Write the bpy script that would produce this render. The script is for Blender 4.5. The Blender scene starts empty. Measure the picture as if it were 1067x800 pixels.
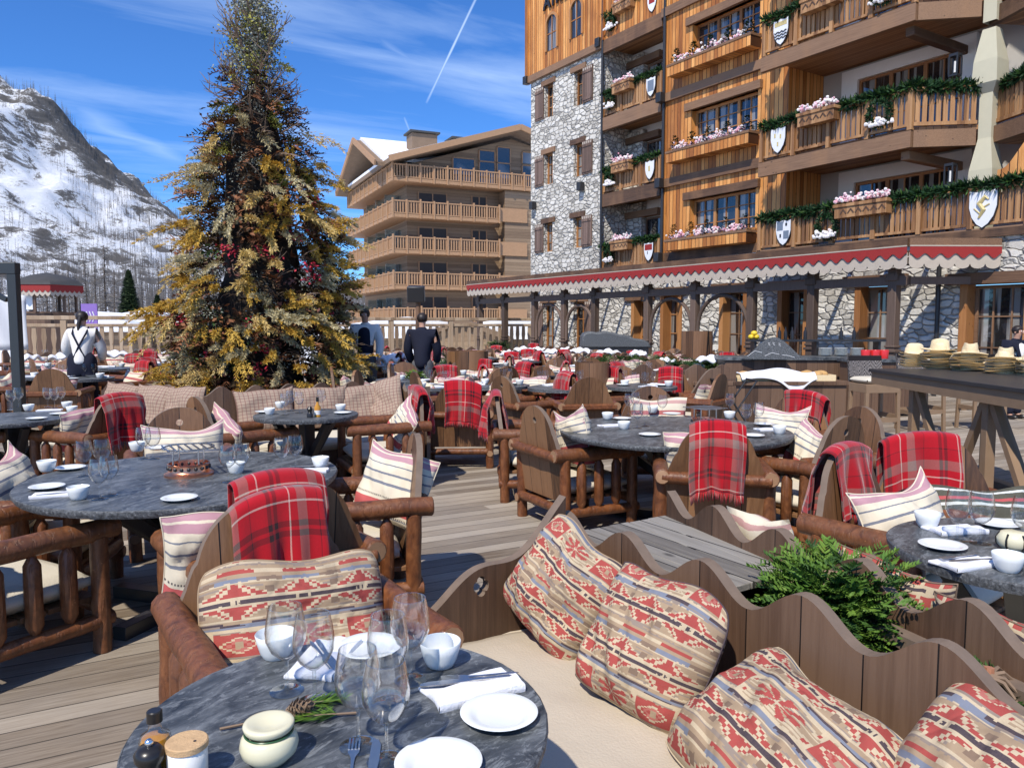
import bpy, bmesh, math, random
from mathutils import Vector, Matrix, noise
R = random.Random(7)
rad = math.radians
C = bpy.context.scene.collection
pi = math.pi
# ------------------------------------------------------------------ camera frame used to read places off the photo
YAW, PITCH, EYE, FPX = rad(32.4), rad(4.43), 1.6, 800.0
def ray(px, py):
    a = (px - 533.5) / FPX; b = (400 - py) / FPX
    fw = math.cos(PITCH) + b * math.sin(PITCH); up = b * math.cos(PITCH) - math.sin(PITCH)
    return a * math.cos(YAW) + fw * math.sin(YAW), -a * math.sin(YAW) + fw * math.cos(YAW), up
def at(px, py, h=0.0):
    X, Y, U = ray(px, py); t = (h - EYE) / U
    return Vector((X * t, Y * t, h))
def far(px, depth, z=0.0):          # a place so many metres ahead
    l = (px - 533.5) / FPX * depth
    return Vector((l * math.cos(YAW) + depth * math.sin(YAW), -l * math.sin(YAW) + depth * math.cos(YAW), z))
# ------------------------------------------------------------------ node helpers
class NT:
    def __init__(s, name, rough=0.6, spec=None):
        m = bpy.data.materials.new(name); m.use_nodes = True
        s.m = m; s.t = m.node_tree; s.n = s.t.nodes; s.b = s.n['Principled BSDF']
        s.b.inputs['Roughness'].default_value = rough
        if spec is not None: s.b.inputs['Specular IOR Level'].default_value = spec
        s.out = s.n['Material Output']
    def L(s, a, b): s.t.links.new(a, b)
    def val(s, inp, v):
        if hasattr(v, 'is_output'): s.L(v, inp)
        elif isinstance(v, (tuple, list)) and len(v) == 3 and inp.type == 'RGBA': inp.default_value = (*v, 1)
        else: inp.default_value = v
    def math(s, op, a, b=0.0, c=0.0, clamp=False):
        n = s.n.new('ShaderNodeMath'); n.operation = op; n.use_clamp = clamp
        s.val(n.inputs[0], a); s.val(n.inputs[1], b); s.val(n.inputs[2], c); return n.outputs[0]
    def mix(s, f, a, b, mode='MIX'):
        n = s.n.new('ShaderNodeMix'); n.data_type = 'RGBA'; n.blend_type = mode
        s.val(n.inputs[0], f); s.val(n.inputs[6], a); s.val(n.inputs[7], b); return n.outputs[2]
    def obj(s): return s.n.new('ShaderNodeTexCoord').outputs['Object']
    def uv(s): return s.n.new('ShaderNodeTexCoord').outputs['UV']
    def rnd(s): return s.n.new('ShaderNodeObjectInfo').outputs['Random']
    def sep(s, v):
        n = s.n.new('ShaderNodeSeparateXYZ'); s.L(v, n.inputs[0]); return n.outputs
    def comb(s, x, y, z):
        n = s.n.new('ShaderNodeCombineXYZ')
        for i, q in enumerate((x, y, z)): s.val(n.inputs[i], q)
        return n.outputs[0]
    def map(s, v, scale=(1, 1, 1), loc=(0, 0, 0), rot=(0, 0, 0)):
        n = s.n.new('ShaderNodeMapping'); s.L(v, n.inputs[0])
        s.val(n.inputs[1], loc); n.inputs[2].default_value = rot; n.inputs[3].default_value = scale; return n.outputs[0]
    def noise(s, v, scale=5, detail=4, rough=0.55, dist=0.0, col=False):
        n = s.n.new('ShaderNodeTexNoise'); s.L(v, n.inputs['Vector'])
        n.inputs['Scale'].default_value = scale; n.inputs['Detail'].default_value = detail
        n.inputs['Roughness'].default_value = rough; n.inputs['Distortion'].default_value = dist
        return n.outputs['Color' if col else 'Fac']
    def white(s, v, d='1D'):
        n = s.n.new('ShaderNodeTexWhiteNoise'); n.noise_dimensions = d
        s.L(v, n.inputs['W' if d == '1D' else 'Vector']); return n.outputs['Value']
    def voro(s, v, scale, feature='F1', rnd=1.0):
        n = s.n.new('ShaderNodeTexVoronoi'); n.feature = feature; s.L(v, n.inputs['Vector'])
        n.inputs['Scale'].default_value = scale; n.inputs['Randomness'].default_value = rnd; return n.outputs
    def ramp(s, f, stops, interp='LINEAR'):
        n = s.n.new('ShaderNodeValToRGB'); s.L(f, n.inputs[0]); e = n.color_ramp.elements; n.color_ramp.interpolation = interp
        while len(e) < len(stops): e.new(0.5)
        for i, (p, c) in enumerate(stops):
            e[i].position = p; e[i].color = (*c, 1) if len(c) == 3 else c
        return n.outputs[0]
    def bump(s, h, strength=0.3, dist=0.01):
        n = s.n.new('ShaderNodeBump'); n.inputs['Strength'].default_value = strength; n.inputs['Distance'].default_value = dist
        s.L(h, n.inputs['Height']); s.L(n.outputs[0], s.b.inputs['Normal'])
    def base(s, c): s.val(s.b.inputs['Base Color'], c); return s
def g3(x): return (x, x, x)
def plain(name, col, rough=0.6, var=0.12, scale=14, metal=0.0, bump=0.0, spec=None, cvar=0.0):
    t = NT(name, rough, spec); o = t.obj(); n = t.noise(o, scale, 5)
    c = t.mix(n, tuple(x * (1 - var) for x in col), tuple(min(1, x * (1 + var)) for x in col))
    if cvar:
        h = t.n.new('ShaderNodeHueSaturation'); t.L(c, h.inputs['Color'])
        t.L(t.math('MULTIPLY_ADD', t.rnd(), cvar, 1 - cvar / 2), h.inputs['Value']); c = h.outputs[0]
    t.base(c); t.b.inputs['Metallic'].default_value = metal
    if bump: t.bump(t.noise(o, scale * 4, 4), bump, 0.006)
    return t.m
def boards(name, c1, c2, c3, width=0.14, axis=0, grain=2, rough=0.6, gap=0.05, bump=0.35, stain=None, rot=0.0, gapcol=0.12):
    """boards side by side along one axis, grain along another"""
    t = NT(name, rough); o = t.obj()
    if rot: o = t.map(o, rot=(0, 0, rot))
    s = t.sep(o); k = t.math('DIVIDE', s[axis], width); fl = t.math('FLOOR', k); fr = t.math('FRACT', k)
    rr = t.white(t.math('ADD', fl, t.math('MULTIPLY', t.rnd(), 91.0)))
    sc = [22.0, 22.0, 22.0]; sc[grain] = 0.9
    off = t.comb(t.math('MULTIPLY', rr, 37.0), t.math('MULTIPLY', rr, 53.0), t.math('MULTIPLY', rr, 71.0))
    va = t.n.new('ShaderNodeVectorMath'); va.operation = 'ADD'; t.L(o, va.inputs[0]); t.L(off, va.inputs[1])
    gv = t.map(va.outputs[0], sc); g = t.noise(gv, 2.0, 6, 0.65, 0.4)
    f = t.math('ADD', t.math('MULTIPLY', g, 0.75), t.math('MULTIPLY', rr, 0.55))
    c = t.ramp(f, [(0.28, c1), (0.58, c2), (0.9, c3)])
    if stain:
        c = t.mix(t.math('MULTIPLY', t.ramp(t.noise(t.map(o, (1, 1, 0.35)), 1.6, 5), [(0.45, g3(0)), (0.7, g3(1))]), stain[1]), c, stain[0])
    e = t.math('LESS_THAN', t.math('MINIMUM', fr, t.math('SUBTRACT', 1.0, fr)), gap)
    c = t.mix(e, c, tuple(x * gapcol for x in c1))
    ks = [7.0, 7.0, 7.0]; ks[grain] = 3.2
    vk = t.voro(t.map(va.outputs[0], ks), 1.0); kn = t.math('MULTIPLY', t.ramp(t.math('ADD', vk['Distance'], t.math('MULTIPLY', g, 0.08)), [(0.10, g3(1)), (0.17, g3(0))]), t.math('GREATER_THAN', t.sep(vk['Color'])[0], 0.62))
    c = t.mix(t.math('MULTIPLY', kn, 0.75), c, tuple(x * 0.55 for x in c1))
    t.base(c)
    hgt = t.math('SUBTRACT', t.math('MULTIPLY', g, 0.5), t.math('MULTIPLY', e, 2.0)); t.bump(hgt, bump, 0.01)
    return t.m
MAT = {}
MAT['log'] = (lambda: (lambda t: (lambda o: (lambda g, s: (
    t.base(t.mix(t.math('MULTIPLY', t.ramp(t.noise(o, 46, 2), [(0.70, g3(0)), (0.76, g3(1))]), 0.6),
                 t.mix(t.rnd(), t.ramp(g, [(0.25, (0.055, 0.017, 0.007)), (0.5, (0.15, 0.049, 0.016)), (0.75, (0.25, 0.092, 0.031))]),
                       t.ramp(g, [(0.25, (0.06, 0.022, 0.01)), (0.55, (0.165, 0.063, 0.024)), (0.8, (0.28, 0.118, 0.048))])), (0.42, 0.2, 0.09))),
    t.bump(t.math('ADD', s, t.math('MULTIPLY', t.ramp(t.noise(t.map(o, (9, 9, 0.8)), 4, 5, 0.7), [(0.36, g3(0)), (0.46, g3(1))]), 0.7)), 0.5, 0.01), t.m)[-1])(t.noise(t.map(o, (2.2, 2.2, 1.4)), 9, 7, 0.62, 0.8), t.noise(o, 11, 4)))(t.obj()))(NT('log', 0.46)))()
MAT['log_end'] = plain('log_end', (0.30, 0.17, 0.09), 0.6, 0.3, 30)
MAT['chair_board'] = boards('chair_board', (0.05, 0.024, 0.011), (0.145, 0.07, 0.031), (0.25, 0.13, 0.062), 0.17, 1, 2, 0.5, 0.015)
MAT['bench_board'] = boards('bench_board', (0.042, 0.022, 0.012), (0.10, 0.054, 0.031), (0.165, 0.098, 0.06), 0.195, 0, 2, 0.55, 0.012, 0.3)
MAT['bench_edge'] = plain('bench_edge', (0.17, 0.122, 0.088), 0.7, 0.3, 20)
MAT['grey_plank'] = boards('grey_plank', (0.055, 0.049, 0.043), (0.15, 0.136, 0.118), (0.27, 0.25, 0.22), 0.115, 0, 1, 0.75, 0.03, 0.6)
def deck_mat():
    t = NT('deck', 0.75); o = t.map(t.obj(), rot=(0, 0, rad(4)))
    s = t.sep(o); k = t.math('DIVIDE', s[1], 0.14); fl = t.math('FLOOR', k); fr = t.math('FRACT', k)
    rr = t.white(fl); kk = t.math('FLOOR', t.math('ADD', t.math('DIVIDE', s[0], 3.2), t.math('MULTIPLY', rr, 9.0)))
    r2 = t.white(t.comb(fl, kk, 0.0), '3D')
    off = t.comb(t.math('MULTIPLY', r2, 40.0), t.math('MULTIPLY', rr, 31.0), 0.0)
    va = t.n.new('ShaderNodeVectorMath'); va.operation = 'ADD'; t.L(o, va.inputs[0]); t.L(off, va.inputs[1])
    g = t.noise(t.map(va.outputs[0], (1.6, 28, 1)), 2.2, 7, 0.68, 0.5)
    f = t.math('ADD', t.math('MULTIPLY', g, 0.8), t.math('MULTIPLY', r2, 0.5))
    c = t.ramp(f, [(0.3, (0.115, 0.08, 0.05)), (0.6, (0.265, 0.215, 0.16)), (0.95, (0.43, 0.37, 0.295))])
    c = t.mix(t.math('MULTIPLY', t.ramp(t.noise(o, 0.9, 5), [(0.42, g3(0)), (0.7, g3(1))]), 0.45), c, (0.22, 0.21, 0.2))
    e = t.math('LESS_THAN', t.math('MINIMUM', fr, t.math('SUBTRACT', 1.0, fr)), 0.028)
    c = t.mix(t.math('MULTIPLY', e, 0.85), c, (0.03, 0.024, 0.018)); t.base(c)
    t.bump(t.math('SUBTRACT', t.math('MULTIPLY', g, 0.6), t.math('MULTIPLY', e, 1.5)), 0.5, 0.01); return t.m
MAT['deck'] = deck_mat()
def slate_mat():
    t = NT('slate', 0.42); o = t.obj()
    rr = t.math('MULTIPLY', t.rnd(), 20.0); va = t.n.new('ShaderNodeVectorMath'); va.operation = 'ADD'; t.L(o, va.inputs[0]); t.L(t.comb(rr, rr, 0.0), va.inputs[1])
    q = t.map(va.outputs[0], (1, 2.6, 1), rot=(0, 0, 0.5))
    n1 = t.noise(q, 3.0, 8, 0.72, 1.6); n2 = t.noise(q, 9.0, 8, 0.75, 2.2)
    c = t.ramp(n1, [(0.34, (0.018, 0.021, 0.024)), (0.5, (0.07, 0.077, 0.083)), (0.66, (0.17, 0.182, 0.19))])
    v = t.ramp(n2, [(0.53, g3(0)), (0.62, g3(1)), (0.70, g3(0.2))])
    n3 = t.noise(t.map(va.outputs[0], (1, 4.5, 1), rot=(0, 0, 0.35)), 5.0, 9, 0.8, 1.2)
    c = t.mix(t.ramp(n3, [(0.56, g3(0)), (0.66, g3(0.65))]), c, (0.02, 0.022, 0.025))
    c = t.mix(t.math('MULTIPLY', v, 0.5), c, (0.33, 0.35, 0.36)); t.base(c); t.bump(n2, 0.12, 0.004); return t.m
MAT['slate'] = slate_mat()
def rim_mat():
    t = NT('slate_rim', 0.6); n = t.noise(t.obj(), 60, 4, 0.7)
    t.base(t.ramp(n, [(0.35, (0.03, 0.033, 0.038)), (0.6, (0.12, 0.13, 0.14)), (0.78, (0.4, 0.42, 0.43))])); t.bump(n, 0.6, 0.01); return t.m
MAT['slate_rim'] = rim_mat()
def porcelain():
    t = NT('porcelain', 0.16); n = t.noise(t.obj(), 5, 2); t.base(t.mix(n, (0.74, 0.77, 0.76), (0.80, 0.82, 0.81))); return t.m
MAT['porcelain'] = porcelain()
MAT['cream_pot'] = plain('cream_pot', (0.68, 0.64, 0.45), 0.25, 0.05)
MAT['green_line'] = plain('green_line', (0.03, 0.09, 0.03), 0.3)
def cloth(name, col, var=0.07, scale=160):
    t = NT(name, 0.9, 0.2); u = t.obj(); n = t.noise(u, scale, 3); n2 = t.noise(u, 6, 4)
    t.base(t.mix(n2, tuple(x * (1 - var) for x in col), tuple(min(1, x * (1 + var)) for x in col)))
    t.bump(t.math('ADD', n, t.math('MULTIPLY', n2, 2.0)), 0.45, 0.005); return t.m
MAT['napkin'] = cloth('napkin', (0.78, 0.79, 0.83), 0.03)
MAT['seat_linen'] = cloth('seat_linen', (0.50, 0.43, 0.335), 0.08, 120)
MAT['seat_cream'] = cloth('seat_cream', (0.60, 0.55, 0.45), 0.08, 120)
def metal(name, col, rough): return plain(name, col, rough, 0.1, 20, 1.0)
MAT['steel'] = metal('steel', (0.62, 0.60, 0.57), 0.3)
MAT['copper'] = metal('copper', (0.85, 0.36, 0.2), 0.28)
MAT['black_metal'] = plain('black_metal', (0.022, 0.022, 0.024), 0.4)
MAT['post_metal'] = plain('post_metal', (0.026, 0.031, 0.034), 0.45)
MAT['silver'] = metal('silver', (0.8, 0.8, 0.8), 0.18)
MAT['cork'] = plain('cork', (0.55, 0.36, 0.19), 0.85, 0.3, 60, bump=0.4)
MAT['white_jar'] = plain('white_jar', (0.78, 0.77, 0.73), 0.25, 0.03)
MAT['pepper'] = plain('pepper', (0.018, 0.016, 0.015), 0.3)
def glass_thin(name, tint=(1, 1, 1), f0=0.05, f1=0.9, ed=0.55):
    m = bpy.data.materials.new(name); m.use_nodes = True; n = m.node_tree.nodes; L = m.node_tree.links; n.remove(n['Principled BSDF'])
    tr = n.new('ShaderNodeBsdfTransparent'); tr.inputs[0].default_value = (*tint, 1)
    gl = n.new('ShaderNodeBsdfGlossy'); gl.inputs['Roughness'].default_value = 0.02; gl.inputs[0].default_value = (1, 0.97, 0.92, 1)
    lw = n.new('ShaderNodeLayerWeight'); lw.inputs[0].default_value = 0.35
    mr = n.new('ShaderNodeMapRange'); mr.inputs[3].default_value = f0; mr.inputs[4].default_value = f1
    pw = n.new('ShaderNodeMath'); pw.operation = 'POWER'; pw.inputs[1].default_value = 1.75
    rp = n.new('ShaderNodeValToRGB'); e = rp.color_ramp.elements; e[0].position = 0.35; e[0].color = (*tint, 1); e[1].position = 0.97; e[1].color = (ed * tint[0], ed * tint[1], ed * tint[2], 1); L.new(lw.outputs['Facing'], rp.inputs[0]); L.new(rp.outputs[0], tr.inputs[0])
    L.new(lw.outputs['Facing'], pw.inputs[0]); L.new(pw.outputs[0], mr.inputs[0])
    mx = n.new('ShaderNodeMixShader'); L.new(mr.outputs[0], mx.inputs[0]); L.new(tr.outputs[0], mx.inputs[1]); L.new(gl.outputs[0], mx.inputs[2])
    L.new(mx.outputs[0], n['Material Output'].inputs[0]); return m
MAT['glass'] = glass_thin('glass', (0.975, 0.98, 0.98), 0.035, 0.62)
MAT['near_glass'] = glass_thin('near_glass', (0.985, 0.99, 0.99), 0.055, 1.0, 0.8)
MAT['screen_glass'] = glass_thin('screen_glass', (0.75, 0.85, 0.88), 0.1, 0.8)
def oil():
    t = NT('oil', 0.08); t.base(t.mix(t.noise(t.obj(), 20, 2), (0.45, 0.19, 0.008), (0.62, 0.30, 0.015))); t.b.inputs['Coat Weight'].default_value = 0.6; return t.m
MAT['oil'] = oil()
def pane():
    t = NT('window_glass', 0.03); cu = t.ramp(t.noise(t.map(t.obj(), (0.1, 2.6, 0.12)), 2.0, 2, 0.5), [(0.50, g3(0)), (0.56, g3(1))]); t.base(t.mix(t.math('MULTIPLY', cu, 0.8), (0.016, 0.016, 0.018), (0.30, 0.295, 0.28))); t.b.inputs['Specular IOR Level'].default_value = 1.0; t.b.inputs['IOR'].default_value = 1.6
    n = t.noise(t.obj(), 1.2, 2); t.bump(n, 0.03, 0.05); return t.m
MAT['pane'] = pane()
def plaid():
    t = NT('tartan', 0.95, 0.1); s = t.sep(t.uv()); red, blk, cre, gry = (0.43, 0.007, 0.016), (0.014, 0.010, 0.013), (0.68, 0.54, 0.45), (0.24, 0.165, 0.14)
    dr = (0.36, 0.006, 0.014)
    st = [(0, red), (0.11, blk), (0.17, red), (0.205, blk), (0.265, red), (0.44, cre), (0.458, red), (0.56, gry), (0.70, dr), (0.86, blk), (0.875, red)]
    ro = t.math('MULTIPLY', t.rnd(), 3.0)
    def band(q, k, o): return t.ramp(t.math('FRACT', t.math('ADD', t.math('MULTIPLY_ADD', q, k, o), ro)), st, 'CONSTANT')
    a = band(s[0], 1.35, 0.1); b = band(s[1], 2.0, 0.25)
    tw = t.math('GREATER_THAN', t.math('FRACT', t.math('MULTIPLY', t.math('ADD', s[0], s[1]), 70.0)), 0.5)
    c = t.mix(t.math('MULTIPLY_ADD', tw, 0.1, 0.45), a, b)
    n = t.noise(t.uv(), 60, 4); c = t.mix(t.math('MULTIPLY', n, 0.35), c, (0.12, 0.01, 0.012), 'MIX'); t.base(c)
    t.bump(t.noise(t.uv(), 140, 3), 0.3, 0.004); t.b.inputs['Sheen Weight'].default_value = 0.3; return t.m
MAT['tartan'] = plaid()
def stripe(name, stops):
    t = NT(name, 0.9, 0.15); s = t.sep(t.uv()); n = t.noise(t.uv(), 30, 3)
    v = t.math('ADD', s[1], t.math('MULTIPLY_ADD', n, 0.012, -0.006))
    c = t.ramp(v, stops, 'CONSTANT')
    d = t.math('GREATER_THAN', t.math('FRACT', t.math('MULTIPLY', s[0], 40.0)), 0.5)
    band = t.math('MULTIPLY', d, t.math('LESS_THAN', t.math('ABSOLUTE', t.math('SUBTRACT', t.math('ABSOLUTE', t.math('SUBTRACT', v, 0.23)), 0.12)), 0.012))
    c = t.mix(band, c, (0.05, 0.04, 0.05)); c = t.mix(t.math('MULTIPLY', t.noise(t.uv(), 90, 4), 0.25), c, tuple(x * 0.6 for x in (0.7, 0.62, 0.5)))
    t.base(c); t.bump(t.noise(t.map(t.uv(), (1, 3, 1)), 60, 3), 0.3, 0.004); return t.m
cr, bl, mv, rd = (0.72, 0.64, 0.49), (0.15, 0.17, 0.22), (0.46, 0.24, 0.29), (0.52, 0.07, 0.075)
MAT['stripe'] = stripe('stripe_cloth', [(0, cr), (0.08, bl), (0.095, cr), (0.155, rd), (0.30, cr), (0.42, cr), (0.50, bl), (0.535, cr), (0.63, bl), (0.66, cr), (0.76, bl), (0.775, cr), (0.85, mv), (0.93, cr), (0.955, mv)])
MAT['pale_stripe'] = stripe('pale_stripe', [(0, cr), (0.12, (0.6, 0.3, 0.28)), (0.2, cr), (0.4, (0.55, 0.3, 0.3)), (0.46, cr), (0.6, (0.42, 0.1, 0.1)), (0.7, cr), (0.85, (0.5, 0.28, 0.26)), (0.93, cr)])
gd, wt, r2 = (0.045, 0.048, 0.034), (0.62, 0.65, 0.62), (0.42, 0.05, 0.06)
MAT['dark_stripe'] = stripe('dark_stripe', [(0, gd), (0.1, wt), (0.13, gd), (0.19, r2), (0.22, gd), (0.36, gd), (0.44, r2), (0.48, gd), (0.52, wt), (0.57, gd), (0.72, wt), (0.76, gd), (0.80, r2), (0.84, gd), (0.92, wt), (0.95, gd)])
def check():
    t = NT('check_cloth', 0.92, 0.15); s = t.sep(t.uv())
    a = t.math('LESS_THAN', t.math('FRACT', t.math('MULTIPLY', s[0], 14.0)), 0.22); b = t.math('LESS_THAN', t.math('FRACT', t.math('MULTIPLY', s[1], 14.0)), 0.22)
    c = t.mix(t.math('MULTIPLY', a, 0.6), (0.36, 0.27, 0.205), (0.2, 0.085, 0.07)); c = t.mix(t.math('MULTIPLY', b, 0.6), c, (0.17, 0.10, 0.09))
    t.base(c); t.bump(t.noise(t.uv(), 70, 3), 0.3, 0.004); return t.m
MAT['check'] = check()
def attr_mat(name, rough=0.92):
    t = NT(name, rough, 0.12); a = t.n.new('ShaderNodeAttribute'); a.attribute_name = 'weave'
    n = t.noise(t.uv(), 130, 3); c = t.mix(t.math('MULTIPLY', n, 0.42), a.outputs['Color'], (0.25, 0.17, 0.12)); t.base(c)
    t.bump(t.noise(t.map(t.uv(), (1, 2.5, 1)), 80, 3), 0.35, 0.004); return t.m
MAT['kilim'] = attr_mat('kilim_cloth')
def leafm(name, c1, c2, rough=0.6):
    t = NT(name, rough, 0.25); n = t.noise(t.obj(), 9, 4)
    t.base(t.mix(t.ramp(n, [(0.35, g3(0)), (0.65, g3(1))]), c1, c2)); return t.m
MAT['stool_wood'] = plain('stool_wood', (0.24, 0.155, 0.09), 0.6, 0.2, 8)
MAT['bar_top'] = plain('bar_top', (0.03, 0.03, 0.032), 0.45, 0.3, 6)
MAT['conifer'] = leafm('conifer', (0.018, 0.05, 0.012), (0.07, 0.15, 0.025))
MAT['conifer_lime'] = leafm('conifer_lime', (0.06, 0.14, 0.02), (0.13, 0.22, 0.03))
MAT['garland'] = leafm('garland', (0.008, 0.028, 0.010), (0.02, 0.06, 0.02))
MAT['cutwood'] = plain('cutwood', (0.36, 0.16, 0.09), 0.7, 0.3, 30)
MAT['twig'] = plain('twig', (0.22, 0.15, 0.10), 0.8, 0.35, 12)
MAT['pinkflower'] = leafm('pinkflower', (0.72, 0.32, 0.42), (0.85, 0.72, 0.74))
MAT['whiteflower'] = leafm('whiteflower', (0.75, 0.7, 0.7), (0.85, 0.83, 0.8))
def stone():
    t = NT('stone', 0.85); o = t.obj(); w = t.n.new('ShaderNodeVectorMath'); w.operation = 'ADD'
    nz = t.noise(o, 2.2, 3, col=True); sc = t.n.new('ShaderNodeVectorMath'); sc.operation = 'SCALE'; t.L(nz, sc.inputs[0]); sc.inputs[3].default_value = 0.16
    t.L(o, w.inputs[0]); t.L(sc.outputs[0], w.inputs[1]); q = t.map(w.outputs[0], (1.0, 0.68, 1.3))
    def vd(ft):
        n = t.n.new('ShaderNodeTexVoronoi'); n.feature = ft; n.distance = 'MINKOWSKI'; n.inputs['Exponent'].default_value = 3.2; t.L(q, n.inputs['Vector']); n.inputs['Scale'].default_value = 5.2; n.inputs['Randomness'].default_value = 0.88; return n.outputs
    f = vd('F1'); e = t.math('MULTIPLY', t.math('SUBTRACT', vd('F2')['Distance'], f['Distance']), 0.42)
    hs = t.sep(f['Color'])[0]; fine = t.noise(o, 14, 6, 0.7)
    c = t.ramp(t.math('ADD', t.math('MULTIPLY', hs, 0.6), t.math('MULTIPLY', fine, 0.45)), [(0.18, (0.30, 0.285, 0.255)), (0.40, (0.51, 0.485, 0.43)), (0.62, (0.62, 0.595, 0.535)), (0.9, (0.76, 0.735, 0.665))])
    gap = t.ramp(t.math('ADD', e, t.math('MULTIPLY_ADD', fine, 0.04, -0.02)), [(0.008, g3(1)), (0.055, g3(0))])
    c = t.mix(t.math('MULTIPLY', t.ramp(t.noise(o, 1.1, 5), [(0.5, g3(0)), (0.75, g3(0.5))]), 0.6), c, (0.34, 0.31, 0.26)); c = t.mix(t.math('MULTIPLY', gap, 0.68), c, (0.17, 0.16, 0.145)); t.base(c)
    t.bump(t.math('ADD', t.ramp(e, [(0, g3(0)), (0.09, g3(1))]), t.math('MULTIPLY', fine, 0.4)), 0.9, 0.05); return t.m
MAT['stone'] = stone()
MAT['timber'] = boards('timber', (0.17, 0.05, 0.010), (0.53, 0.195, 0.036), (0.78, 0.38, 0.115), 0.155, 1, 2, 0.6, 0.06, 0.7, ((0.25, 0.08, 0.016), 0.7), gapcol=0.3)
MAT['timber_side'] = boards('timber_side', (0.17, 0.05, 0.010), (0.53, 0.195, 0.036), (0.76, 0.37, 0.115), 0.155, 0, 2, 0.6, 0.05, 0.6, gapcol=0.35)
MAT['beam'] = boards('beam', (0.035, 0.018, 0.010), (0.13, 0.068, 0.036), (0.24, 0.14, 0.08), 0.6, 2, 1, 0.65, 0.0, 0.5, ((0.32, 0.17, 0.08), 0.4))
MAT['railing'] = boards('railing', (0.09, 0.038, 0.014), (0.28, 0.135, 0.052), (0.44, 0.245, 0.11), 0.11, 1, 2, 0.6, 0.0, 0.4)
MAT['jamb'] = boards('jamb', (0.19, 0.075, 0.022), (0.34, 0.145, 0.045), (0.44, 0.21, 0.075), 0.4, 0, 2, 0.55, 0.0, 0.3)
MAT['soffit'] = boards('soffit', (0.12, 0.052, 0.02), (0.30, 0.14, 0.055), (0.42, 0.22, 0.095), 0.12, 0, 1, 0.6, 0.03, 0.4)
MAT['pergola'] = boards('pergola', (0.032, 0.02, 0.014), (0.085, 0.056, 0.04), (0.15, 0.10, 0.075), 0.8, 0, 2, 0.65, 0.0, 0.5)
MAT['plaster'] = plain('plaster', (0.78, 0.77, 0.74), 0.85, 0.05, 6, bump=0.15)
MAT['shaded_plaster'] = plain('shaded_plaster', (0.47, 0.45, 0.42), 0.9, 0.05, 6)  # plaster greyed so its colour carries the shade inside the loggia
MAT['pale_plaster'] = plain('pale_plaster', (0.52, 0.49, 0.36), 0.85, 0.06, 6, bump=0.1)
MAT['rail_wood'] = boards('rail_wood', (0.20, 0.13, 0.08), (0.36, 0.26, 0.17), (0.48, 0.37, 0.26), 0.2, 0, 2, 0.7, 0.0, 0.4)
MAT['red_trim'] = plain('red_trim', (0.28, 0.018, 0.016), 0.75, 0.1)
MAT['cream_trim'] = plain('cream_trim', (0.45, 0.39, 0.32), 0.75, 0.15, 8)
MAT['snow'] = None
def snow():
    t = NT('snow', 0.7, 0.3); n = t.noise(t.obj(), 0.35, 7, 0.6); t.base(t.mix(n, (0.78, 0.81, 0.85), (0.86, 0.87, 0.88))); t.bump(n, 0.4, 0.6); return t.m
MAT['snow'] = snow()
def hill():
    t = NT('snowy_slope', 0.8, 0.2); o = t.obj(); g = t.n.new('ShaderNodeNewGeometry'); nz = t.sep(g.outputs['Normal'])[2]
    n = t.noise(t.map(o, (1, 1, 2.2)), 0.045, 12, 0.86, 0.5); n2 = t.noise(o, 0.006, 5, 0.6)
    f = t.math('ADD', n, t.math('MULTIPLY_ADD', n2, 0.75, -0.375)); f = t.math('ADD', f, t.math('MULTIPLY_ADD', nz, -0.32, 0.27))
    c = t.ramp(f, [(0.505, (0.82, 0.85, 0.90)), (0.525, (0.52, 0.53, 0.55)), (0.54, (0.16, 0.152, 0.145)), (0.72, (0.08, 0.077, 0.073))]); t.base(c); t.bump(n, 0.8, 5); return t.m
MAT['hill'] = hill()
MAT['larch'] = plain('larch', (0.125, 0.112, 0.102), 0.85, 0.3, 0.1)
MAT['spruce'] = leafm('spruce', (0.012, 0.025, 0.012), (0.04, 0.06, 0.02))
MAT['trunk'] = plain('trunk', (0.075, 0.055, 0.04), 0.9, 0.3, 8, bump=0.5)
MAT['straw'] = None
def straw():
    t = NT('straw', 0.8, 0.2); s = t.sep(t.obj()); w = t.math('SINE', t.math('MULTIPLY', s[2], 900.0)); n = t.noise(t.obj(), 70, 4)
    h = t.n.new('ShaderNodeHueSaturation'); t.L(t.mix(n, (0.68, 0.52, 0.29), (0.86, 0.73, 0.49)), h.inputs['Color']); t.L(t.math('MULTIPLY_ADD', t.rnd(), 0.3, 0.85), h.inputs['Value'])
    t.base(h.outputs[0]); t.bump(t.math('ADD', w, n), 0.4, 0.003); return t.m
MAT['straw'] = straw()
MAT['straw_pale'] = plain('straw_pale', (0.80, 0.66, 0.42), 0.8, 0.12, 70, bump=0.4)
MAT['skin'] = plain('skin', (0.48, 0.27, 0.19), 0.5, 0.08)
MAT['hair'] = plain('hair', (0.018, 0.012, 0.01), 0.5, 0.3, 40)
MAT['navy'] = cloth('navy', (0.014, 0.016, 0.03), 0.1)
MAT['shirt'] = cloth('shirt', (0.74, 0.72, 0.69), 0.04)
MAT['grey_cloth'] = cloth('grey_cloth', (0.10, 0.10, 0.105), 0.1)
MAT['b2wall'] = boards('b2wall', (0.14, 0.087, 0.05), (0.225, 0.15, 0.088), (0.30, 0.21, 0.13), 0.25, 2, 0, 0.7, 0.02, 0.3)
MAT['b2rail'] = plain('b2rail', (0.37, 0.215, 0.112), 0.65, 0.15, 6)
MAT['b2dark'] = plain('b2dark', (0.035, 0.03, 0.028), 0.6)
MAT['orange_screen'] = plain('orange_screen', (0.55, 0.26, 0.12), 0.7)
MAT['roofwood'] = plain('roofwood', (0.20, 0.135, 0.085), 0.7, 0.25, 3)
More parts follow.
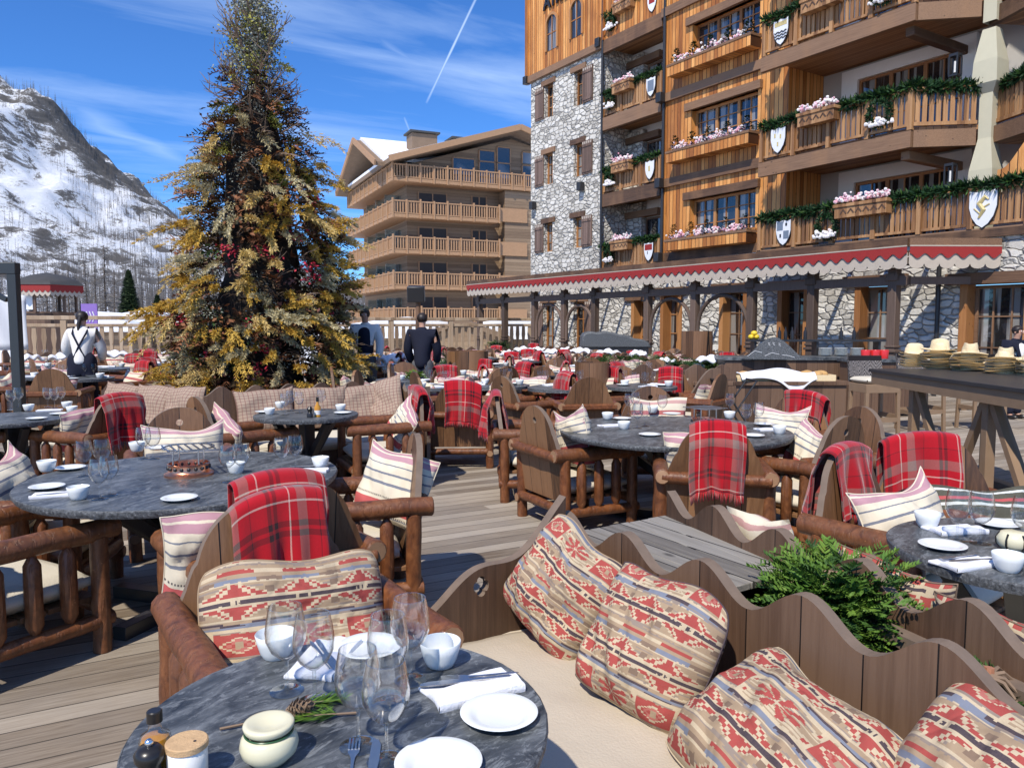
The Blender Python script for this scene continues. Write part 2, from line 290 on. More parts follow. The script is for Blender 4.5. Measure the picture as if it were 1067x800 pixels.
MAT['roofdark'] = plain('roofdark', (0.05, 0.05, 0.05), 0.8, 0.25, 3)
MAT['white_paint'] = plain('white_paint', (0.75, 0.76, 0.78), 0.35, 0.04)
MAT['purple'] = plain('purple', (0.22, 0.13, 0.42), 0.7)
MAT['bread'] = plain('bread', (0.52, 0.31, 0.12), 0.8, 0.3, 25, bump=0.4)
MAT['lemon'] = plain('lemon', (0.75, 0.52, 0.03), 0.5)
MAT['red_ceramic'] = plain('red_ceramic', (0.6, 0.03, 0.03), 0.3)
MAT['gold_mark'] = plain('gold_mark', (0.55, 0.45, 0.2), 0.5)
MAT['blue_mark'] = plain('blue_mark', (0.16, 0.2, 0.26), 0.5)
MAT['shutter'] = boards('shutter', (0.085, 0.052, 0.037), (0.145, 0.09, 0.065), (0.2, 0.13, 0.1), 0.12, 1, 2, 0.65, 0.04, 0.4)
MAT['embroid'] = None
def embroid():
    t = NT('embroidered', 0.9, 0.15); s = t.sep(t.uv())
    u = t.math('ABSOLUTE', t.math('SUBTRACT', t.math('FRACT', t.math('MULTIPLY', s[0], 3.0)), 0.5)); v = t.math('ABSOLUTE', t.math('SUBTRACT', s[1], 0.5))
    d = t.math('ADD', t.math('MULTIPLY', u, 1.2), v); st = t.math('LESS_THAN', t.math('FRACT', t.math('MULTIPLY', d, 7.0)), 0.28)
    c = t.mix(t.math('MULTIPLY', st, t.math('LESS_THAN', v, 0.30)), (0.018, 0.016, 0.018), (0.42, 0.38, 0.36)); t.base(c); return t.m
MAT['embroid'] = embroid()
# foliage of the decorated tree, plus a near-black core painted as deep shade
for nm, a, b in (('t_shade', (0.010, 0.007, 0.005), (0.022, 0.014, 0.009)), ('t_dark', (0.022, 0.014, 0.008), (0.075, 0.048, 0.022)), ('t_brown', (0.12, 0.045, 0.019), (0.28, 0.12, 0.055)), ('t_gold', (0.50, 0.29, 0.035), (0.70, 0.50, 0.12)),
                 ('t_cream', (0.50, 0.42, 0.22), (0.64, 0.57, 0.36)), ('t_pale', (0.60, 0.43, 0.13), (0.74, 0.58, 0.28)), ('t_lime', (0.2, 0.2, 0.04), (0.36, 0.34, 0.07)), ('t_grey', (0.14, 0.15, 0.12), (0.32, 0.33, 0.27)),
                 ('t_wine', (0.07, 0.024, 0.02), (0.18, 0.08, 0.062)), ('t_red', (0.30, 0.012, 0.03), (0.48, 0.03, 0.06)), ('t_green', (0.03, 0.07, 0.02), (0.07, 0.13, 0.03))):
    MAT[nm] = leafm(nm, a, b, 0.75)
# ------------------------------------------------------------------ mesh builder
class MB:
    def __init__(s, *mats):
        s.v = []; s.f = []; s.mi = []; s.uv = []; s.mats = [MAT[m] if isinstance(m, str) else m for m in mats]; s.X = None
    def add(s, vs, fs, m=0, uvs=None):
        b = len(s.v)
        s.v += [(s.X @ Vector(p))[:] if s.X is not None else tuple(p) for p in vs]
        for i, f in enumerate(fs):
            s.f.append([b + k for k in f]); s.mi.append(m); s.uv.append(uvs[i] if uvs else None)
        return s
    def box(s, c, d, m=0, rz=0.0, M=None):
        x, y, z = d[0] / 2, d[1] / 2, d[2] / 2
        vs = [Vector((i * x, j * y, k * z)) for i in (-1, 1) for j in (-1, 1) for k in (-1, 1)]
        if M is None: M = Matrix.Rotation(rz, 3, 'Z') if rz else None
        vs = [(M @ q if M is not None else q) + Vector(c) for q in vs]
        return s.add(vs, [(0, 1, 3, 2), (4, 6, 7, 5), (0, 4, 5, 1), (2, 3, 7, 6), (0, 2, 6, 4), (1, 5, 7, 3)], m)
    def span(s, x0, x1, y0, y1, z0, z1, m=0): return s.box(((x0 + x1) / 2, (y0 + y1) / 2, (z0 + z1) / 2), (abs(x1 - x0), abs(y1 - y0), abs(z1 - z0)), m)
    def bar(s, a, b, w, h, m=0, up=(0, 0, 1)):
        a, b = Vector(a), Vector(b); d = (b - a); L = d.length; d.normalize(); u = Vector(up)
        if abs(d.dot(u)) > 0.98: u = Vector((1, 0, 0))
        y = u.cross(d).normalized(); z = d.cross(y); M = Matrix((d, y, z)).transposed()
        return s.box((a + b) / 2, (L, w, h), m, M=M)
    def tube(s, pts, rs, n=10, m=0, cap=True, mcap=None, jit=0.0):
        pts = [Vector(p) for p in pts]; rs = rs if isinstance(rs, (list, tuple)) else [rs] * len(pts)
        vs = []; fs = []; ref = None
        for i, p in enumerate(pts):
            d = (pts[min(i + 1, len(pts) - 1)] - pts[max(i - 1, 0)]).normalized()
            if ref is None: ref = Vector((0, 0, 1)) if abs(d.z) < 0.9 else Vector((1, 0, 0))
            x = (ref - d * ref.dot(d)).normalized(); y = d.cross(x); ref = x
            for k in range(n):
                a = 2 * pi * k / n; r = rs[i] * (1 + R.uniform(-jit, jit)); vs.append(p + (x * math.cos(a) + y * math.sin(a)) * r)
        for i in range(len(pts) - 1):
            for k in range(n): fs.append((i * n + k, i * n + (k + 1) % n, (i + 1) * n + (k + 1) % n, (i + 1) * n + k))
        s.add(vs, fs, m)
        if cap:
            b = len(s.v) - len(vs)
            for q in (list(range(n))[::-1], [(len(pts) - 1) * n + k for k in range(n)]):
                s.f.append([b + k for k in q]); s.mi.append(m if mcap is None else mcap); s.uv.append(None)
        return s
    def lathe(s, prof, n=24, o=(0, 0, 0), m=0, jit=0.0):
        vs = []; fs = []; o = Vector(o)
        for r, z in prof:
            for k in range(n): a = 2 * pi * k / n; q = r * (1 + R.uniform(-jit, jit)); vs.append(o + Vector((q * math.cos(a), q * math.sin(a), z)))
        for i in range(len(prof) - 1):
            for k in range(n): fs.append((i * n + k, i * n + (k + 1) % n, (i + 1) * n + (k + 1) % n, (i + 1) * n + k))
        return s.add(vs, fs, m)
    def disc(s, r, z, n=24, o=(0, 0, 0), m=0, up=True):
        vs = [Vector(o) + Vector((r * math.cos(2 * pi * k / n), r * math.sin(2 * pi * k / n), z)) for k in range(n)]
        return s.add(vs, [list(range(n)) if up else list(range(n))[::-1]], m)
    def prism(s, poly, f, d0, d1, m=0, mside=None):
        n = len(poly); vs = [f(a, b, d0) for a, b in poly] + [f(a, b, d1) for a, b in poly]
        s.add(vs, [list(range(n))[::-1], [n + k for k in range(n)]], m)
        b = len(s.v) - 2 * n
        for k in range(n):
            s.f.append([b + k, b + (k + 1) % n, b + n + (k + 1) % n, b + n + k]); s.mi.append(m if mside is None else mside); s.uv.append(None)
        return s
    def grid(s, fn, nu, nv, m=0):
        vs = [fn(i / nu, j / nv) for j in range(nv + 1) for i in range(nu + 1)]; fs = []; uvs = []
        for j in range(nv):
            for i in range(nu):
                a = j * (nu + 1) + i; fs.append((a, a + 1, a + nu + 2, a + nu + 1))
                uvs.append([(i / nu, j / nv), ((i + 1) / nu, j / nv), ((i + 1) / nu, (j + 1) / nv), (i / nu, (j + 1) / nv)])
        return s.add(vs, fs, m, uvs)
    def ball(s, c, r, m=0, n=8, k=5, sq=(1, 1, 1)):
        c = Vector(c); vs = [c + Vector((0, 0, -r * sq[2]))]; fs = []
        for j in range(1, k):
            ph = -pi / 2 + pi * j / k
            for i in range(n): a = 2 * pi * i / n; vs.append(c + Vector((r * sq[0] * math.cos(ph) * math.cos(a), r * sq[1] * math.cos(ph) * math.sin(a), r * sq[2] * math.sin(ph))))
        vs.append(c + Vector((0, 0, r * sq[2]))); t = len(vs) - 1
        for i in range(n):
            fs.append((0, 1 + (i + 1) % n, 1 + i)); fs.append((t, 1 + (k - 2) * n + i, 1 + (k - 2) * n + (i + 1) % n))
            for j in range(k - 2): fs.append((1 + j * n + i, 1 + j * n + (i + 1) % n, 1 + (j + 1) * n + (i + 1) % n, 1 + (j + 1) * n + i))
        return s.add(vs, fs, m)
    def mesh(s, name, smooth=35, normals=True, merge=False):
        me = bpy.data.meshes.new(name); me.from_pydata(s.v, [], s.f)
        for m in s.mats: me.materials.append(m)
        me.polygons.foreach_set('material_index', s.mi)
        if any(u is not None for u in s.uv):
            l = me.uv_layers.new(name='UVMap'); q = []
            for f, u in zip(s.f, s.uv):
                for k in range(len(f)): q += list(u[k]) if u else [0.0, 0.0]
            l.data.foreach_set('uv', q)
        if normals:
            bm = bmesh.new(); bm.from_mesh(me)
            if merge: bmesh.ops.remove_doubles(bm, verts=bm.verts, dist=1e-5)
            bmesh.ops.recalc_face_normals(bm, faces=bm.faces); bm.to_mesh(me); bm.free()
        if smooth:
            me.shade_smooth(); me.set_sharp_from_angle(angle=rad(smooth))
        me.update(); return me
    def build(s, name, parent=None, smooth=35, bevel=0.0, loc=None, rot=None, normals=True, merge=False):
        return link(s.mesh(name, smooth, normals, merge), name, parent, loc, rot, bevel)
def link(me, name, parent=None, loc=None, rot=None, bevel=0.0, scale=None):
    o = bpy.data.objects.new(name, me); C.objects.link(o)
    if parent is not None: o.parent = parent
    if loc is not None: o.location = loc
    if rot is not None: o.rotation_euler = rot if isinstance(rot, (tuple, list)) else (0, 0, rot)
    if scale is not None: o.scale = (scale,) * 3 if isinstance(scale, (int, float)) else scale
    if bevel:
        b = o.modifiers.new('bevel', 'BEVEL'); b.width = bevel; b.segments = 2; b.limit_method = 'ANGLE'; b.angle_limit = rad(40)
    return o
def tag(o, label=None, cat=None, group=None, kind=None):
    if label: o['label'] = label
    if cat: o['category'] = cat
    if group: o['group'] = group
    if kind: o['kind'] = kind
    return o
def thing(name, label, cat, loc=(0, 0, 0), rot=0.0, group=None):
    o = bpy.data.objects.new(name, None); C.objects.link(o); o.location = loc; o.empty_display_size = 0.2
    o.rotation_euler = rot if isinstance(rot, (tuple, list)) else (0, 0, rot)
    return tag(o, label, cat, group)
def struct(o): o['kind'] = 'structure'; return o
KIDS = {}
def dup(root, loc, rot, label, group=None, scale=None):
    r = root.copy(); C.objects.link(r); r.location = loc; r.rotation_euler = rot if isinstance(rot, (tuple, list)) else (0, 0, rot)
    if scale: r.scale = scale if isinstance(scale, tuple) else (scale,) * 3
    r['label'] = label
    if group: r['group'] = group
    for ch in root.children:
        c = ch.copy(); C.objects.link(c); c.parent = r
        for g in ch.children: d = g.copy(); C.objects.link(d); d.parent = c
    return r
# ------------------------------------------------------------------ furniture prototypes (local +X is the way a sitter faces)
def scal(u):                        # one scallop bump, 0..1
    return 0.5 - 0.5 * math.cos(2 * pi * u)
def arch_top(t):                    # outline of the chair back: round head over shoulders (t across, metres)
    a = abs(t)
    if a < 0.245: return 0.715 + math.sqrt(max(0, 0.25 ** 2 - a * a))
    q = min(1, (a - 0.245) / 0.075); return 0.715 + 0.05 - 0.13 * q * q * (3 - 2 * q)
def log(mb, a, b, r, n=11, mcap=1, taper=0.97):
    a, b = Vector(a), Vector(b); pts = [a + (b - a) * k / 5 for k in range(6)]
    pts = [p + Vector((R.uniform(-1, 1), R.uniform(-1, 1), R.uniform(-1, 1))) * r * 0.07 for p in pts]
    c = (b - a).normalized() * r * 0.12
    mb.tube([pts[0] - c] + pts + [pts[-1] + c], [r * 0.86, r] + [r * R.uniform(0.97, 1.04) for _ in range(4)] + [r * taper, r * 0.84], n, 0, True, mcap)
def pencil(mb, x, y, z0, z1, r, n=10):
    mb.tube([(x, y, z0), (x, y, z0 + 0.05), (x, y, (z0 + z1) / 2), (x, y, z1 - 0.055), (x, y, z1)], [r * 0.35, r, r * 1.03, r * 0.98, r * 0.25], n, 0, True, 1)
def cut(o, cutter):
    md = o.modifiers.new('cut', 'BOOLEAN'); md.object = cutter; md.solver = 'EXACT'; md.operation = 'DIFFERENCE'
    bpy.context.view_layer.update(); dg = bpy.context.evaluated_depsgraph_get()
    me = bpy.data.meshes.new_from_object(o.evaluated_get(dg)); o.modifiers.clear(); o.data = me
    me.shade_smooth(); me.set_sharp_from_angle(angle=rad(30))
    bpy.data.objects.remove(cutter, do_unlink=True)
def back_board(parent):
    mb = MB('chair_board', 'bench_edge'); n = 44
    poly = [(0.32, 0.24)] + [(-(-0.32 + 0.64 * k / n), arch_top(-0.32 + 0.64 * k / n)) for k in range(n + 1)] + [(-0.32, 0.24)]
    mb.prism(poly, lambda t, z, d: Vector((-0.27 - 0.13 * (z - 0.24) - d, t, z)), 0.0, 0.036, 0, 1)
    o = mb.build('backrest', parent, 30)
    c = MB('bench_edge'); c.tube([(-0.5, 0, 0.85), (0, 0, 0.85)], 0.026, 16); cut(o, c.build('cutter'))
    return o
def cushion_mesh(mat, lx, ly, h, n=0, bul=0.25):
    mb = MB(mat); n = n or (14 if lx < 1 else 40)
    def top(u, v, s):
        x, y = (u - 0.5) * 2, (v - 0.5) * 2; e = max(abs(x), abs(y)); q = (1 - abs(x) ** 6) * (1 - abs(y) ** 6)
        k = 1 - 0.035 * (abs(x) * abs(y)) ** 2
        dn = (0.010 * noise.fractal((x * lx * 2.2, y * ly * 2.2, 1.7), 1.0, 2.0, 4) - 0.006) if s > 0 and lx > 1 else 0
        return (x * lx / 2 * k, y * ly / 2 * k, s * h / 2 * (0.35 + 0.65 * max(0, q) ** 0.35) + dn)
    mb.grid(lambda u, v: top(u, v, 1), n, n); mb.grid(lambda u, v: top(u, v, -1), n, n)
    m = n
    if lx > 1: mb.tube([top(k / 60, 0.0, 1) for k in range(61)] + [top(1.0, k / 20, 1) for k in range(1, 21)] + [top(1 - k / 60, 1.0, 1) for k in range(1, 61)] + [top(0.0, 1 - k / 20, 1) for k in range(1, 21)], 0.005, 5, 0, False)
    for s in (0, 1):
        mb.grid(lambda u, v: Vector(top(u, s, 1)).lerp(Vector(top(u, s, -1)), v) + Vector((0, (s * 2 - 1) * 0.012 * math.sin(pi * v), 0)), n, 4)
        mb.grid(lambda u, v: Vector(top(s, u, 1)).lerp(Vector(top(s, u, -1)), v) + Vector(((s * 2 - 1) * 0.012 * math.sin(pi * v), 0, 0)), n, 4)
    return mb.mesh('cushion', 60, True, True)
CHAIR_C = cushion_mesh('seat_cream', 0.56, 0.58, 0.13)
def make_chair():
    t = thing('log_armchair', 'x', 'armchair')
    for x in (-0.31, 0.31):
        for y in (-0.345, 0.345):
            m = MB('log', 'log_end'); log(m, (x, y, 0), (x, y, 0.575), 0.043); m.build('post', t)
    for y in (-0.345, 0.345):
        m = MB('log', 'log_end'); log(m, (-0.41, y, 0.615), (0.40, y, 0.605), 0.052); m.build('arm', t)
        m = MB('log', 'log_end'); log(m, (-0.36, y, 0.165), (0.36, y, 0.16), 0.038); m.build('side_rail', t)
        for x in (-0.165, -0.005, 0.155):
            m = MB('log', 'log_end'); pencil(m, x, y, 0.185, 0.572, 0.038); m.build('spindle', t)
    m = MB('log', 'log_end'); log(m, (-0.385, -0.34, 0.60), (-0.385, 0.34, 0.605), 0.04); m.build('back_rail', t)
    m = MB('log', 'log_end'); log(m, (-0.33, -0.32, 0.19), (-0.33, 0.32, 0.19), 0.036); m.build('back_rail', t)
    m = MB('log', 'log_end'); log(m, (0.33, -0.32, 0.22), (0.33, 0.32, 0.22), 0.04); m.build('front_rail', t)
    m = MB('chair_board')
    for k in range(5): m.box((-0.24 + k * 0.125, 0, 0.265), (0.115, 0.62, 0.026))
    m.build('seat', t, bevel=0.003)
    link(CHAIR_C, 'seat_cushion', t, (0.03, 0, 0.345))
    back_board(t)
    return t
CHAIR0 = make_chair(); USED = [False]
def chair(x, y, deg, label, group=None):
    if not USED[0]:
        USED[0] = True; CHAIR0.location = (x, y, 0); CHAIR0.rotation_euler = (0, 0, rad(deg)); CHAIR0['label'] = label
        if group: CHAIR0['group'] = group
        return CHAIR0
    c = dup(CHAIR0, (x, y, 0), rad(deg), label)
    if group: c['group'] = group
    elif 'group' in c: del c['group']
    return c
def far_chair_mesh():
    m = MB('log', 'log_end', 'chair_board', 'seat_cream')
    for y in (-0.345, 0.345):
        for x in (-0.31, 0.31): m.tube([(x, y, 0), (x, y, 0.57)], 0.043, 7, 0)
        m.tube([(-0.41, y, 0.61), (0.4, y, 0.61)], 0.05, 7, 0, True, 1); m.tube([(-0.36, y, 0.165), (0.36, y, 0.165)], 0.036, 6, 0)
        for x in (-0.165, -0.005, 0.155): m.tube([(x, y, 0.18), (x, y, 0.23), (x, y, 0.52), (x, y, 0.57)], [0.015, 0.037, 0.037, 0.012], 6, 0)
    m.tube([(-0.385, -0.34, 0.6), (-0.385, 0.34, 0.6)], 0.04, 6, 0)
    m.box((0, 0, 0.265), (0.6, 0.62, 0.03), 2); m.box((0.03, 0, 0.345), (0.54, 0.56, 0.12), 3)
    n = 18
    for k in range(n):
        a, b = -0.32 + 0.64 * k / n, -0.32 + 0.64 * (k + 1) / n; vs = []
        for t, z in ((a, arch_top(a)), (b, arch_top(b))):
            for zz in (0.24, z): x = -0.27 - 0.13 * (zz - 0.24); vs += [(x, t, zz), (x - 0.036, t, zz)]
        m.add(vs, [(0, 4, 6, 2), (1, 3, 7, 5), (0, 1, 5, 4), (2, 6, 7, 3)], 2)
    return m.mesh('far_chair', 35, True, True)
FAR_CHAIR = far_chair_mesh()
def pillow_mesh(mat, w=0.5, h=0.46, th=0.17, seed=0, n=26, sag=0.0, pattern=None, cell=0, ear=1.0):
    """soft square cushion standing in the local YZ plane, front towards +X, base at z=0"""
    rr = random.Random(seed); ph = [rr.uniform(0, 6.28) for _ in range(8)]
    mb = MB(mat); N = cell or n
    def P(u, v, s):
        x, y = u * 2 - 1, v * 2 - 1
        q = max(0, (1 - abs(x) ** 2.6)) ** 0.55 * max(0, (1 - abs(y) ** 2.6)) ** 0.55
        pinx = 1 - 0.075 * ear * (1 - y * y) * abs(x) ** 3 - (1 - ear) * 0.11 * abs(y) ** 6; piny = 1 - 0.085 * ear * (1 - x * x) * abs(y) ** 3 - (1 - ear) * 0.11 * abs(x) ** 6
        wr = 0.016 * math.sin(5 * x + ph[0] + 2 * y) * math.sin(3 * y + ph[1]) + 0.010 * math.sin(11 * x * y + ph[2]) + 0.006 * math.sin(17 * x + 9 * y + ph[5])
        edge = (abs(x) ** 4 + abs(y) ** 4) * 0.5
        X = s * (th / 2 * q * (1.12 - 0.3 * y) + wr * q) + 0.02 * math.sin(2.2 * x + ph[3]) * edge + 0.018 * math.sin(2.7 * y + ph[4]) * edge
        Z = h * (0.5 + y / 2 * piny) - sag * h * (1 - x * x) * max(0, y) ** 2
        Z += 0.012 * math.sin(4 * x + ph[6]) * abs(y) ** 2 if y > 0 else 0
        nn = noise.fractal((x * 1.8 + ph[0], y * 1.8 + ph[1], s * 3.0), 1.0, 2.0, 4); cr = abs(noise.noise((x * 3.5 + ph[2], y * 2.2, ph[3]))) ** .6
        X += s * q * (0.016 * nn + 0.014 * cr * (0.4 + abs(y)))
        return Vector((X, w / 2 * x * pinx, max(0.0, Z)))
    for s in (1, -1): mb.grid(lambda u, v: P(u, v, s), N, N)
    if cell or n > 20:
        ring = [P(k / 40, 0, 1) for k in range(40)] + [P(1, k / 40, 1) for k in range(40)] + [P(1 - k / 40, 1, 1) for k in range(40)] + [P(0, 1 - k / 40, 1) for k in range(41)]
        mb.tube(ring, 0.0035, 5, 0, False)
    me = mb.mesh('cushion', 80, True, True)
    if pattern:
        at_ = me.color_attributes.new('weave', 'FLOAT_COLOR', 'CORNER'); uvl = me.uv_layers[0].data; col = []
        for p in me.polygons:
            if len(p.loop_indices) != 4: col += [*K['b'], 1.0] * len(p.loop_indices); continue
            u = sum(uvl[l].uv[0] for l in p.loop_indices) / 4; v = sum(uvl[l].uv[1] for l in p.loop_indices) / 4
            c = pattern(u, v); col += [*c, 1.0] * 4
        at_.data.foreach_set('color', col)
    return me
# kilim weave: stacked bands of stepped motifs
K = dict(b=(0.36, 0.265, 0.17), c=(0.56, 0.46, 0.31), r=(0.37, 0.045, 0.045), d=(0.03, 0.028, 0.05), s=(0.17, 0.21, 0.28), w=(0.2, 0.14, 0.1), p=(0.45, 0.13, 0.11), g=(0.26, 0.215, 0.18))
def kilim(u, v, rep=3.0, off=0.0, rows=1.0):
    q_ = noise.noise((u * 26, v * 90, 5.1)); v = v + 0.0022 * noise.noise((math.floor(u * 60) * .9, v * 30, 2.2)); u = u + 0.0012 * q_
    v = (v * rows + off) % 1.0; k = u * rep; cell = math.floor(k); x = abs((k % 1.0) - 0.5) * 2; xs = math.floor(x * 9) / 9   # x: 0 centre .. 1 edge
    h = lambda a, b: a <= v < b
    j = noise.noise((u * 7, v * 45, 3.3)); streak = noise.noise((u * 3, math.floor(v * 70) * 1.7, 9.1))
    base = K['g'] if streak > 0.2 else K['c'] if math.floor(v * 70) % 6 == 0 else K['b']
    def tri(a, b, up):
        t = (v - a) / (b - a); t = t if up else 1 - t; t = math.floor(t * 7) / 7
        if xs < t * 0.95: return K['c'] if abs(xs - t * 0.5) < 0.07 else K['r']
        return K['c'] if xs < t * 0.95 + 0.12 and t > 0.2 else (K['w'] if 0.86 < x and 0.3 < t < 0.8 else base)
    if h(0.00, 0.10): return tri(0, 0.10, True)
    if h(0.10, 0.115): return K['c']
    if h(0.115, 0.145): return K['d'] if x > 0.22 else (K['c'] if int(x * 40) % 2 else K['d'])
    if h(0.145, 0.16): return K['c']
    if h(0.16, 0.26): return tri(0.16, 0.26, False)
    if h(0.26, 0.285): return K['s'] if streak + j * 0.6 < 0.25 and (x < 0.75) else K['g']
    if h(0.285, 0.305): return K['d'] if x > 0.45 else K['s']
    if h(0.305, 0.33): return K['c']
    if h(0.33, 0.52):
        t = abs((v - 0.425) / 0.095); ts = math.floor(t * 8) / 8
        if cell % 2 == 0:                 # stepped square with a diamond
            if xs < 0.62 and ts < 0.8:
                dd = xs / 0.62 + ts / 0.8
                return K['p'] if 0.30 < dd < 0.5 else K['c'] if 0.62 < dd < 0.75 else K['b'] if dd < 0.16 else K['r']
            if 0.62 <= xs < 0.84 and 0.45 < t: return K['c'] if ts > 0.7 or xs < 0.7 else K['r']
            return K['c'] if 0.30 < t < 0.55 else base
        ang = math.atan2((k % 1.0 - 0.5) * 2, (v - 0.425) / 0.095); rr = math.hypot(x, t)      # eight-petalled flower
        if rr < 0.88 and abs(math.sin(ang * 4 + 0.4)) > 0.35 + 0.4 * rr and rr > 0.1: return K['r']
        if rr < 0.22: return K['c']
        return K['c'] if 0.42 < t < 0.62 else base
    if h(0.52, 0.545): return K['c']
    if h(0.545, 0.575): return K['s'] if streak + j * 0.6 < 0.2 else K['d'] if x < 0.5 else K['g']
    if h(0.575, 0.59): return K['d'] if x > 0.4 else K['b']
    if h(0.59, 0.70): return tri(0.59, 0.70, True)
    if h(0.70, 0.715): return K['c']
    if h(0.715, 0.745): return K['d'] if x > 0.25 else (K['c'] if int(x * 36) % 2 else K['d'])
    if h(0.745, 0.765): return K['c']
    if h(0.765, 0.87): return tri(0.765, 0.87, False)
    if h(0.87, 0.90): return K['s'] if x < 0.6 else K['w']
    return base if not (0.93 < v < 0.955) else K['r'] if xs < 0.5 else K['c']
PIL = {}
PIL['kilim_a'] = pillow_mesh('kilim', 0.62, 0.42, 0.24, 1, ear=0.15, pattern=lambda u, v: kilim(u, v, 3, 0.02), cell=130)
PIL['kilim_b'] = pillow_mesh('kilim', 0.47, 0.43, 0.21, 2, ear=0.3, pattern=lambda u, v: kilim(u, v, 3, 0.36, 1.2), cell=130)
PIL['kilim_c'] = pillow_mesh('kilim', 0.46, 0.45, 0.24, 3, ear=0.15, pattern=lambda u, v: kilim(u, v, 3, 0.30, 1.15), cell=130)
PIL['kilim_d'] = pillow_mesh('kilim', 0.54, 0.44, 0.22, 4, sag=0.05, ear=0.3, pattern=lambda u, v: kilim(u, v, 3, 0.75, 1.15), cell=130)
PIL['kilim_far'] = pillow_mesh('kilim', 0.5, 0.42, 0.15, 5, pattern=lambda u, v: kilim(u, v, 3, 0.2), cell=36)
PIL['stripe'] = pillow_mesh('stripe', 0.52, 0.44, 0.17, 6, sag=0.12)
PIL['stripe_b'] = pillow_mesh('stripe', 0.48, 0.44, 0.16, 7, sag=0.02)
PIL['stripe_far'] = pillow_mesh('stripe', 0.5, 0.42, 0.15, 8, n=10)
PIL['pale'] = pillow_mesh('pale_stripe', 0.52, 0.40, 0.15, 9, n=12)
PIL['dark'] = pillow_mesh('dark_stripe', 0.56, 0.42, 0.16, 10)
PIL['check'] = pillow_mesh('check', 0.52, 0.52, 0.15, 11)
PIL['check_b'] = pillow_mesh('check', 0.60, 0.47, 0.15, 12, sag=0.04)
def pillow(kind, x, y, z, deg, label, lean=14, roll=0, group=None, sc=1.0):
    """deg: the way its front faces; lean: tipped back by so many degrees"""
    M = Matrix.Rotation(rad(deg), 3, 'Z') @ Matrix.Rotation(rad(-lean), 3, 'Y') @ Matrix.Rotation(rad(roll), 3, 'X')
    o = link(PIL[kind], 'cushion', None, (x, y, z), tuple(M.to_euler()), scale=sc); return tag(o, label, 'cushion', group)
def drape_mesh(w=0.44, front=0.26, back=0.50, seed=0, arch=True, nx=44, ny=60, fold=1.0, skew=0.0, fringe=True, flat=0.38):
    """a tartan blanket hung over the head of a chair back, in chair coordinates"""
    rr = random.Random(seed); ph = [rr.uniform(0, 6.28) for _ in range(6)]; mb = MB('tartan'); L = front + back + 0.07
    def P(u, v):
        t = (u - 0.5) * w; s = v * L
        zt = arch_top(t * 0.93 + skew) + 0.008 if arch else 0.965
        zt = zt * flat + 0.962 * (1 - flat) if arch else zt
        amp = fold
        ww = 0.016 * math.sin(u * 9 + ph[0] + v * 1.5) * amp + 0.010 * math.sin(u * 21 + ph[1] + v * 3) * amp + 0.012 * noise.noise((u * 5, v * 5, ph[2]))
        if s < front: d = front - s; z = zt - d; x = -0.27 - 0.13 * (z - 0.24) + 0.022 + ww * min(1, d * 5) + 0.02 * d
        elif s < front + 0.07:
            a = (s - front) / 0.07 * pi; z = zt + 0.022 * math.sin(a); x = -0.27 - 0.13 * (zt - 0.24) - 0.018 + 0.04 * math.cos(a)
        else:
            d = s - front - 0.07; z = zt - d; x = -0.27 - 0.13 * (zt - 0.24) - 0.058 - min(0.045, 0.4 * d) - 0.03 * d + ww * min(1, d * 4) * 1.5
        y = t * (1 + 0.05 * math.sin(v * 5 + ph[2])) + 0.012 * math.sin(v * 7 + ph[3]) * (abs(v - 0.35)) + skew
        return Vector((x, y, z))
    mb.grid(P, nx, ny)
    if fringe:
        for v0, sg in ((1.0, -1), (0.0, -1)):
            k = 46
            for i in range(k):
                u = (i + 0.5) / k; p = P(u, v0); ln = R.uniform(0.045, 0.075); dx = R.uniform(-0.010, 0.010)
                q0, q1 = P(max(0, u - 0.35 / k), v0), P(min(1, u + 0.35 / k), v0); d = Vector((0.004 * sg, dx, -ln))
                uvs = [[(u, v0)] * 4]; mb.add([q0, q1, q1 + d - (q1 - q0) * 0.3, q0 + d + (q1 - q0) * 0.3], [(0, 1, 2, 3)], 0, uvs)
    return mb.mesh('tartan_blanket', 80, False)
BLK = {'a': drape_mesh(0.42, 0.22, 0.42, 1, fold=1.3), 'b': drape_mesh(0.40, 0.28, 0.42, 2, skew=-0.05), 'c': drape_mesh(0.44, 0.33, 0.34, 3, fold=1.6), 'd': drape_mesh(0.40, 0.2, 0.36, 5, fold=1.5, skew=0.06), 'far': drape_mesh(0.36, 0.2, 0.36, 4, nx=10, ny=16, fringe=False)}
def blanket(kind, ch, label, dx=0.0, group=None):
    x, y, _ = ch.location; o = link(BLK[kind], 'tartan_blanket', None, (x, y, 0.0), tuple(ch.rotation_euler))
    md = o.modifiers.new('thick', 'SOLIDIFY'); md.thickness = 0.007; md.offset = 1; return tag(o, label, 'blanket', group)
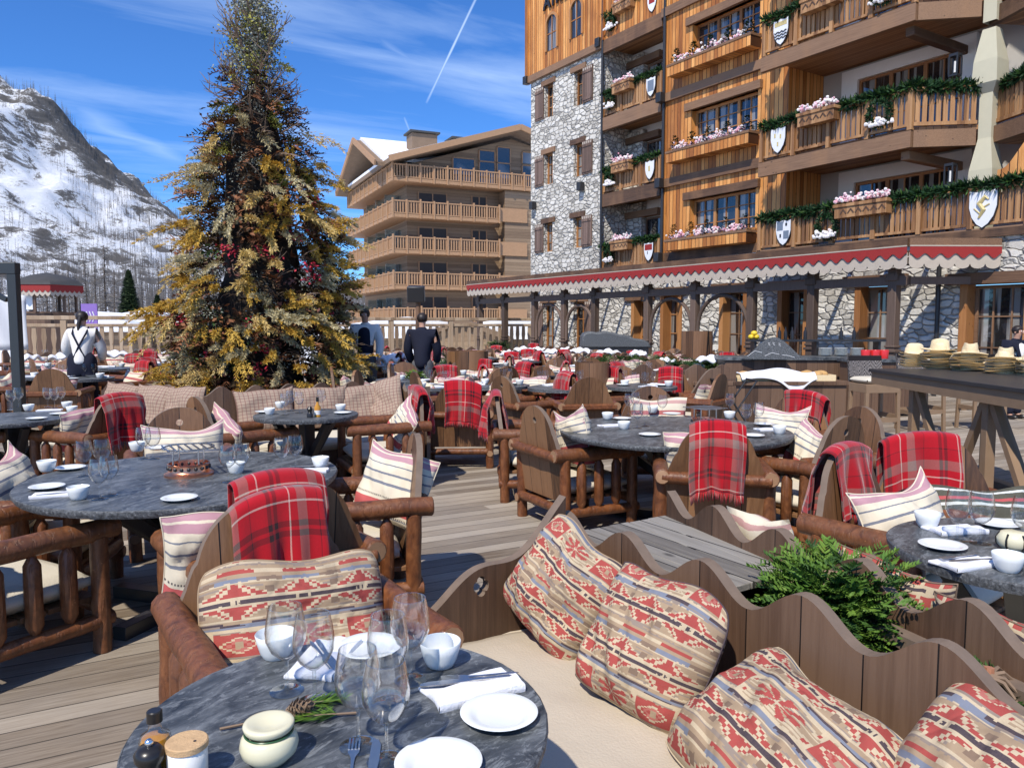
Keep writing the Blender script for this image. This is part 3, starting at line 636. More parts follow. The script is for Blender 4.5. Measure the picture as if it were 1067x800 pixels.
# ------------------------------------------------------------------ tables
def table_top(r, th=0.04):
    m = MB('slate', 'slate_rim'); n = 72
    m.disc(r, 0.75, n); m.disc(r * 0.99, 0.75 - th, n, up=False)
    m.lathe([(r, 0.75), (r + 0.004, 0.746), (r + 0.002, 0.75 - th * 0.6), (r * 0.99, 0.75 - th)], n, m=1, jit=0.0025)
    return m
def round_table(x, y, r, label, group=None, far=False, rot=0.3):
    t = thing('round_table', label, 'table', (x, y, 0), rot, group)
    table_top(r).build('tabletop', t, 50, merge=True)
    m = MB('black_metal' if not far else 'chair_board'); m.box((0, 0, 0.37), (0.11, 0.11, 0.67)); m.build('pedestal', t, bevel=0.004)
    for k in range(4):
        a = k * pi / 2; c, s = math.cos(a), math.sin(a); b = MB('black_metal')
        b.bar((c * 0.06, s * 0.06, 0.33), (c * r * 0.68, s * r * 0.68, 0.695), 0.06, 0.06); b.build('brace', t, bevel=0.003); b = MB('black_metal'); b.bar((c * 0.05, s * 0.05, 0.035), (c * r * 0.62, s * r * 0.62, 0.035), 0.08, 0.07)
        b.build('foot', t, bevel=0.003)
    return t
FT = None
def far_table(x, y, label, group, sc=1.0):
    global FT
    if FT is None:
        m = MB('slate', 'slate_rim', 'chair_board'); m.disc(0.5, 0.75, 32); m.lathe([(0.5, 0.75), (0.5, 0.71), (0.06, 0.70)], 32, m=1); m.lathe([(0.06, 0.7), (0.06, 0.05), (0.3, 0.02), (0.3, 0)], 10, m=2); FT = m.mesh('round_table')
    o = link(FT, 'round_table', None, (x, y, 0), R.uniform(0, 3), scale=(sc, sc, 1)); return tag(o, label, 'table', group)
# ------------------------------------------------------------------ tableware meshes
TW = {}
def tw():
    m = MB('glass'); m.lathe([(0.0, 0.0), (0.039, 0.0), (0.039, 0.0018), (0.012, 0.0045), (0.0048, 0.010), (0.0039, 0.045), (0.0046, 0.074), (0.014, 0.080), (0.034, 0.098), (0.0455, 0.124), (0.0468, 0.145), (0.0425, 0.178), (0.0375, 0.203)], 40)
    m.lathe([(0.0365, 0.203), (0.0415, 0.178), (0.0456, 0.145), (0.0443, 0.125), (0.033, 0.100), (0.013, 0.083), (0, 0.081)], 40); TW['glass'] = m.mesh('wine_glass', 60, False); g_ = (list(m.v), list(m.f), list(m.mi), list(m.uv))
    m = MB('near_glass'); m.v, m.f, m.mi, m.uv = g_; m.lathe([(0.0365 + .0011 * math.cos(a), 0.203 + .0011 * math.sin(a)) for a in [2 * pi * k / 6 for k in range(7)]], 40); TW['glass_near'] = m.mesh('wine_glass', 60, False)
    m = MB('glass'); m.lathe([(0.033, 0), (0.033, 0.003), (0.005, 0.009), (0.0035, 0.07), (0.02, 0.085), (0.036, 0.115), (0.036, 0.14), (0.029, 0.185)], 12); TW['glass_far'] = m.mesh('wine_glass', 60, False)
    m = MB('porcelain'); m.lathe([(0, 0.006), (0.045, 0.006), (0.052, 0.008), (0.060, 0.013), (0.083, 0.0175), (0.0845, 0.0165), (0.083, 0.0145), (0.06, 0.008), (0.05, 0.001), (0, 0.001)], 48); TW['plate'] = m.mesh('side_plate', 60)
    m = MB('porcelain'); m.lathe([(0, 0.007), (0.028, 0.008), (0.037, 0.018), (0.044, 0.04), (0.049, 0.062), (0.0505, 0.064), (0.052, 0.062), (0.0475, 0.04), (0.041, 0.018), (0.034, 0.004), (0.03, 0.0), (0, 0.001)], 40); TW['bowl'] = m.mesh('bowl', 60)
    def nap(w, l, th, seed, n=22):
        q = MB('napkin'); rr = random.Random(seed); a, b = rr.uniform(0, 6), rr.uniform(0, 6)
        def top(u, v):
            x, y = (u - 0.5) * w, (v - 0.5) * l; st = 0.0
            if u > 0.36: st = th * 0.45
            return Vector((x + 0.004 * math.sin(v * 6 + a), y + 0.005 * math.sin(u * 5 + b), th * 0.55 + st + 0.0018 * math.sin(u * 13 + v * 7 + a)))
        q.grid(top, n, n)
        for s in (0, 1):
            q.grid(lambda u, v: Vector((top(u, s).x, top(u, s).y + (s * 2 - 1) * 0.002 * math.sin(v * pi), top(u, s).z * v)), n, 3); q.grid(lambda u, v: Vector((top(s, u).x + (s * 2 - 1) * 0.002 * math.sin(v * pi), top(s, u).y, top(s, u).z * v)), n, 3)
        return q.mesh('napkin', 40, True, True)
    TW['napkin'] = nap(0.12, 0.215, 0.016, 1); TW['napkin_b'] = nap(0.13, 0.19, 0.02, 2)
    m = MB('steel'); f = lambda a, b, d: Vector((a, b, d))
    m.prism([(-0.108, -0.006), (-0.10, -0.009), (-0.03, -0.010), (0.012, -0.007), (0.02, -0.0045), (0.105, -0.0058), (0.112, 0), (0.105, 0.0058), (0.02, 0.0045), (0.01, 0.008), (-0.03, 0.0105), (-0.085, 0.0095), (-0.105, 0.003)], f, 0.0, 0.0035); TW['knife'] = m.mesh('knife', 40)
    m = MB('steel'); ol = []
    for k in range(4):
        y = -0.0105 + k * 0.007; ol += [(-0.085, y - 0.0017), (-0.100, y - 0.0012), (-0.100, y + 0.0012), (-0.085, y + 0.0017)] if False else []
    m.prism([(-0.052, -0.012), (-0.04, -0.011), (-0.022, -0.0045), (0.0, -0.0028), (0.08, -0.005), (0.095, 0), (0.08, 0.005), (0.0, 0.0028), (-0.022, 0.0045), (-0.04, 0.011), (-0.052, 0.012)], f, 0.0, 0.003)
    for k in range(4): m.box((-0.071, -0.0099 + k * 0.0066, 0.003), (0.042, 0.0034, 0.0024))
    TW['fork'] = m.mesh('fork', 40)
tw()
def ware(kind, p, label, rot=0.0, group=None, z=0.75, sc=1.0):
    nm, cat = dict(glass=('wine_glass', 'wine glass'), glass_near=('wine_glass', 'wine glass'), glass_far=('wine_glass', 'wine glass'), plate=('side_plate', 'plate'), bowl=('bowl', 'bowl'), napkin=('napkin', 'napkin'), napkin_b=('napkin', 'napkin'), knife=('knife', 'knife'), fork=('fork', 'fork'))[kind]
    return tag(link(TW[kind], nm, None, (p[0], p[1], z), rot, scale=sc), label, cat, group)
# ------------------------------------------------------------------ banquettes (local: seat runs along +X from 0, back at y=0, sitter faces -Y)
def banquette(name_label, loc, deg, L, zt=0.87, ends=(False, False), quatre=(), depth=0.78, seat_z=0.43, sp=0.39, group=None, mat='seat_linen', amp=0.10, phase=0.0, cat='bench', n=12):
    t = thing('banquette', name_label, cat, loc, rad(deg), group)
    m = MB('bench_board', 'bench_edge'); step = sp / n; k = int(L / step)
    zf = lambda x: zt - amp + amp * scal((x + phase) / sp)
    for i in range(k):
        a, b = i * step, (i + 1) * step; za, zb = zf(a), zf(b)
        vs = [(a, 0, 0.05), (a, 0.045, 0.05), (a, 0, za), (a, 0.045, za), (b, 0, 0.05), (b, 0.045, 0.05), (b, 0, zb), (b, 0.045, zb)]
        m.add(vs, [(0, 4, 6, 2), (1, 3, 7, 5)], 0); m.add(vs, [(2, 6, 7, 3)], 1)
    for x in (0, k * step): m.add([(x, 0, 0.05), (x, 0.045, 0.05), (x, 0.045, zf(x)), (x, 0, zf(x))], [(0, 1, 2, 3)], 1)
    m.build('backrest', t, 30)
    m = MB('bench_board'); m.span(0.03, L - 0.03, -depth + 0.06, -0.01, 0.05, seat_z - 0.13); m.build('seat_base', t)
    c = cushion_mesh(mat, L - 0.06, depth - 0.03, 0.14); link(c, 'seat_cushion', t, (L / 2, -depth / 2 - 0.012, seat_z - 0.07))
    for e, x in zip(ends, (0.0, L)):
        if not e: continue
        m = MB('bench_board', 'bench_edge'); n2 = 46; s = 1 if x == 0 else -1
        prof = lambda y: zt + 0.07 * math.exp(-y * 9) - (0.34 if e is True else e) * (y / depth) - 0.045 * (1 - math.cos(2 * pi * y / (depth / 2.0))) * 0.7
        poly = [(-depth, 0.05)] + [(-depth * (1 - i / n2), prof(depth * (1 - i / n2))) for i in range(n2 + 1)] + [(0, 0.05)]
        m.prism(poly, lambda a, z, d: Vector((x + s * d, a, z)), -0.004, 0.041, 0, 1)
        o = m.build('end_panel', t, 30)
        for q in quatre:
            c = MB('bench_edge')
            c.prism([(-q + 0.034 * math.cos(a) * (0.72 + 0.28 * abs(math.cos(2 * a)) ** 0.5), 0.60 + 0.040 * math.sin(a) * (0.72 + 0.28 * abs(math.cos(2 * a)) ** 0.5)) for a in [2 * pi * i / 48 for i in range(48)]], lambda a, z, d: Vector((x + d, a, z)), -0.2, 0.2)
            oc = c.build('cutter'); oc.parent = t; cut(o, oc)
    return t
# ------------------------------------------------------------------ the terrace furniture
# foreground banquette along the right, its end turning towards the camera
GB = 'scalloped brown plank banquettes'
banquette('dark brown scalloped plank banquette with beige seat and clover cutout end panel, nearest the camera', (1.84, 2.53, 0), -90, 3.6, zt=0.83, ends=(True, False), quatre=(0.40,), depth=0.86, seat_z=0.44, sp=0.39, phase=0.195, group=GB, n=20)
# the plank-topped planter behind it and the second banquette beyond
pl = thing('planter_box', 'long weathered grey plank planter with a flat lid between two scalloped bench backs', 'planter', (0, 0, 0))
def rx(y): return 2.455 + 0.2125 * (y - 2.52)          # inner face of the second bench, which stands a little askew
m = MB('grey_plank')
for k in range(5):
    f0, f1 = k / 5, (k + .955) / 5; q = lambda f, y: 1.905 + (rx(y) - 1.905) * f; yt = 2.56 - 0.006 * (k % 2)
    m.prism([(q(f0, 1.72), 1.72), (q(f1, 1.72), 1.72), (q(f1, yt), yt), (q(f0, yt), yt)], lambda u, v, d: Vector((u, v, d)), 0.70, 0.725)
m.build('lid', pl, bevel=0.003)
m = MB('bench_board'); m.span(1.90, 1.92, 0.0, 2.52, 0.03, 0.699); m.bar((rx(0.0) - .012, 0.0, 0.36), (rx(2.52) - .012, 2.52, 0.36), 0.02, 0.67); m.span(1.921, 2.43, 2.49, 2.515, 0.03, 0.698); m.build('trough', pl)
m = MB('trunk'); m.prism([(1.921, 0.0), (rx(0) - .025, 0.0), (rx(1.74) - .025, 1.74), (1.921, 1.74)], lambda u, v, d: Vector((u, v, d)), 0.45, 0.50); m.build('soil', pl)
m = MB('bench_edge'); m.bar((rx(0.0) - .05, 0.0, 0.685), (rx(1.715) - .05, 1.715, 0.685), 0.05, 0.04); m.build('edge_board', pl)
# second banquette: its back towards us, seat facing away
banquette('brown scalloped banquette seen from behind across the grey plank planter', (2.50 - 2.5 * 0.208, 2.54 - 2.5 * 0.978, 0), 78, 2.5, zt=0.85, depth=0.8, sp=0.39, phase=0.0, group=GB, mat='seat_cream', n=20)
def bough(name, x, y, z, label, n=150, size=0.24, fine=1.0, mats=('conifer', 'conifer_lime'), stems=True, flat=0.55, seed=1, frac=0.35, wall=None):
    rr = random.Random(seed); t = thing(name, label, 'evergreen boughs', (x, y, z))
    m = MB(*mats)
    for i in range(n):
        a = rr.uniform(0, 2 * pi); el = rr.uniform(-0.15, 1.0) ** 1; d = Vector((math.cos(a) * math.cos(el), math.sin(a) * math.cos(el), math.sin(el) * flat)).normalized()
        L = size * rr.uniform(0.7, 1.25); p = Vector((rr.uniform(-1, 1), rr.uniform(-1, 1), rr.uniform(-0.2, 0.3))) * size * 0.35
        side = d.cross(Vector((0, 0, 1)) + Vector((rr.uniform(-.5, .5), rr.uniform(-.5, .5), 0))).normalized(); mi = 1 if rr.random() < frac else 0
        k = int(11 * fine)
        for j in range(k):
            f = (j + 0.6) / k; c = p + d * L * f + Vector((0, 0, -0.25 * L * f * f)); w = L * 0.36 / fine ** .5 * (1 - f * 0.75)
            for sg in (-1, 1):
                e = (side * sg + d * 0.9 + Vector((0, 0, rr.uniform(-.3, .3)))).normalized(); nrm = e.cross(d).normalized() * 0.0
                q = e.cross(Vector((rr.uniform(-1, 1), rr.uniform(-1, 1), 1))).normalized() * 0.0045 / fine
                b = c + e * w; mid = c + e * w * 0.55
                m.add([c - q, mid - q * 1.5, b, mid + q * 1.5, c + q], [(0, 1, 2, 3, 4)], mi)
                for g in (0.4, 0.7):
                    s0 = c + e * w * g; e2 = (e + d * 0.9 * (1 if rr.random() < .8 else -1)).normalized(); b2 = s0 + e2 * w * 0.38
                    m.add([s0 - q, b2, s0 + q], [(0, 1, 2)], mi)
    if wall is not None: m.v = [(max(q[0], wall - x), q[1], q[2]) if q[2] + z < 0.80 else q for q in m.v]
    m.build('foliage', t, 0, normals=False)
    if stems:
        m = MB('twig', 'cutwood')
        top = Vector((rr.uniform(-.02, .02), rr.uniform(-.02, .02), size * 0.50)); m.tube([top - Vector((0, 0, 0.08)), top + Vector((0.01, 0.0, 0.02))], [0.018, 0.012], 8, 1)
        for i in range(11):
            a = rr.uniform(0, 6.28); L = size * rr.uniform(0.35, 0.7); p2 = top + Vector((math.cos(a) * L, math.sin(a) * L, -0.02 - L * rr.uniform(0.05, 0.4)))
            m.tube([top, top.lerp(p2, 0.5) + Vector((0, 0, 0.02)), p2], [0.009, 0.006, 0.003], 5, 0)
        m.build('cut_stem', t)
    return t
bough('evergreen_boughs', 2.20, 1.48, 0.68, 'bright green cut cypress boughs heaped on the plank planter lid', 620, 0.235, fine=1.5, flat=1.0, seed=3, frac=0.65, wall=1.93)
bough('evergreen_boughs', 2.03, 0.93, 0.62, 'darker green boughs with pale forked stems, lower in the planter', 260, 0.19, 1.5, ('conifer', 'conifer'), seed=5, wall=1.93)
bough('evergreen_boughs', 2.0, 0.70, 0.56, 'sprig of boughs near the bench at the far right end of the planter', 140, 0.15, 1.4, ('conifer', 'conifer_lime'), stems=False, seed=8)
# cushions of the near banquette
GK = 'red and tan kilim cushions'
pillow('kilim_b', 1.545, 2.30, 0.465, 196, 'kilim cushion leaning into the corner by the clover cutout panel', 26, -24, GK, 0.95)
pillow('kilim_c', 1.50, 1.72, 0.425, 190, 'plump upright kilim cushion, second from the clover cutout panel', 28, -6, GK, 0.94)
pillow('kilim_d', 1.38, 1.25, 0.43, 186, 'kilim cushion slumped low against the bench, third from the clover cutout panel', 58, -18, GK)
pillow('kilim_c', 1.50, 0.78, 0.34, 184, 'kilim cushion at the bottom right corner of the view', 44, -14, GK, 1.18)
# ---- foreground table
T0 = (0.55, 1.54); round_table(T0[0], T0[1], 0.435, 'small round veined grey slate table nearest the camera', 'round slate tables')
GW = 'tableware on the foreground table'
ware('bowl', at(459, 693, .75), 'white bowl beside the beige seat cushion on the foreground table', 0.2)
ware('bowl', at(288, 684, .75), 'white bowl in front of the kilim armchair cushion on the foreground table', 0.9)
ware('plate', at(520, 748, .75), 'white side plate at the right edge of the foreground table')
ware('plate', at(385, 678, .75), 'white side plate at the back of the foreground table behind the glasses')
ware('plate', at(457, 800, .75), 'white side plate cut by the bottom of the view on the foreground table')
nr = -YAW
p = at(493, 719, .75); ware('napkin', p, 'folded white napkin beside the right side plate on the foreground table', nr + rad(-62))
ware('knife', at(485, 716, .75), 'steel knife lying on the right folded napkin of the foreground table', nr + rad(13), z=0.7655); ware('fork', at(500, 711, .75), 'steel fork lying on the right folded napkin of the foreground table', nr + rad(11), z=0.7655)
p = at(338, 688, .75); ware('napkin', p, 'folded white napkin between two glasses at the back of the foreground table', nr + rad(-8))
ware('knife', at(342, 690, .75), 'knife on the back napkin of the foreground table', nr + rad(118), z=0.7655); ware('fork', at(335, 688, .75), 'fork on the back napkin of the foreground table', nr + rad(122), z=0.7655)
ware('fork', at(367, 797, .75), 'fork tips pointing up at the bottom edge of the foreground table', nr + rad(-82), z=0.751); ware('knife', at(388, 803, .75), 'knife beside the fork at the bottom edge of the foreground table', nr + rad(-85), z=0.751)
for px, py, lb in ((299, 720, 'wine glass left of the back napkin on the foreground table'), (328, 731, 'wine glass in front of the back napkin on the foreground table'), (428, 709, 'tallest looking wine glass beside the white bowl near the beige seat'),
                   (405, 732, 'wine glass in the middle of the cluster of four by the back side plate'), (374, 777, 'wine glass left of the two nearest ones on the foreground table'), (403, 793, 'wine glass nearest the camera on the foreground table')):
    ware('glass_near', at(px, py, .75), lb, R.uniform(0, 6), 'wine glasses on the foreground table')
p = at(281, 792, .75); t = thing('butter_pot', 'cream two tier ceramic butter pot with a green rim on the foreground table', 'pot', p)
m = MB('cream_pot'); m.lathe([(0, 0.0), (0.032, 0.0), (0.036, 0.004), (0.052, 0.02), (0.056, 0.035), (0.0525, 0.05), (0.046, 0.058), (0.042, 0.058), (0.04, 0.05), (0, 0.045)], 40); m.build('pot', t, 60)
m = MB('green_line'); m.lathe([(0.046, 0.0578), (0.0475, 0.060), (0.046, 0.062), (0.043, 0.0605), (0.046, 0.0578)], 40); m.build('rim', t, 60)
m = MB('cream_pot'); m.lathe([(0, 0.0595), (0.04, 0.061), (0.046, 0.066), (0.049, 0.075), (0.047, 0.079), (0.040, 0.080), (0.026, 0.0745), (0.012, 0.070), (0, 0.0695)], 40); m.build('dish', t, 60)
p = at(312, 747, .75); t = thing('pine_cone', 'grey brown pine cone beside the cream butter pot', 'pine cone', p + Vector((0, 0, 0.02)), (rad(65), 0, 0.8))
m = MB('twig')
for k in range(64):
    a = k * 2.39996; f = k / 64; z = -0.03 + 0.062 * f; r = 0.022 * math.sin(pi * (0.12 + 0.85 * f)) + 0.003; d = Vector((math.cos(a), math.sin(a), 0)); c = Vector((0, 0, z)); s = Vector((-d.y, d.x, 0)) * 0.0058
    tip = c + d * r + Vector((0, 0, 0.008)); m.add([c - s * 0.4, c + d * r * 0.7 - s, tip, c + d * r * 0.7 + s, c + s * 0.4, c + d * r * 0.7 + Vector((0, 0, -0.004))], [(0, 1, 2, 3, 4), (0, 5, 2, 1), (4, 3, 2, 5)], 0)
m.lathe([(0.004, -0.03), (0.012, -0.01), (0.012, 0.01), (0.003, 0.03)], 8); m.build('scales', t, 0)
def sprig(px, py, deg, L, label, seed, z=0.752):
    rr = random.Random(seed); p = at(px, py, .75); p.z = z; t = thing('conifer_sprig', label, 'sprig', p, nr + rad(deg)); m = MB('conifer', 'conifer_lime', 'twig')
    m.tube([(0, 0, 0.004), (L * .5, 0.006, 0.009), (L, 0, 0.006)], [0.0032, 0.002, 0.001], 5, 2)
    for k in range(90):
        f = rr.uniform(0.25, 1); c = Vector((L * f, 0.006 * math.sin(pi * f), 0.007)); a = rr.choice((-1, 1)) * rr.uniform(0.35, 0.8); ln = 0.045 * rr.uniform(0.6, 1.2) * (1.25 - f * 0.6)
        e = Vector((math.cos(a), math.sin(a), rr.uniform(-0.05, 0.3))).normalized() * ln; q = Vector((-e.y, e.x, 0)).normalized() * 0.0016; m.add([c - q, c + e * .6 - q * 1.4, c + e, c + e * .6 + q * 1.4, c + q], [(0, 1, 2, 3, 4)], 1 if rr.random() < .5 else 0)
    m.build('needles', t, 0, normals=False)
sprig(229, 762, 17, 0.22, 'green conifer sprig with a cut stem left of the pine cone', 1); sprig(372, 745, 190, 0.17, 'green conifer sprig right of the pine cone', 2); sprig(300, 742, 20, 0.12, 'short conifer sprig tucked behind the pine cone', 3)
p = at(163, 800, .75); t = thing('oil_bottle', 'small glass bottle of golden oil with a black cap', 'bottle', p)
m = MB('oil'); m.lathe([(0, 0.001), (0.024, 0.001), (0.0275, 0.004), (0.028, 0.052), (0.024, 0.064), (0, 0.066)], 28); m.build('oil', t, 60)
m = MB('glass'); m.lathe([(0, 0), (0.026, 0), (0.0292, 0.003), (0.030, 0.055), (0.026, 0.068), (0.0125, 0.077), (0.0115, 0.098)], 28); m.build('bottle', t, 60, normals=False)
m = MB('pepper'); m.lathe([(0, 0.116), (0.012, 0.116), (0.0142, 0.114), (0.0145, 0.094), (0.0118, 0.093)], 28); m.build('cap', t, 40)
p = at(196, 812, .75); t = thing('salt_jar', 'white ceramic jar with a round cork lid at the bottom left of the foreground table', 'jar', p)
m = MB('white_jar'); m.lathe([(0, 0), (0.032, 0), (0.036, 0.004), (0.036, 0.062), (0.034, 0.064)], 32); m.build('jar', t, 50)
m = MB('cork', 'pepper'); m.lathe([(0, 0.0775), (0.036, 0.0775), (0.038, 0.0755), (0.038, 0.065), (0.0355, 0.0642), (0, 0.0642)], 32); m.disc(0.003, 0.0782, 10, (0.012, -0.012, 0), 1); m.build('lid', t, 40)
p = at(157, 822, .75); t = thing('pepper_mill', 'black pepper mill with a silver knob in front of the oil bottle', 'pepper mill', p)
m = MB('pepper'); m.lathe([(0, 0), (0.027, 0), (0.027, 0.018), (0.019, 0.032), (0.019, 0.048), (0.026, 0.058), (0.027, 0.07), (0.018, 0.082), (0, 0.084)], 28); m.build('body', t, 60)
m = MB('silver'); m.ball((0, 0, 0.089), 0.008, n=14, k=8); m.build('knob', t, 80)
# ---- log armchairs
GC = 'log armchairs'
cKP = chair(0.74, 2.48, -88, 'log armchair facing the foreground table, filled by a kilim cushion', GC)
pillow('kilim_a', 0.73, 2.46, 0.40, -93, 'large kilim cushion filling the log armchair across the foreground table', 18, -2, GK, 1.0)
cB1 = chair(0.88, 3.46, 95, 'log armchair back to back with the kilim cushion one, two tartan blankets over it', GC)
b = blanket('a', cB1, 'red tartan blanket over the chair back beside the big left slate table')
b.rotation_euler = (0, 0, rad(95)); b.location = (0.80, 3.45, 0.03); b.scale = (1, 0.86, 1)
b = blanket('b', cKP, 'second tartan blanket folded lower in front of the other, above the kilim cushion'); b.location.x += 0.08; b.scale = (1, 0.82, 1)
pillow('stripe_b', 0.66, 3.33, 0.43, 90, 'striped cushion peeking left of the two tartan blankets', 14, 0)
cLL = chair(-0.17, 4.33, 28, 'log armchair cut by the left frame edge, its spindled side towards the camera', GC)
pillow('stripe_b', -0.32, 4.22, 0.43, 28, 'striped cushion in the log armchair at the left frame edge', 16, 6)
cC1 = chair(1.55, 4.17, 163, 'log armchair right of the big left table seen from its spindled side', GC)
pillow('stripe_b', 1.72, 4.10, 0.45, 218, 'striped cushion standing on edge in the chair right of the big left table', 14, -12)
cW = chair(0.02, 5.18, -22, 'log armchair behind the big left table with tartan and a wide striped cushion', GC)
pillow('stripe', 0.0, 5.13, 0.43, -25, 'wide striped cushion left of the white bowl on the big left table', 26, 4, None, 1.15)
blanket('c', cW, 'red tartan blanket draped at the left frame edge above the wide striped cushion')
cU = chair(0.95, 5.95, -95, 'round backed log armchair behind the big left table facing the camera', GC)
pillow('stripe', 0.95, 5.9, 0.43, -95, 'striped cushion behind the copper stand in the round backed chair', 12, 0, None, 1.08)
cS = chair(1.63, 7.28, 12, 'log armchair left of the small table under the tree banquette', GC)
pillow('stripe_b', 1.50, 7.2, 0.43, 15, 'striped cushion on edge left of the table by the tree banquette', 12, 30)
cQ = chair(2.95, 7.10, 172, 'log armchair right of the small table by the tree banquette', GC)
pillow('stripe_b', 3.08, 7.05, 0.44, 178, 'striped cushion tilted in the chair right of the tree banquette table', 18, -32)
blanket('d', cQ, 'tartan blanket bunched on the chair right of the tree banquette table')
cV = chair(0.50, 8.02, 122, 'log armchair with a large tartan blanket hanging down, left of the tree banquette', GC)
blanket('a', cV, 'large dark red tartan blanket hanging from the chair left of the check cushions')
pillow('stripe_b', 0.42, 8.12, 0.43, 130, 'striped cushion edge beside the large hanging tartan on the left', 14, -10)
cX = chair(-0.52, 8.5, -10, 'log armchair at the left frame edge beside the grey mast', GC); blanket('a', cX, 'tartan blanket left of the grey mast')
pillow('stripe', -0.42, 8.45, 0.43, -15, 'striped cushion left of the grey mast', 18, 0)
cA = chair(3.75, 4.94, -5, 'log armchair left of the middle slate table showing its pierced plank back', GC)
pillow('stripe', 3.75, 4.90, 0.50, -8, 'upper striped cushion of the two stacked in the chair left of the middle table', 6, -14)
pillow('stripe_b', 3.80, 4.92, 0.42, -5, 'lower striped cushion under another in the chair left of the middle table', 10, -6)
cA2 = chair(4.05, 5.95, -30, 'log armchair behind the pierced back one, tartan thrown over it', GC); blanket('c', cA2, 'tartan blanket above the stacked striped cushions, left of the middle table')
cD = chair(4.00, 3.72, 48, 'log armchair before the middle table with a tartan square hung over its back', GC)
b = blanket('a', cD, 'bright tartan blanket hanging square down the back of the chair before the middle table'); b.scale = (1, 0.82, 1)
pillow('stripe_b', 4.0, 3.86, 0.43, 50, 'striped cushion showing beside the bright square hung tartan', 14, 0)
cE = chair(4.80, 3.62, 92, 'log armchair right of the square hung tartan, spindled side showing', GC)
cF = chair(5.12, 3.66, 163, 'log armchair right of the middle table, plank back edge on to the camera', GC)
pillow('stripe', 5.02, 3.78, 0.43, 160, 'striped cushion leaning in the edge on chair right of the middle table', 22, -10)
cK = chair(5.75, 4.55, 188, 'log armchair at the far right of the middle table with a tartan on its back', GC); blanket('d', cK, 'small tartan blanket by the bread sideboard')
pillow('stripe', 5.65, 4.5, 0.46, 192, 'striped cushion right of the middle table in front of the small tartan', 18, 0)
cLc = chair(5.25, 5.6, -122, 'round backed log armchair behind the middle table facing the camera', GC); pillow('pale', 5.2, 5.52, 0.45, -122, 'pink and cream patterned cushion behind the middle table', 10, 0, None, 1.1)
cG = chair(3.62, 2.03, -85, 'log armchair facing the right hand table beside the second banquette', GC)
pillow('stripe', 3.56, 1.95, 0.40, -96, 'large cream cushion with a red band and blue lines by the right hand table', 24, 6, None, 1.12)
blanket('c', cG, 'tartan blanket behind the large cream cushion with a red band').scale = (1, 0.85, 1)
cH = chair(4.15, 2.10, -128, 'log armchair behind the right hand table with dark cushion and tartan', GC)
pillow('dark', 4.06, 1.92, 0.38, -122, 'dark green cushion with red and white lines by the right hand table', 26, -2, None, 0.98)
blanket('b', cH, 'tartan blanket behind the dark green cushion').location.x -= .05
cP = chair(4.20, 7.75, 60, 'log armchair with its back to the camera in the aisle, fringed tartan over it', GC); blanket('b', cP, 'fringed tartan blanket on the chair standing in the open aisle')
cR = chair(5.35, 8.1, 5, 'log armchair by the aisle with arms side on, left of the folding tray stand', GC)
pillow('kilim_far', 2.46, 1.42, 0.50, 0, 'kilim cushion peeking over the second banquette under the right hand table', 22, 4, GK, 0.85)
pillow('pale', 2.60, 2.05, 0.56, -5, 'pink and cream cushion peeking over the second banquette near its far end', 22, -4, GK, 0.72)
pillow('kilim_far', 2.36, 0.98, 0.48, -5, 'kilim cushion hidden low behind the second banquette at the right frame edge', 22, -4, GK, 0.85)
# ---- the other laid tables
T1 = (0.74, 4.60); round_table(*T1, 0.83, 'large round blue grey slate table on the left with a copper stand', 'round slate tables', rot=0.7)
T2 = (3.18, 1.36); round_table(*T2, 0.48, 'round slate table cut by the right frame edge', 'round slate tables')
T3 = (4.42, 4.52); round_table(*T3, 0.92, 'large round slate table in the middle behind the square hung tartan', 'round slate tables', rot=0.5)
T4 = (2.24, 7.18); round_table(*T4, 0.48, 'small round slate table in front of the check cushions by the tree', 'round slate tables')
T5 = (-0.12, 8.35); round_table(*T5, 0.5, 'round slate table at the left frame edge before the grey mast', 'round slate tables')
def fancy_stand(x, y, label):
    t = thing('table_stand', label, 'table stand', (x, y, 0.75))
    m = MB('copper'); m.lathe([(0, 0.004), (0.125, 0.003), (0.132, 0.0), (0.132, 0.012), (0.112, 0.022), (0.108, 0.03), (0.108, 0.062), (0.114, 0.066), (0.106, 0.07), (0.102, 0.03), (0, 0.02)], 48)
    m.build('ring', t, 50)
    m = MB('black_metal')
    for k in range(18): a = k * 2 * pi / 18; m.ball((0.1085 * math.cos(a), 0.1085 * math.sin(a), 0.046), 0.011, 0, 8, 5)
    m.build('piercing', t)
    for k in range(4):
        a = k * pi / 2 + 0.4; q = MB('steel'); q.tube([(0.095 * math.cos(a), 0.095 * math.sin(a), 0.06), (0.095 * math.cos(a), 0.095 * math.sin(a), 0.155)], 0.005, 8); q.build('upright', t)
    m = MB('steel')
    for k in range(7): m.box((-0.12 + 0.04 * k, 0, 0.158), (0.008, 0.27, 0.006))
    m.lathe([(0.13, 0.155), (0.14, 0.155), (0.14, 0.162), (0.13, 0.162), (0.13, 0.155)], 32); m.build('grill', t)
    return t
fancy_stand(0.76, 4.62, 'round pierced copper warmer with a metal grill on the big left table')
fancy_stand(4.78, 4.52, 'metal grill warmer behind the square hung tartan on the middle table')
def lay(T, name, spec):
    """spec: (px, py, kind, words)"""
    for px, py, kind, lb in spec:
        ware(kind, at(px, py, .75), lb + ' on ' + name, R.uniform(0, 6.28) if kind != 'napkin' else nr + rad(-75 + R.uniform(-8, 8)))
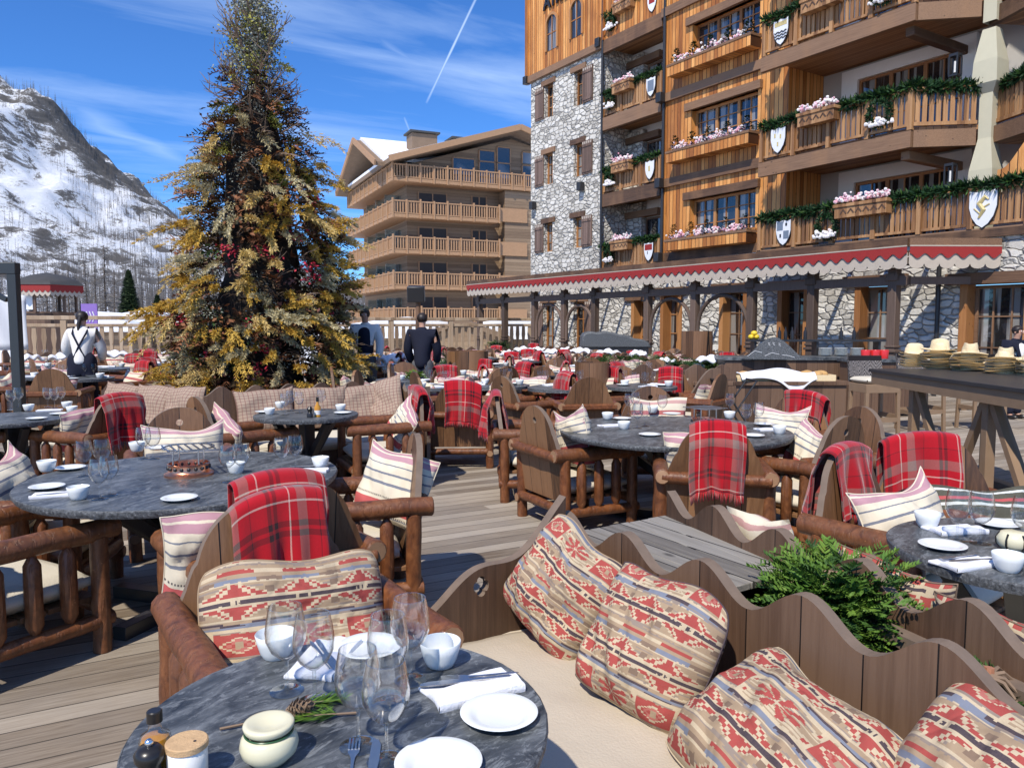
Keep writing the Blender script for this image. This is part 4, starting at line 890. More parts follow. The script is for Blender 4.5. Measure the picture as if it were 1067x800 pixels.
lay(T1, 'the big left table', [(82, 520, 'bowl', 'white bowl before two glasses'), (60, 516, 'napkin', 'napkin with cutlery left of the front bowl'), (49, 509, 'plate', 'white plate at the left rim'), (73, 489, 'plate', 'white plate behind the glasses'), (49, 491, 'bowl', 'white bowl at the far left rim'),
    (187, 521, 'plate', 'white plate at the front rim'), (143, 470, 'bowl', 'white bowl in front of the round backed chair'), (165, 468, 'plate', 'white plate in front of the round backed chair'), (334, 487, 'bowl', 'white bowl at the right rim'), (322, 491, 'napkin', 'napkin at the right rim'), (318, 500, 'plate', 'white plate at the right rim'),
    (88, 496, 'glass', 'left rear glass of the four at left'), (107, 494, 'glass', 'right rear glass of the four at left'), (104, 520, 'glass', 'left front glass of the four at left'), (114, 516, 'glass', 'right front glass of the four at left'), (150, 478, 'glass', 'left glass before the striped cushion'), (160, 478, 'glass', 'right glass before the striped cushion'),
    (238, 502, 'glass', 'left glass beside the copper warmer'), (252, 500, 'glass', 'right glass beside the copper warmer'), (294, 492, 'glass', 'left glass of the right hand pair'), (308, 489, 'glass', 'right glass of the right hand pair'), (246, 493, 'bowl', 'small pot behind the copper warmer')])
ware('knife', at(64, 517, .75), 'knife on the left napkin of the big left table', nr + rad(30), z=.7655); ware('knife', at(322, 488, .75), 'knife on the right rim napkin of the big left table', nr + rad(8), z=.7655)
lay(T2, 'the right hand table', [(966, 549, 'bowl', 'white bowl at the left rim'), (982, 571, 'plate', 'white plate at the near left rim'), (1040, 548, 'plate', 'white plate before the dark green cushion'), (1050, 595, 'bowl', 'white bowl at the front rim'), (995, 553, 'napkin', 'napkin behind the glasses'), (1007, 588, 'napkin', 'napkin beside the front bowl'),
    (997, 563, 'glass', 'left wine glass'), (1021, 566, 'glass', 'right wine glass'), (1066, 572, 'glass', 'wine glass cut by the frame edge')])
ware('fork', at(1000, 584, .75), 'dark fork on the front napkin of the right hand table', nr + rad(20), z=.7655); ware('knife', at(1016, 588, .75), 'dark knife on the front napkin of the right hand table', nr + rad(10), z=.7655)
p = at(1056, 572, .75); t = thing('striped_pot', 'cream pot with black stripes at the right frame edge', 'pot', p); m = MB('cream_pot', 'pepper'); m.lathe([(0, 0), (0.04, 0), (0.056, 0.02), (0.058, 0.045), (0.045, 0.065), (0.03, 0.07), (0, 0.07)], 36)
for k in range(6):
    a = k * pi / 3; m.tube([(0.0575 * math.cos(a) * q, 0.0575 * math.sin(a) * q, z) for q, z in ((0.8, 0.008), (1, 0.022), (1.02, 0.044), (0.8, 0.064))], 0.004, 5, 1)
m.build('pot', t, 60); sprig(1040, 590, 10, 0.2, 'conifer sprig beside the striped pot', 9)
lay(T3, 'the middle table', [(633, 437, 'bowl', 'white bowl at the far left rim'), (648, 437, 'plate', 'white plate at the far left rim'), (638, 444, 'napkin', 'napkin at the left rim'), (650, 447, 'bowl', 'white bowl at the left rim'), (677, 454, 'plate', 'white plate at the front rim'), (680, 430, 'bowl', 'white bowl before the pink cushion'), (700, 432, 'plate', 'white plate before the pink cushion'),
    (760, 436, 'bowl', 'white bowl right of the grill'), (796, 443, 'plate', 'white plate at the right rim'), (802, 448, 'napkin', 'napkin at the right rim'), (812, 452, 'bowl', 'white bowl at the right rim'), (785, 455, 'plate', 'white plate near the edge on chair'),
    (655, 432, 'glass', 'left far glass'), (662, 430, 'glass', 'second far glass'), (664, 446, 'glass', 'left middle glass'), (672, 444, 'glass', 'right middle glass'), (777, 446, 'glass', 'left glass by the right rim'), (790, 444, 'glass', 'right glass by the right rim'), (760, 432, 'glass', 'glass behind the grill'), (690, 434, 'glass', 'glass before the pink cushion')])
lay(T4, 'the tree banquette table', [(281, 432, 'bowl', 'white bowl at the left rim'), (275, 430, 'plate', 'white plate at the left rim'), (292, 425, 'bowl', 'white bowl at the back left'), (355, 428, 'bowl', 'white bowl at the back right'), (357, 431, 'plate', 'white plate at the right rim'), (297, 432, 'glass', 'glass at the left'), (303, 428, 'glass', 'glass left of centre'), (312, 430, 'glass', 'glass at the centre'), (335, 427, 'glass', 'glass right of the oil bottle')])
p = at(331, 434, .75); t = thing('oil_bottle', 'dark oil bottle with a pale label on the tree banquette table', 'bottle', p); m = MB('oil'); m.lathe([(0, 0), (0.03, 0), (0.03, 0.09), (0.012, 0.12), (0.012, 0.15), (0, 0.15)], 16); m.build('bottle', t); m = MB('pepper'); m.lathe([(0.0135, 0.14), (0.0135, 0.18), (0, 0.18)], 12); m.build('cap', t); m = MB('white_jar'); m.lathe([(0.0305, 0.02), (0.0305, 0.06)], 16); m.build('paper_label', t)
p = at(323, 435, .75); t = thing('pepper_mill', 'black pepper mill beside the oil bottle by the tree', 'pepper mill', p); m = MB('pepper'); m.lathe([(0, 0), (0.028, 0), (0.028, 0.03), (0.018, 0.05), (0.027, 0.08), (0.015, 0.1), (0, 0.1)], 16); m.build('body', t)
lay(T5, 'the left edge table', [(70, 425, 'bowl', 'white bowl at the right rim'), (62, 432, 'plate', 'white plate at the right rim'), (30, 428, 'bowl', 'cream bowl at the centre'), (38, 437, 'plate', 'white plate at the front rim'), (52, 428, 'napkin', 'napkin at the centre'), (75, 430, 'bowl', 'second white bowl at the right rim'), (50, 424, 'glass', 'left glass of three'), (57, 425, 'glass', 'middle glass of three'), (64, 423, 'glass', 'right glass of three'), (20, 424, 'glass', 'glass nearest the grey mast'), (12, 427, 'glass', 'leftmost glass')])
# ---- banquettes in front of the tree
banquette('scalloped banquette with four beige check cushions right in front of the decorated tree', (1.55, 8.42, 0), 0, 2.1, zt=0.95, ends=(False, False), sp=0.36, group=GB, mat='seat_cream')
banquette('scalloped banquette with beige check cushions left of the decorated tree', (0.72, 9.9, 0), -58, 1.62, zt=0.95, sp=0.30, group=GB, mat='seat_cream')
banquette('short scalloped bench arm closing the right of the tree banquette', (3.66, 8.40, 0), -90, 0.9, zt=0.93, sp=0.36, group=GB, mat='seat_cream')
for px, dg, rl, lb in ((247, -90, 2, 'beige check cushion beside the plank upright, leftmost on the tree banquette'), (306, -90, -1, 'beige check cushion behind the table on the tree banquette'), (361, -92, 1, 'beige check cushion right of the glasses on the tree banquette')):
    q = at(px, 436, 0.45); pillow('check_b', q.x, 8.27, 0.44, dg, lb, 14, rl, 'beige check cushions', 1.06)
pillow('check', 3.45, 8.1, 0.47, -150, 'beige check cushion tilted in the right corner of the tree banquette', 16, 22, 'beige check cushions', 1.05)
for px, lb in ((131, 'beige check cushion beside the large tartan, leftmost'), (159, 'beige check cushion middle of three left of the tree'), (193, 'beige check cushion right of three left of the tree')):
    f = {131: 0.25, 159: 0.58, 193: 0.88}[px]; a = rad(-58); bx, by = 0.72 + 1.62 * f * math.cos(a), 9.9 + 1.62 * f * math.sin(a); pillow('check', bx - 0.16 * 0.85, by - 0.16 * 0.53, 0.45, -58 - 90, lb, 14, R.uniform(-4, 4), 'beige check cushions', 1.0)
# ------------------------------------------------------------------ bar table with straw hats, stools, buffet
a0 = at(905, 384, 1.12); dirn = Vector((-0.557, -0.83, 0)).normalized(); prp = Vector((-dirn.y, dirn.x, 0))
if prp.x < 0: prp = -prp
ang = math.atan2(dirn.y, dirn.x); sgn = 1 if (Matrix.Rotation(ang, 3, 'Z') @ Vector((0, 1, 0))).dot(prp) > 0 else -1
t = thing('bar_table', 'long high dark topped bar table on braced timber trestles carrying straw hats', 'table', (a0.x, a0.y, 0), ang)
W = 1.0
m = MB('bar_top'); m.span(0, 3.6, 0, sgn * W, 1.085, 1.12, 0); m.build('tabletop', t, bevel=0.004)
m = MB('stool_wood'); m.span(0.03, 3.57, sgn * 0.02, sgn * 0.07, 0.96, 1.083); m.span(0.03, 3.57, sgn * (W - 0.07), sgn * (W - 0.02), 0.96, 1.083); m.span(0.03, 0.08, sgn * 0.071, sgn * (W - 0.071), 0.96, 1.083); m.build('apron', t)
for y in (0.14, W - 0.14):
    for x in (0.75, 2.0, 3.3):
        m = MB('stool_wood'); m.box((x, sgn * y, 0.52), (0.085, 0.08, 0.87)); m.build('leg', t, bevel=0.004)
    for x, x2 in ((0.82, 1.42), (1.94, 1.50), (2.06, 2.62), (3.24, 2.70)):
        m = MB('stool_wood'); m.bar((x, sgn * y, 0.95), (x2, sgn * y, 0.10), 0.06, 0.06); m.build('brace', t)
    m = MB('stool_wood'); m.span(0.45, 3.5, sgn * (y - 0.055), sgn * (y + 0.055), 0.0, 0.09); m.build('foot_rail', t, bevel=0.004)
def hat_mesh(mat, rb=0.175, rc=0.085, hc=0.11, sd=0):
    rr = random.Random(sd); m = MB(mat); n = 36; prof = [(rb, 0.014), (rb * 0.93, 0.004), (rb * 0.75, 0.0), (rc * 1.12, 0.006), (rc * 1.02, 0.02), (rc * 0.98, 0.05), (rc * 0.93, hc * 0.8), (rc * 0.8, hc * 0.98), (rc * 0.45, hc * 0.93), (0.001, hc * 0.78)]
    vs = []; fs = []
    for r, z in prof:
        for k in range(n):
            a = 2 * pi * k / n; q = r * (1 + (0.06 * math.cos(2 * a) if r < rc * 1.2 else 0.02 * math.cos(2 * a + sd)))
            vs.append((q * math.cos(a), q * math.sin(a) * 0.92, z + (0.010 * math.cos(2 * a + 0.3) if r > rc * 1.3 else 0) + (-0.008 * math.cos(2 * a) if r < rc * 0.85 and z > hc * 0.7 else 0)))
    for i in range(len(prof) - 1):
        for k in range(n): fs.append((i * n + k, i * n + (k + 1) % n, (i + 1) * n + (k + 1) % n, (i + 1) * n + k))
    m.add(vs, fs); return m.mesh('straw_hat', 60)
HAT = [hat_mesh('straw', 0.19, 0.085, 0.12, 1), hat_mesh('straw_pale', 0.155, 0.088, 0.12, 2)]
stacks = [(941, 382, 1, 6, 'pale straw stack nearest the table corner'), (967, 384, 0, 8, 'second straw stack from the table corner'), (997, 386, 0, 7, 'third straw stack from the table corner'), (1033, 389, 0, 6, 'fourth straw stack, before the man in the suit'), (1064, 391, 1, 6, 'fifth straw stack, pale, farthest from the corner')]
for px, py, k, n, lb in stacks:
    q = at(px, py, 1.12); q = q + prp * 0.12
    for i in range(n):
        top = i == n - 1
        tag(link(HAT[k], 'straw_hat', None, (q.x + R.uniform(-.012, .012), q.y + R.uniform(-.012, .012), 1.122 + 0.028 * i), (R.uniform(-.03, .03), R.uniform(-.03, .03), R.uniform(0, 6)), scale=R.uniform(0.95, 1.03)), ('topmost hat of the ' if top else 'straw hat nested low in the ') + lb, 'hat', 'straw hats stacked on the bar table' if top else 'nested hats, ' + lb)
def stool(x, y, deg, label, first=[None]):
    if first[0]: return dup(first[0], (x, y, 0), rad(deg), label)
    t = thing('bar_stool', label, 'bar stool', (x, y, 0), rad(deg), 'bar stools'); first[0] = t
    for i in (-1, 1):
        for j in (-1, 1): m = MB('stool_wood'); m.bar((i * 0.21, j * 0.24, 0), (i * 0.19, j * 0.225, 0.74), 0.045, 0.045); m.build('leg', t, bevel=0.003)
    for z, y in ((0.28, -0.232), (0.34, 0.232)): m = MB('stool_wood'); m.bar((-0.19, y, z), (0.19, y, z), 0.03, 0.06); m.build('stretcher', t)
    for x in (-0.205, 0.205): m = MB('stool_wood'); m.bar((x, -0.21, 0.3), (x, 0.21, 0.3), 0.03, 0.06); m.build('stretcher', t)
    m = MB('stool_wood'); m.span(-0.215, 0.215, -0.25, 0.25, 0.67, 0.79); m.build('seat_frame', t, bevel=0.004)
    link(cushion_mesh('seat_cream', 0.43, 0.49, 0.09), 'seat_cushion', t, (0, 0, 0.835))
    m = MB('embroid'); f = lambda s: (lambda u, v: Vector((-0.215 - 0.05 * (v) + s * 0.02 - 0.03 * math.sin(pi * u), (u - 0.5) * 0.5, 0.80 + 0.36 * v)))
    m.grid(f(1), 12, 4); m.grid(f(-1), 12, 4); m.grid(lambda u, v: f(1)(u, 1).lerp(f(-1)(u, 1), v), 12, 1)
    for uu in (0, 1): m.grid(lambda u, v: f(1)(uu, u).lerp(f(-1)(uu, u), v), 4, 1)
    m.build('backrest', t, 40, merge=True); return t
q = at(909, 458, 0); stool(q.x, q.y, -115, 'bar stool with embroidered black back and cream seat at the bar table end')
q = at(958, 448, 0); stool(q.x, q.y, -115, 'bar stool half hidden behind the first one at the bar table')
q = at(1025, 452, 0); stool(q.x + 0.5, q.y + .3, 60, 'bar stool in the shade beyond the bar table trestle')
def counter(name, label, cat, c, deg, L, D, H, top='slate', body='bench_board'):
    t = thing(name, label, cat, (c.x, c.y, 0), rad(deg)); m = MB(body); m.span(-L / 2, L / 2, -D / 2, D / 2, 0.04, H - 0.06); m.build('body', t, bevel=0.004)
    m = MB(top); m.span(-L / 2 - 0.04, L / 2 + 0.04, -D / 2 - 0.04, D / 2 + 0.04, H - 0.058, H); m.build('counter_top', t, bevel=0.004); return t
sb = far(795, 12.0); counter('sideboard', 'low brown plank sideboard carrying bread baskets', 'sideboard', sb, -32, 2.3, 0.8, 0.74, 'bench_board')
def rel(c, deg, x, y, z): a = rad(deg); return Vector((c.x + x * math.cos(a) - y * math.sin(a), c.y + x * math.sin(a) + y * math.cos(a), z))
def basket(p, label, deg, n=16, w=0.62, d=0.3):
    t = thing('bread_basket', label, 'basket', p, rad(deg)); m = MB('straw'); m.span(-w / 2, w / 2, -d / 2, d / 2, 0, 0.02); m.span(-w / 2, w / 2, -d / 2 - 0.015, -d / 2, 0, 0.09); m.span(-w / 2, w / 2, d / 2, d / 2 + 0.015, 0, 0.09); m.span(-w / 2 - .015, -w / 2, -d / 2, d / 2, 0, 0.09); m.span(w / 2, w / 2 + .015, -d / 2, d / 2, 0, 0.09); m.build('tray', t); return t
p = rel(sb, -32, 0.25, -0.12, 0.742); basket(p, 'woven bread tray on the plank sideboard', -32, w=1.5, d=0.42)
for i, (x, y, lb) in enumerate(((0.78, -0.2, 'front'), (0.9, -0.05, 'rightmost'), (0.7, 0.0, 'back'), (0.58, -0.22, 'left front'), (-0.35, -0.2, 'far left'))):
    m = MB('bread'); m.ball((0, 0, 0), 0.095, 0, 12, 8, (1.2, 0.9, 0.62)); tag(m.build('bread_loaf', None, 80, loc=rel(sb, -32, x, y, 0.83), rot=R.uniform(0, 3)), lb + ' round bread roll on the plank sideboard', 'bread', 'bread rolls on the sideboard')
m = MB('napkin'); m.grid(lambda u, v: Vector(((u - .5) * 1.15, (v - .5) * 0.62, 0.075 + 0.035 * math.sin(u * 7) * math.sin(v * 5 + 1) + 0.06 * math.exp(-((u - .5) ** 2 + (v - .5) ** 2) * 9) - 1.6 * max(0, 0.16 - v) ** 1 * (0.35 + 0.65 * math.exp(-((u - .72) / .16) ** 2)))), 40, 24)
o = m.build('tea_towel', None, 80, loc=rel(sb, -32, 0.1, -0.16, 0.78), rot=rad(-30)); o.modifiers.new('t', 'SOLIDIFY').thickness = 0.006; tag(o, 'white cloth thrown over the bread tray', 'cloth')
bf = far(842, 14.6); counter('buffet_counter', 'dark topped wooden buffet counter in front of the stone wall', 'counter', bf, -32, 3.4, 0.9, 1.0)
t = thing('slate_sign', 'big arched dark slate board with chalk marks on the buffet', 'sign', rel(far(806, 13.9), -32, 0, 0, 0.97), rad(-50)); m = MB('slate_rim')
sp = [(x, 0.02 + 0.38 * (0.5 + 0.5 * math.cos(pi * x / 0.55)) ** 0.8) for x in [-0.55 + 1.1 * k / 30 for k in range(31)]]
m.prism([(-0.56, 0)] + sp + [(0.56, 0)], lambda a, b, d: Vector((a, d, b)), -0.02, 0.02); m.build('board', t)
m = MB('white_paint')
for i, (x, z) in enumerate(((-0.08, 0.27), (0.0, 0.275), (0.1, 0.265))): m.tube([(x - 0.02, -0.023, z + 0.025), (x + 0.015, -0.023, z + 0.02), (x - 0.015, -0.023, z), (x + 0.02, -0.023, z - 0.02)], 0.005, 5)
for x0, z0, x1, z1 in ((-0.45, 0.05, -0.2, 0.12), (0.15, 0.08, 0.36, 0.04), (-0.15, 0.06, 0.1, 0.09)): m.tube([(x0, -0.023, z0), ((x0 + x1) / 2, -0.023, z1 + 0.03), (x1, -0.023, z1)], 0.004, 5)
m.build('chalk_marks', t)
sh = thing('buffet_shelf', 'dark raised shelf at the back of the buffet counter', 'shelf', rel(bf, -32, 0.25, 0.3, 1.0), rad(-32)); m = MB('black_metal'); m.span(-1.3, 1.3, -0.17, 0.17, 0.27, 0.31)
m.build('shelf_board', sh); 
for x in (-1.2, 0.0, 1.2): q = MB('black_metal'); q.span(x - .02, x + .02, -0.12, 0.12, 0.0, 0.269); q.build('leg', sh)
m = MB('porcelain'); m.lathe([(0, 0), (0.06, 0), (0.125, 0.016), (0.128, 0.02), (0.06, 0.008), (0, 0.006)], 24); DP = m.mesh('dinner_plate', 60)
for i in range(3):
    for k in range(10): tag(link(DP, 'dinner_plate', None, rel(bf, -32, 0.35 + 0.3 * i, 0.05, 1.002 + 0.0145 * k)), 'white dinner plate in the %s stack on the buffet counter' % ('left', 'middle', 'right')[i], 'plate', 'dinner plates of the %s buffet stack' % ('left', 'middle', 'right')[i])
m = MB('lemon'); m.ball((0, 0, 0), 0.05, 0, 10, 6, (1.3, 1, 1)); LM = m.mesh('lemon', 80)
for i, (x, z) in enumerate(((0, 0), (0.11, 0), (0.06, 0.07))): tag(link(LM, 'lemon', None, rel(bf, -32, -1.0 + x, 0.3, 1.36 + z), R.uniform(0, 3)), 'yellow lemon in the small heap on the buffet shelf', 'lemon', 'lemons heaped on the buffet shelf')
m = MB('pepper', 'pepper'); m.lathe([(0, 0), (0.035, 0), (0.035, 0.14), (0.013, 0.19), (0.013, 0.24), (0, 0.24)], 12); BT = m.mesh('bottle', 60)
for i, x in enumerate((-0.7, -0.58, -0.45, -0.2, 0.5, 0.75)): tag(link(BT, 'bottle', None, rel(bf, -32, x + 0.25, 0.3, 1.311), 0), '%s dark bottle from the lemons on the buffet shelf' % ('first', 'second', 'third', 'fourth', 'fifth', 'sixth')[i], 'bottle', 'bottles on the buffet shelf')
m = MB('red_ceramic'); m.lathe([(0, 0), (0.07, 0), (0.085, 0.14), (0.08, 0.15), (0, 0.13)], 16); RC = m.mesh('red_pot', 60)
for i, px in enumerate((902, 912, 921)): tag(link(RC, 'red_pot', None, far(px, 13.6, 1.0)), '%s red pot beyond the bar table corner' % ('left', 'middle', 'right')[i], 'pot', 'red pots')
rc = far(914, 13.6); counter('service_counter', 'narrow dark counter with red pots behind the embroidered bar stool', 'counter', rc, -32, 1.1, 0.5, 0.998)
def tray_stand(p, deg, label):
    t = thing('tray_stand', label, 'tray stand', (p.x, p.y, 0), rad(deg))
    for y in (-0.2, 0.2):
        for s in (-1, 1): m = MB('black_metal'); m.tube([(s * 0.28, y, 0.0), (-s * 0.26, y, 0.82)], 0.014, 8); m.build('leg', t)
    for s in (-1, 1): m = MB('black_metal'); m.tube([(s * 0.26, -0.22, 0.82), (s * 0.26, 0.22, 0.82)], 0.014, 8); m.build('crossbar', t)
    m = MB('black_metal'); m.box((0, 0, 0.826), (0.5, 0.035, 0.004)); m.build('strap', t); return t
p = far(765, 10.8); tray_stand(p, -30, 'folding black tray stand before the scalloped bench end, right of the middle')
p = far(596, 11.6); tray_stand(p, 20, 'folding black tray stand left of the tall plank barrel planter')
p = far(497, 14.6); tray_stand(p, 10, 'distant folding black tray stand beside the round plank column')
def barrel(px, d, label, h=1.0, r=0.34):
    p = far(px, d); t = thing('plank_barrel', label, 'planter', p); m = MB('chair_board'); m.lathe([(0, 0.0), (r, 0.0), (r * 1.02, h * .5), (r, h), (r * .88, h), (r * .88, h - 0.1), (0, h - 0.1)], 24); m.build('body', t, 40); return t
barrel(487, 14.0, 'tall round plank column standing in the middle of the terrace', 1.12, 0.38); barrel(617, 11.2, 'tall plank planter right of the folding tray stand', 1.05, 0.25)
barrel(726, 17.2, 'plank tub at the foot of a pergola post', 1.45, 0.34)
# ------------------------------------------------------------------ the far rows
GF = 'log chairs in the far rows'; GT = 'round tables in the far rows'; GBL = 'tartan blankets in the far rows'
LR = ['left', 'centre left', 'centre', 'centre right', 'right']
def fchair(x, y, deg, label): return tag(link(FAR_CHAIR, 'log_armchair', None, (x, y, 0), rad(deg)), label, 'armchair', GF)
def fset(px, d, name, chairs, nw=5, sc=1.0, blk=(), pil=True):
    c = far(px, d); far_table(c.x, c.y, 'round slate table ' + name, GT, sc)
    for i, a in enumerate(chairs):
        q = rad(a); x, y = c.x + math.cos(q) * (0.78 * sc), c.y + math.sin(q) * (0.78 * sc); side = ('hotel side', 'far side', 'valley side', 'camera side')[int(((a + 45) % 360) // 90)]
        ch = fchair(x, y, a + 180 + R.uniform(-10, 10), '%s log armchair of the table %s' % (side, name))
        if pil: pillow('stripe_far' if R.random() < .6 else 'pale', x + math.cos(q) * .1, y + math.sin(q) * .1, 0.42, a + 180, 'cushion in the %s chair of the table %s' % (side, name), 14, R.uniform(-10, 10), 'cushions in the far rows')
        if i in blk: blanket('far', ch, 'tartan blanket on the %s chair, table %s' % (side, name), 0, GBL)
    kinds = ['plate', 'glass_far', 'bowl', 'napkin_b', 'glass_far', 'plate', 'bowl', 'glass_far', 'napkin_b', 'glass_far']
    cnt = {}
    for i in range(nw + 4):
        a = R.uniform(0, 6.28); rr = R.uniform(0.2, 0.42) * sc; k = kinds[i % 10]; w = {'plate': 'white plates', 'glass_far': 'wine glasses', 'bowl': 'white bowls', 'napkin_b': 'white napkins'}[k]
        ware(k, (c.x + rr * math.cos(a), c.y + rr * math.sin(a)), 'one of the %s on the table %s' % (w, name), a, '%s on the table %s' % (w, name), 0.752, 1.15)
fset(80, 12.2, 'behind the woman in braces', (30, 160, 250), 9, 1.05, (0,))
fset(30, 12.6, 'far left beyond the grey mast', (60, 200), 7)
fset(515, 10.8, 'in the aisle before the plaid chair', (20, 100, 170), 8, 1.0, (1,))
fset(425, 11.9, 'right of the tree with green parsley', (70, 160, 330), 7, 1.0, (2,))
fset(712, 12.4, 'by the curved bench end', (215, 70, 140), 9, 1.15, (0,))
fset(590, 13.6, 'behind the left tray stand', (60, 200, 280), 7, 1.0, (1, 2))
fset(110, 15.0, 'by the railing behind the woman', (60, 180, 300), 8, 1.1, (0, 2))
fset(45, 15.8, 'by the railing left of the woman', (60, 180, 300), 7, 1.0, (1,))
fset(160, 16.6, 'by the railing left of the tree', (90, 200, 330), 7, 1.0, (0,))
fset(395, 16.0, 'behind the man in the waistcoat', (90, 210, 330), 8, 1.0, (1, 2))
fset(415, 19.0, 'two rows behind the waistcoat man', (30, 150, 270), 7, 1.0, (0,))
fset(470, 17.4, 'behind the man in the dark jacket', (30, 150, 270), 7, 1.0, (1,))
fset(533, 16.2, 'behind the round plank column', (60, 190, 300), 7, 1.0, (0, 1))
fset(560, 20.0, 'nearest the leftmost pergola posts', (30, 150, 270), 7, 1.0, (2,))
fset(505, 21.5, 'before the middle railing', (40, 160, 280), 6, 1.0, (0, 1))
fset(445, 22.5, 'at the foot of the chalet railing', (40, 160, 280), 6, 1.0, (1,))
fset(655, 17.0, 'before the third pair of pergola arches', (40, 160, 280), 6, 1.0, (0,))
fset(610, 18.4, 'before the grey covered grill', (40, 160, 280), 6, 1.0, (1,))
fset(755, 16.0, 'before the doorway with the red chairs', (40, 160, 280), 7, 1.0, (0, 2))
fset(700, 19.4, 'under the pergola arches', (40, 160, 280), 6, 1.0, ())
fset(590, 15.8, 'behind the plank planter', (20, 140, 260), 8, 1.0, (0, 1))
fset(480, 12.6, 'left of the round plank column', (40, 150, 280), 9, 1.0, (0,))
fset(660, 13.2, 'between the planter and the evergreen row', (30, 150, 270), 9, 1.0, (1,))
fset(545, 18.2, 'in the centre of the far rows', (50, 170, 290), 8, 1.0, (0, 2))
fset(500, 19.4, 'past the round plank column', (50, 170, 290), 8, 1.0, (1,))
fset(730, 18.0, 'right of the pergola tub', (50, 170, 290), 8, 1.0, (1,))
fset(60, 19.6, 'against the left balustrade', (50, 170, 290), 8, 1.0, (0,))
fset(130, 20.0, 'against the balustrade by the tree', (50, 170, 290), 8, 1.0, (2,))
fset(588, 10.4, 'beside the aisle chair', (20, 110, 250), 8, 1.0, (0,))
fset(668, 10.6, 'right of the plank planter', (60, 170, 290), 8, 1.0, (1,))
fset(450, 10.6, 'between the tree and the aisle', (50, 140, 320), 8, .9, (0,))
fset(545, 24.0, 'under the left end of the pergola', (40, 160, 280), 5, 1.0, (0,))
def fbench(px, d, deg, L, label, zt=0.95, n=3, green=False, base=0):
    p = far(px, d); banquette(label, (p.x, p.y, 0), deg, L, zt=zt, sp=0.38, group=GB, mat='seat_cream', n=8)
    a = rad(deg); nrm = Vector((math.sin(a), -math.cos(a), 0))
    for k in range(n):
        f = (k + 0.5) / n * L; q = Vector((p.x + math.cos(a) * f, p.y + math.sin(a) * f, 0)) + nrm * 0.17
        pillow(('pale', 'kilim_far', 'stripe_far')[k % 3] if not base else 'pale', q.x, q.y, 0.46, deg - 90, 'cushion on ' + label, 12, R.uniform(-5, 5), 'cushions along the ' + label)
fbench(600, 15.6, -4, 3.6, 'long scalloped bench before the evergreen planter, front of two', n=7)
fbench(595, 17.6, -4, 4.4, 'long scalloped bench behind the evergreen planter, second row', n=8)
fbench(470, 19.6, -4, 4.0, 'long scalloped bench behind the man in the dark jacket', n=7)
fbench(545, 22.6, -4, 4.5, 'scalloped bench in the last row before the pergola', n=8)
fbench(20, 18.0, -4, 5.2, 'scalloped bench along the left railing', n=9)
fbench(380, 21.0, -4, 3.4, 'scalloped bench behind the tree on its right', n=6)
fbench(700, 20.6, -90, 3.4, 'scalloped bench along the pergola posts', n=6)
p = far(712, 11.5); banquette('dark scalloped bench back to us behind the right tray stand', (p.x + 0.75, p.y - 0.35, 0), 178 - 32, 1.6, zt=1.0, ends=(False, False), sp=0.40, group=GB, n=10); 
p2 = far(703, 10.9)
t = thing('bench_end', 'tall curved plank bench end left of the right tray stand', 'bench end', (p2.x, p2.y, 0), rad(-20)); m = MB('bench_board', 'bench_edge')
pr = [(0, 0.02)] + [(x, 0.35 + 0.62 * (0.5 - 0.5 * math.cos(pi * min(1, x / 0.62)))) for x in [0.72 * k / 24 for k in range(25)]] + [(0.72, 0.02)]
m.prism(pr, lambda a, b, d: Vector((a, d, b)), 0, 0.05, 0, 1); m.build('board', t, 30)
for k, (px, d, lb) in enumerate(((625, 15.9, 'left'), (650, 16.4, 'middle'), (683, 16.0, 'right'), (700, 14.6, 'rightmost'), (730, 15.0, 'second from right'))):
    q = far(px, d); bough('evergreen_boughs', q.x, q.y, 0.78, 'dark evergreen boughs in the planter row between the far benches, %s clump' % lb, 70, 0.42, 1.0, ('conifer', 'garland'), stems=False, seed=20 + k, flat=0.5)
q = far(478, 15.2); bough('evergreen_boughs', q.x, q.y, 0.85, 'round green bush right of the man in the dark jacket', 80, 0.4, 1.0, ('conifer', 'garland'), stems=False, seed=31)
q = far(432, 11.9); bough('parsley_pot', q.x, q.y, 0.80, 'bright green herb pot on the table just right of the tree', 60, 0.16, 1.0, ('conifer_lime', 'conifer_lime'), stems=False, seed=32)
q = far(520, 24.5); bough('evergreen_boughs', q.x, q.y, 0.9, 'spiky dark plant before the middle railing', 60, 0.4, 1.0, ('garland', 'conifer'), stems=False, seed=33)
m = MB('slate_rim'); q = far(640, 21.5)
m.prism([(-0.95, 0.0), (-0.93, 0.33), (-0.86, 0.42), (-0.7, 0.46), (-0.5, 0.43), (-0.28, 0.47), (-0.1, 0.44), (0.1, 0.38), (0.3, 0.36), (0.5, 0.27), (0.75, 0.24), (0.9, 0.16), (1.0, 0.0)], lambda a, b, d: Vector((a, d, b)), -0.35, 0.35)
g = thing('covered_grill', 'grey cover over a long grill under the pergola', 'grill', (q.x, q.y, 0), rad(-32)); o = m.build('cover', g, 30, loc=(0, 0, 0.95), bevel=.05); m = MB('black_metal'); m.span(-0.9, 0.9, -0.33, 0.33, 0.1, 0.95); m.build('cabinet', g)
m = MB('red_ceramic'); 
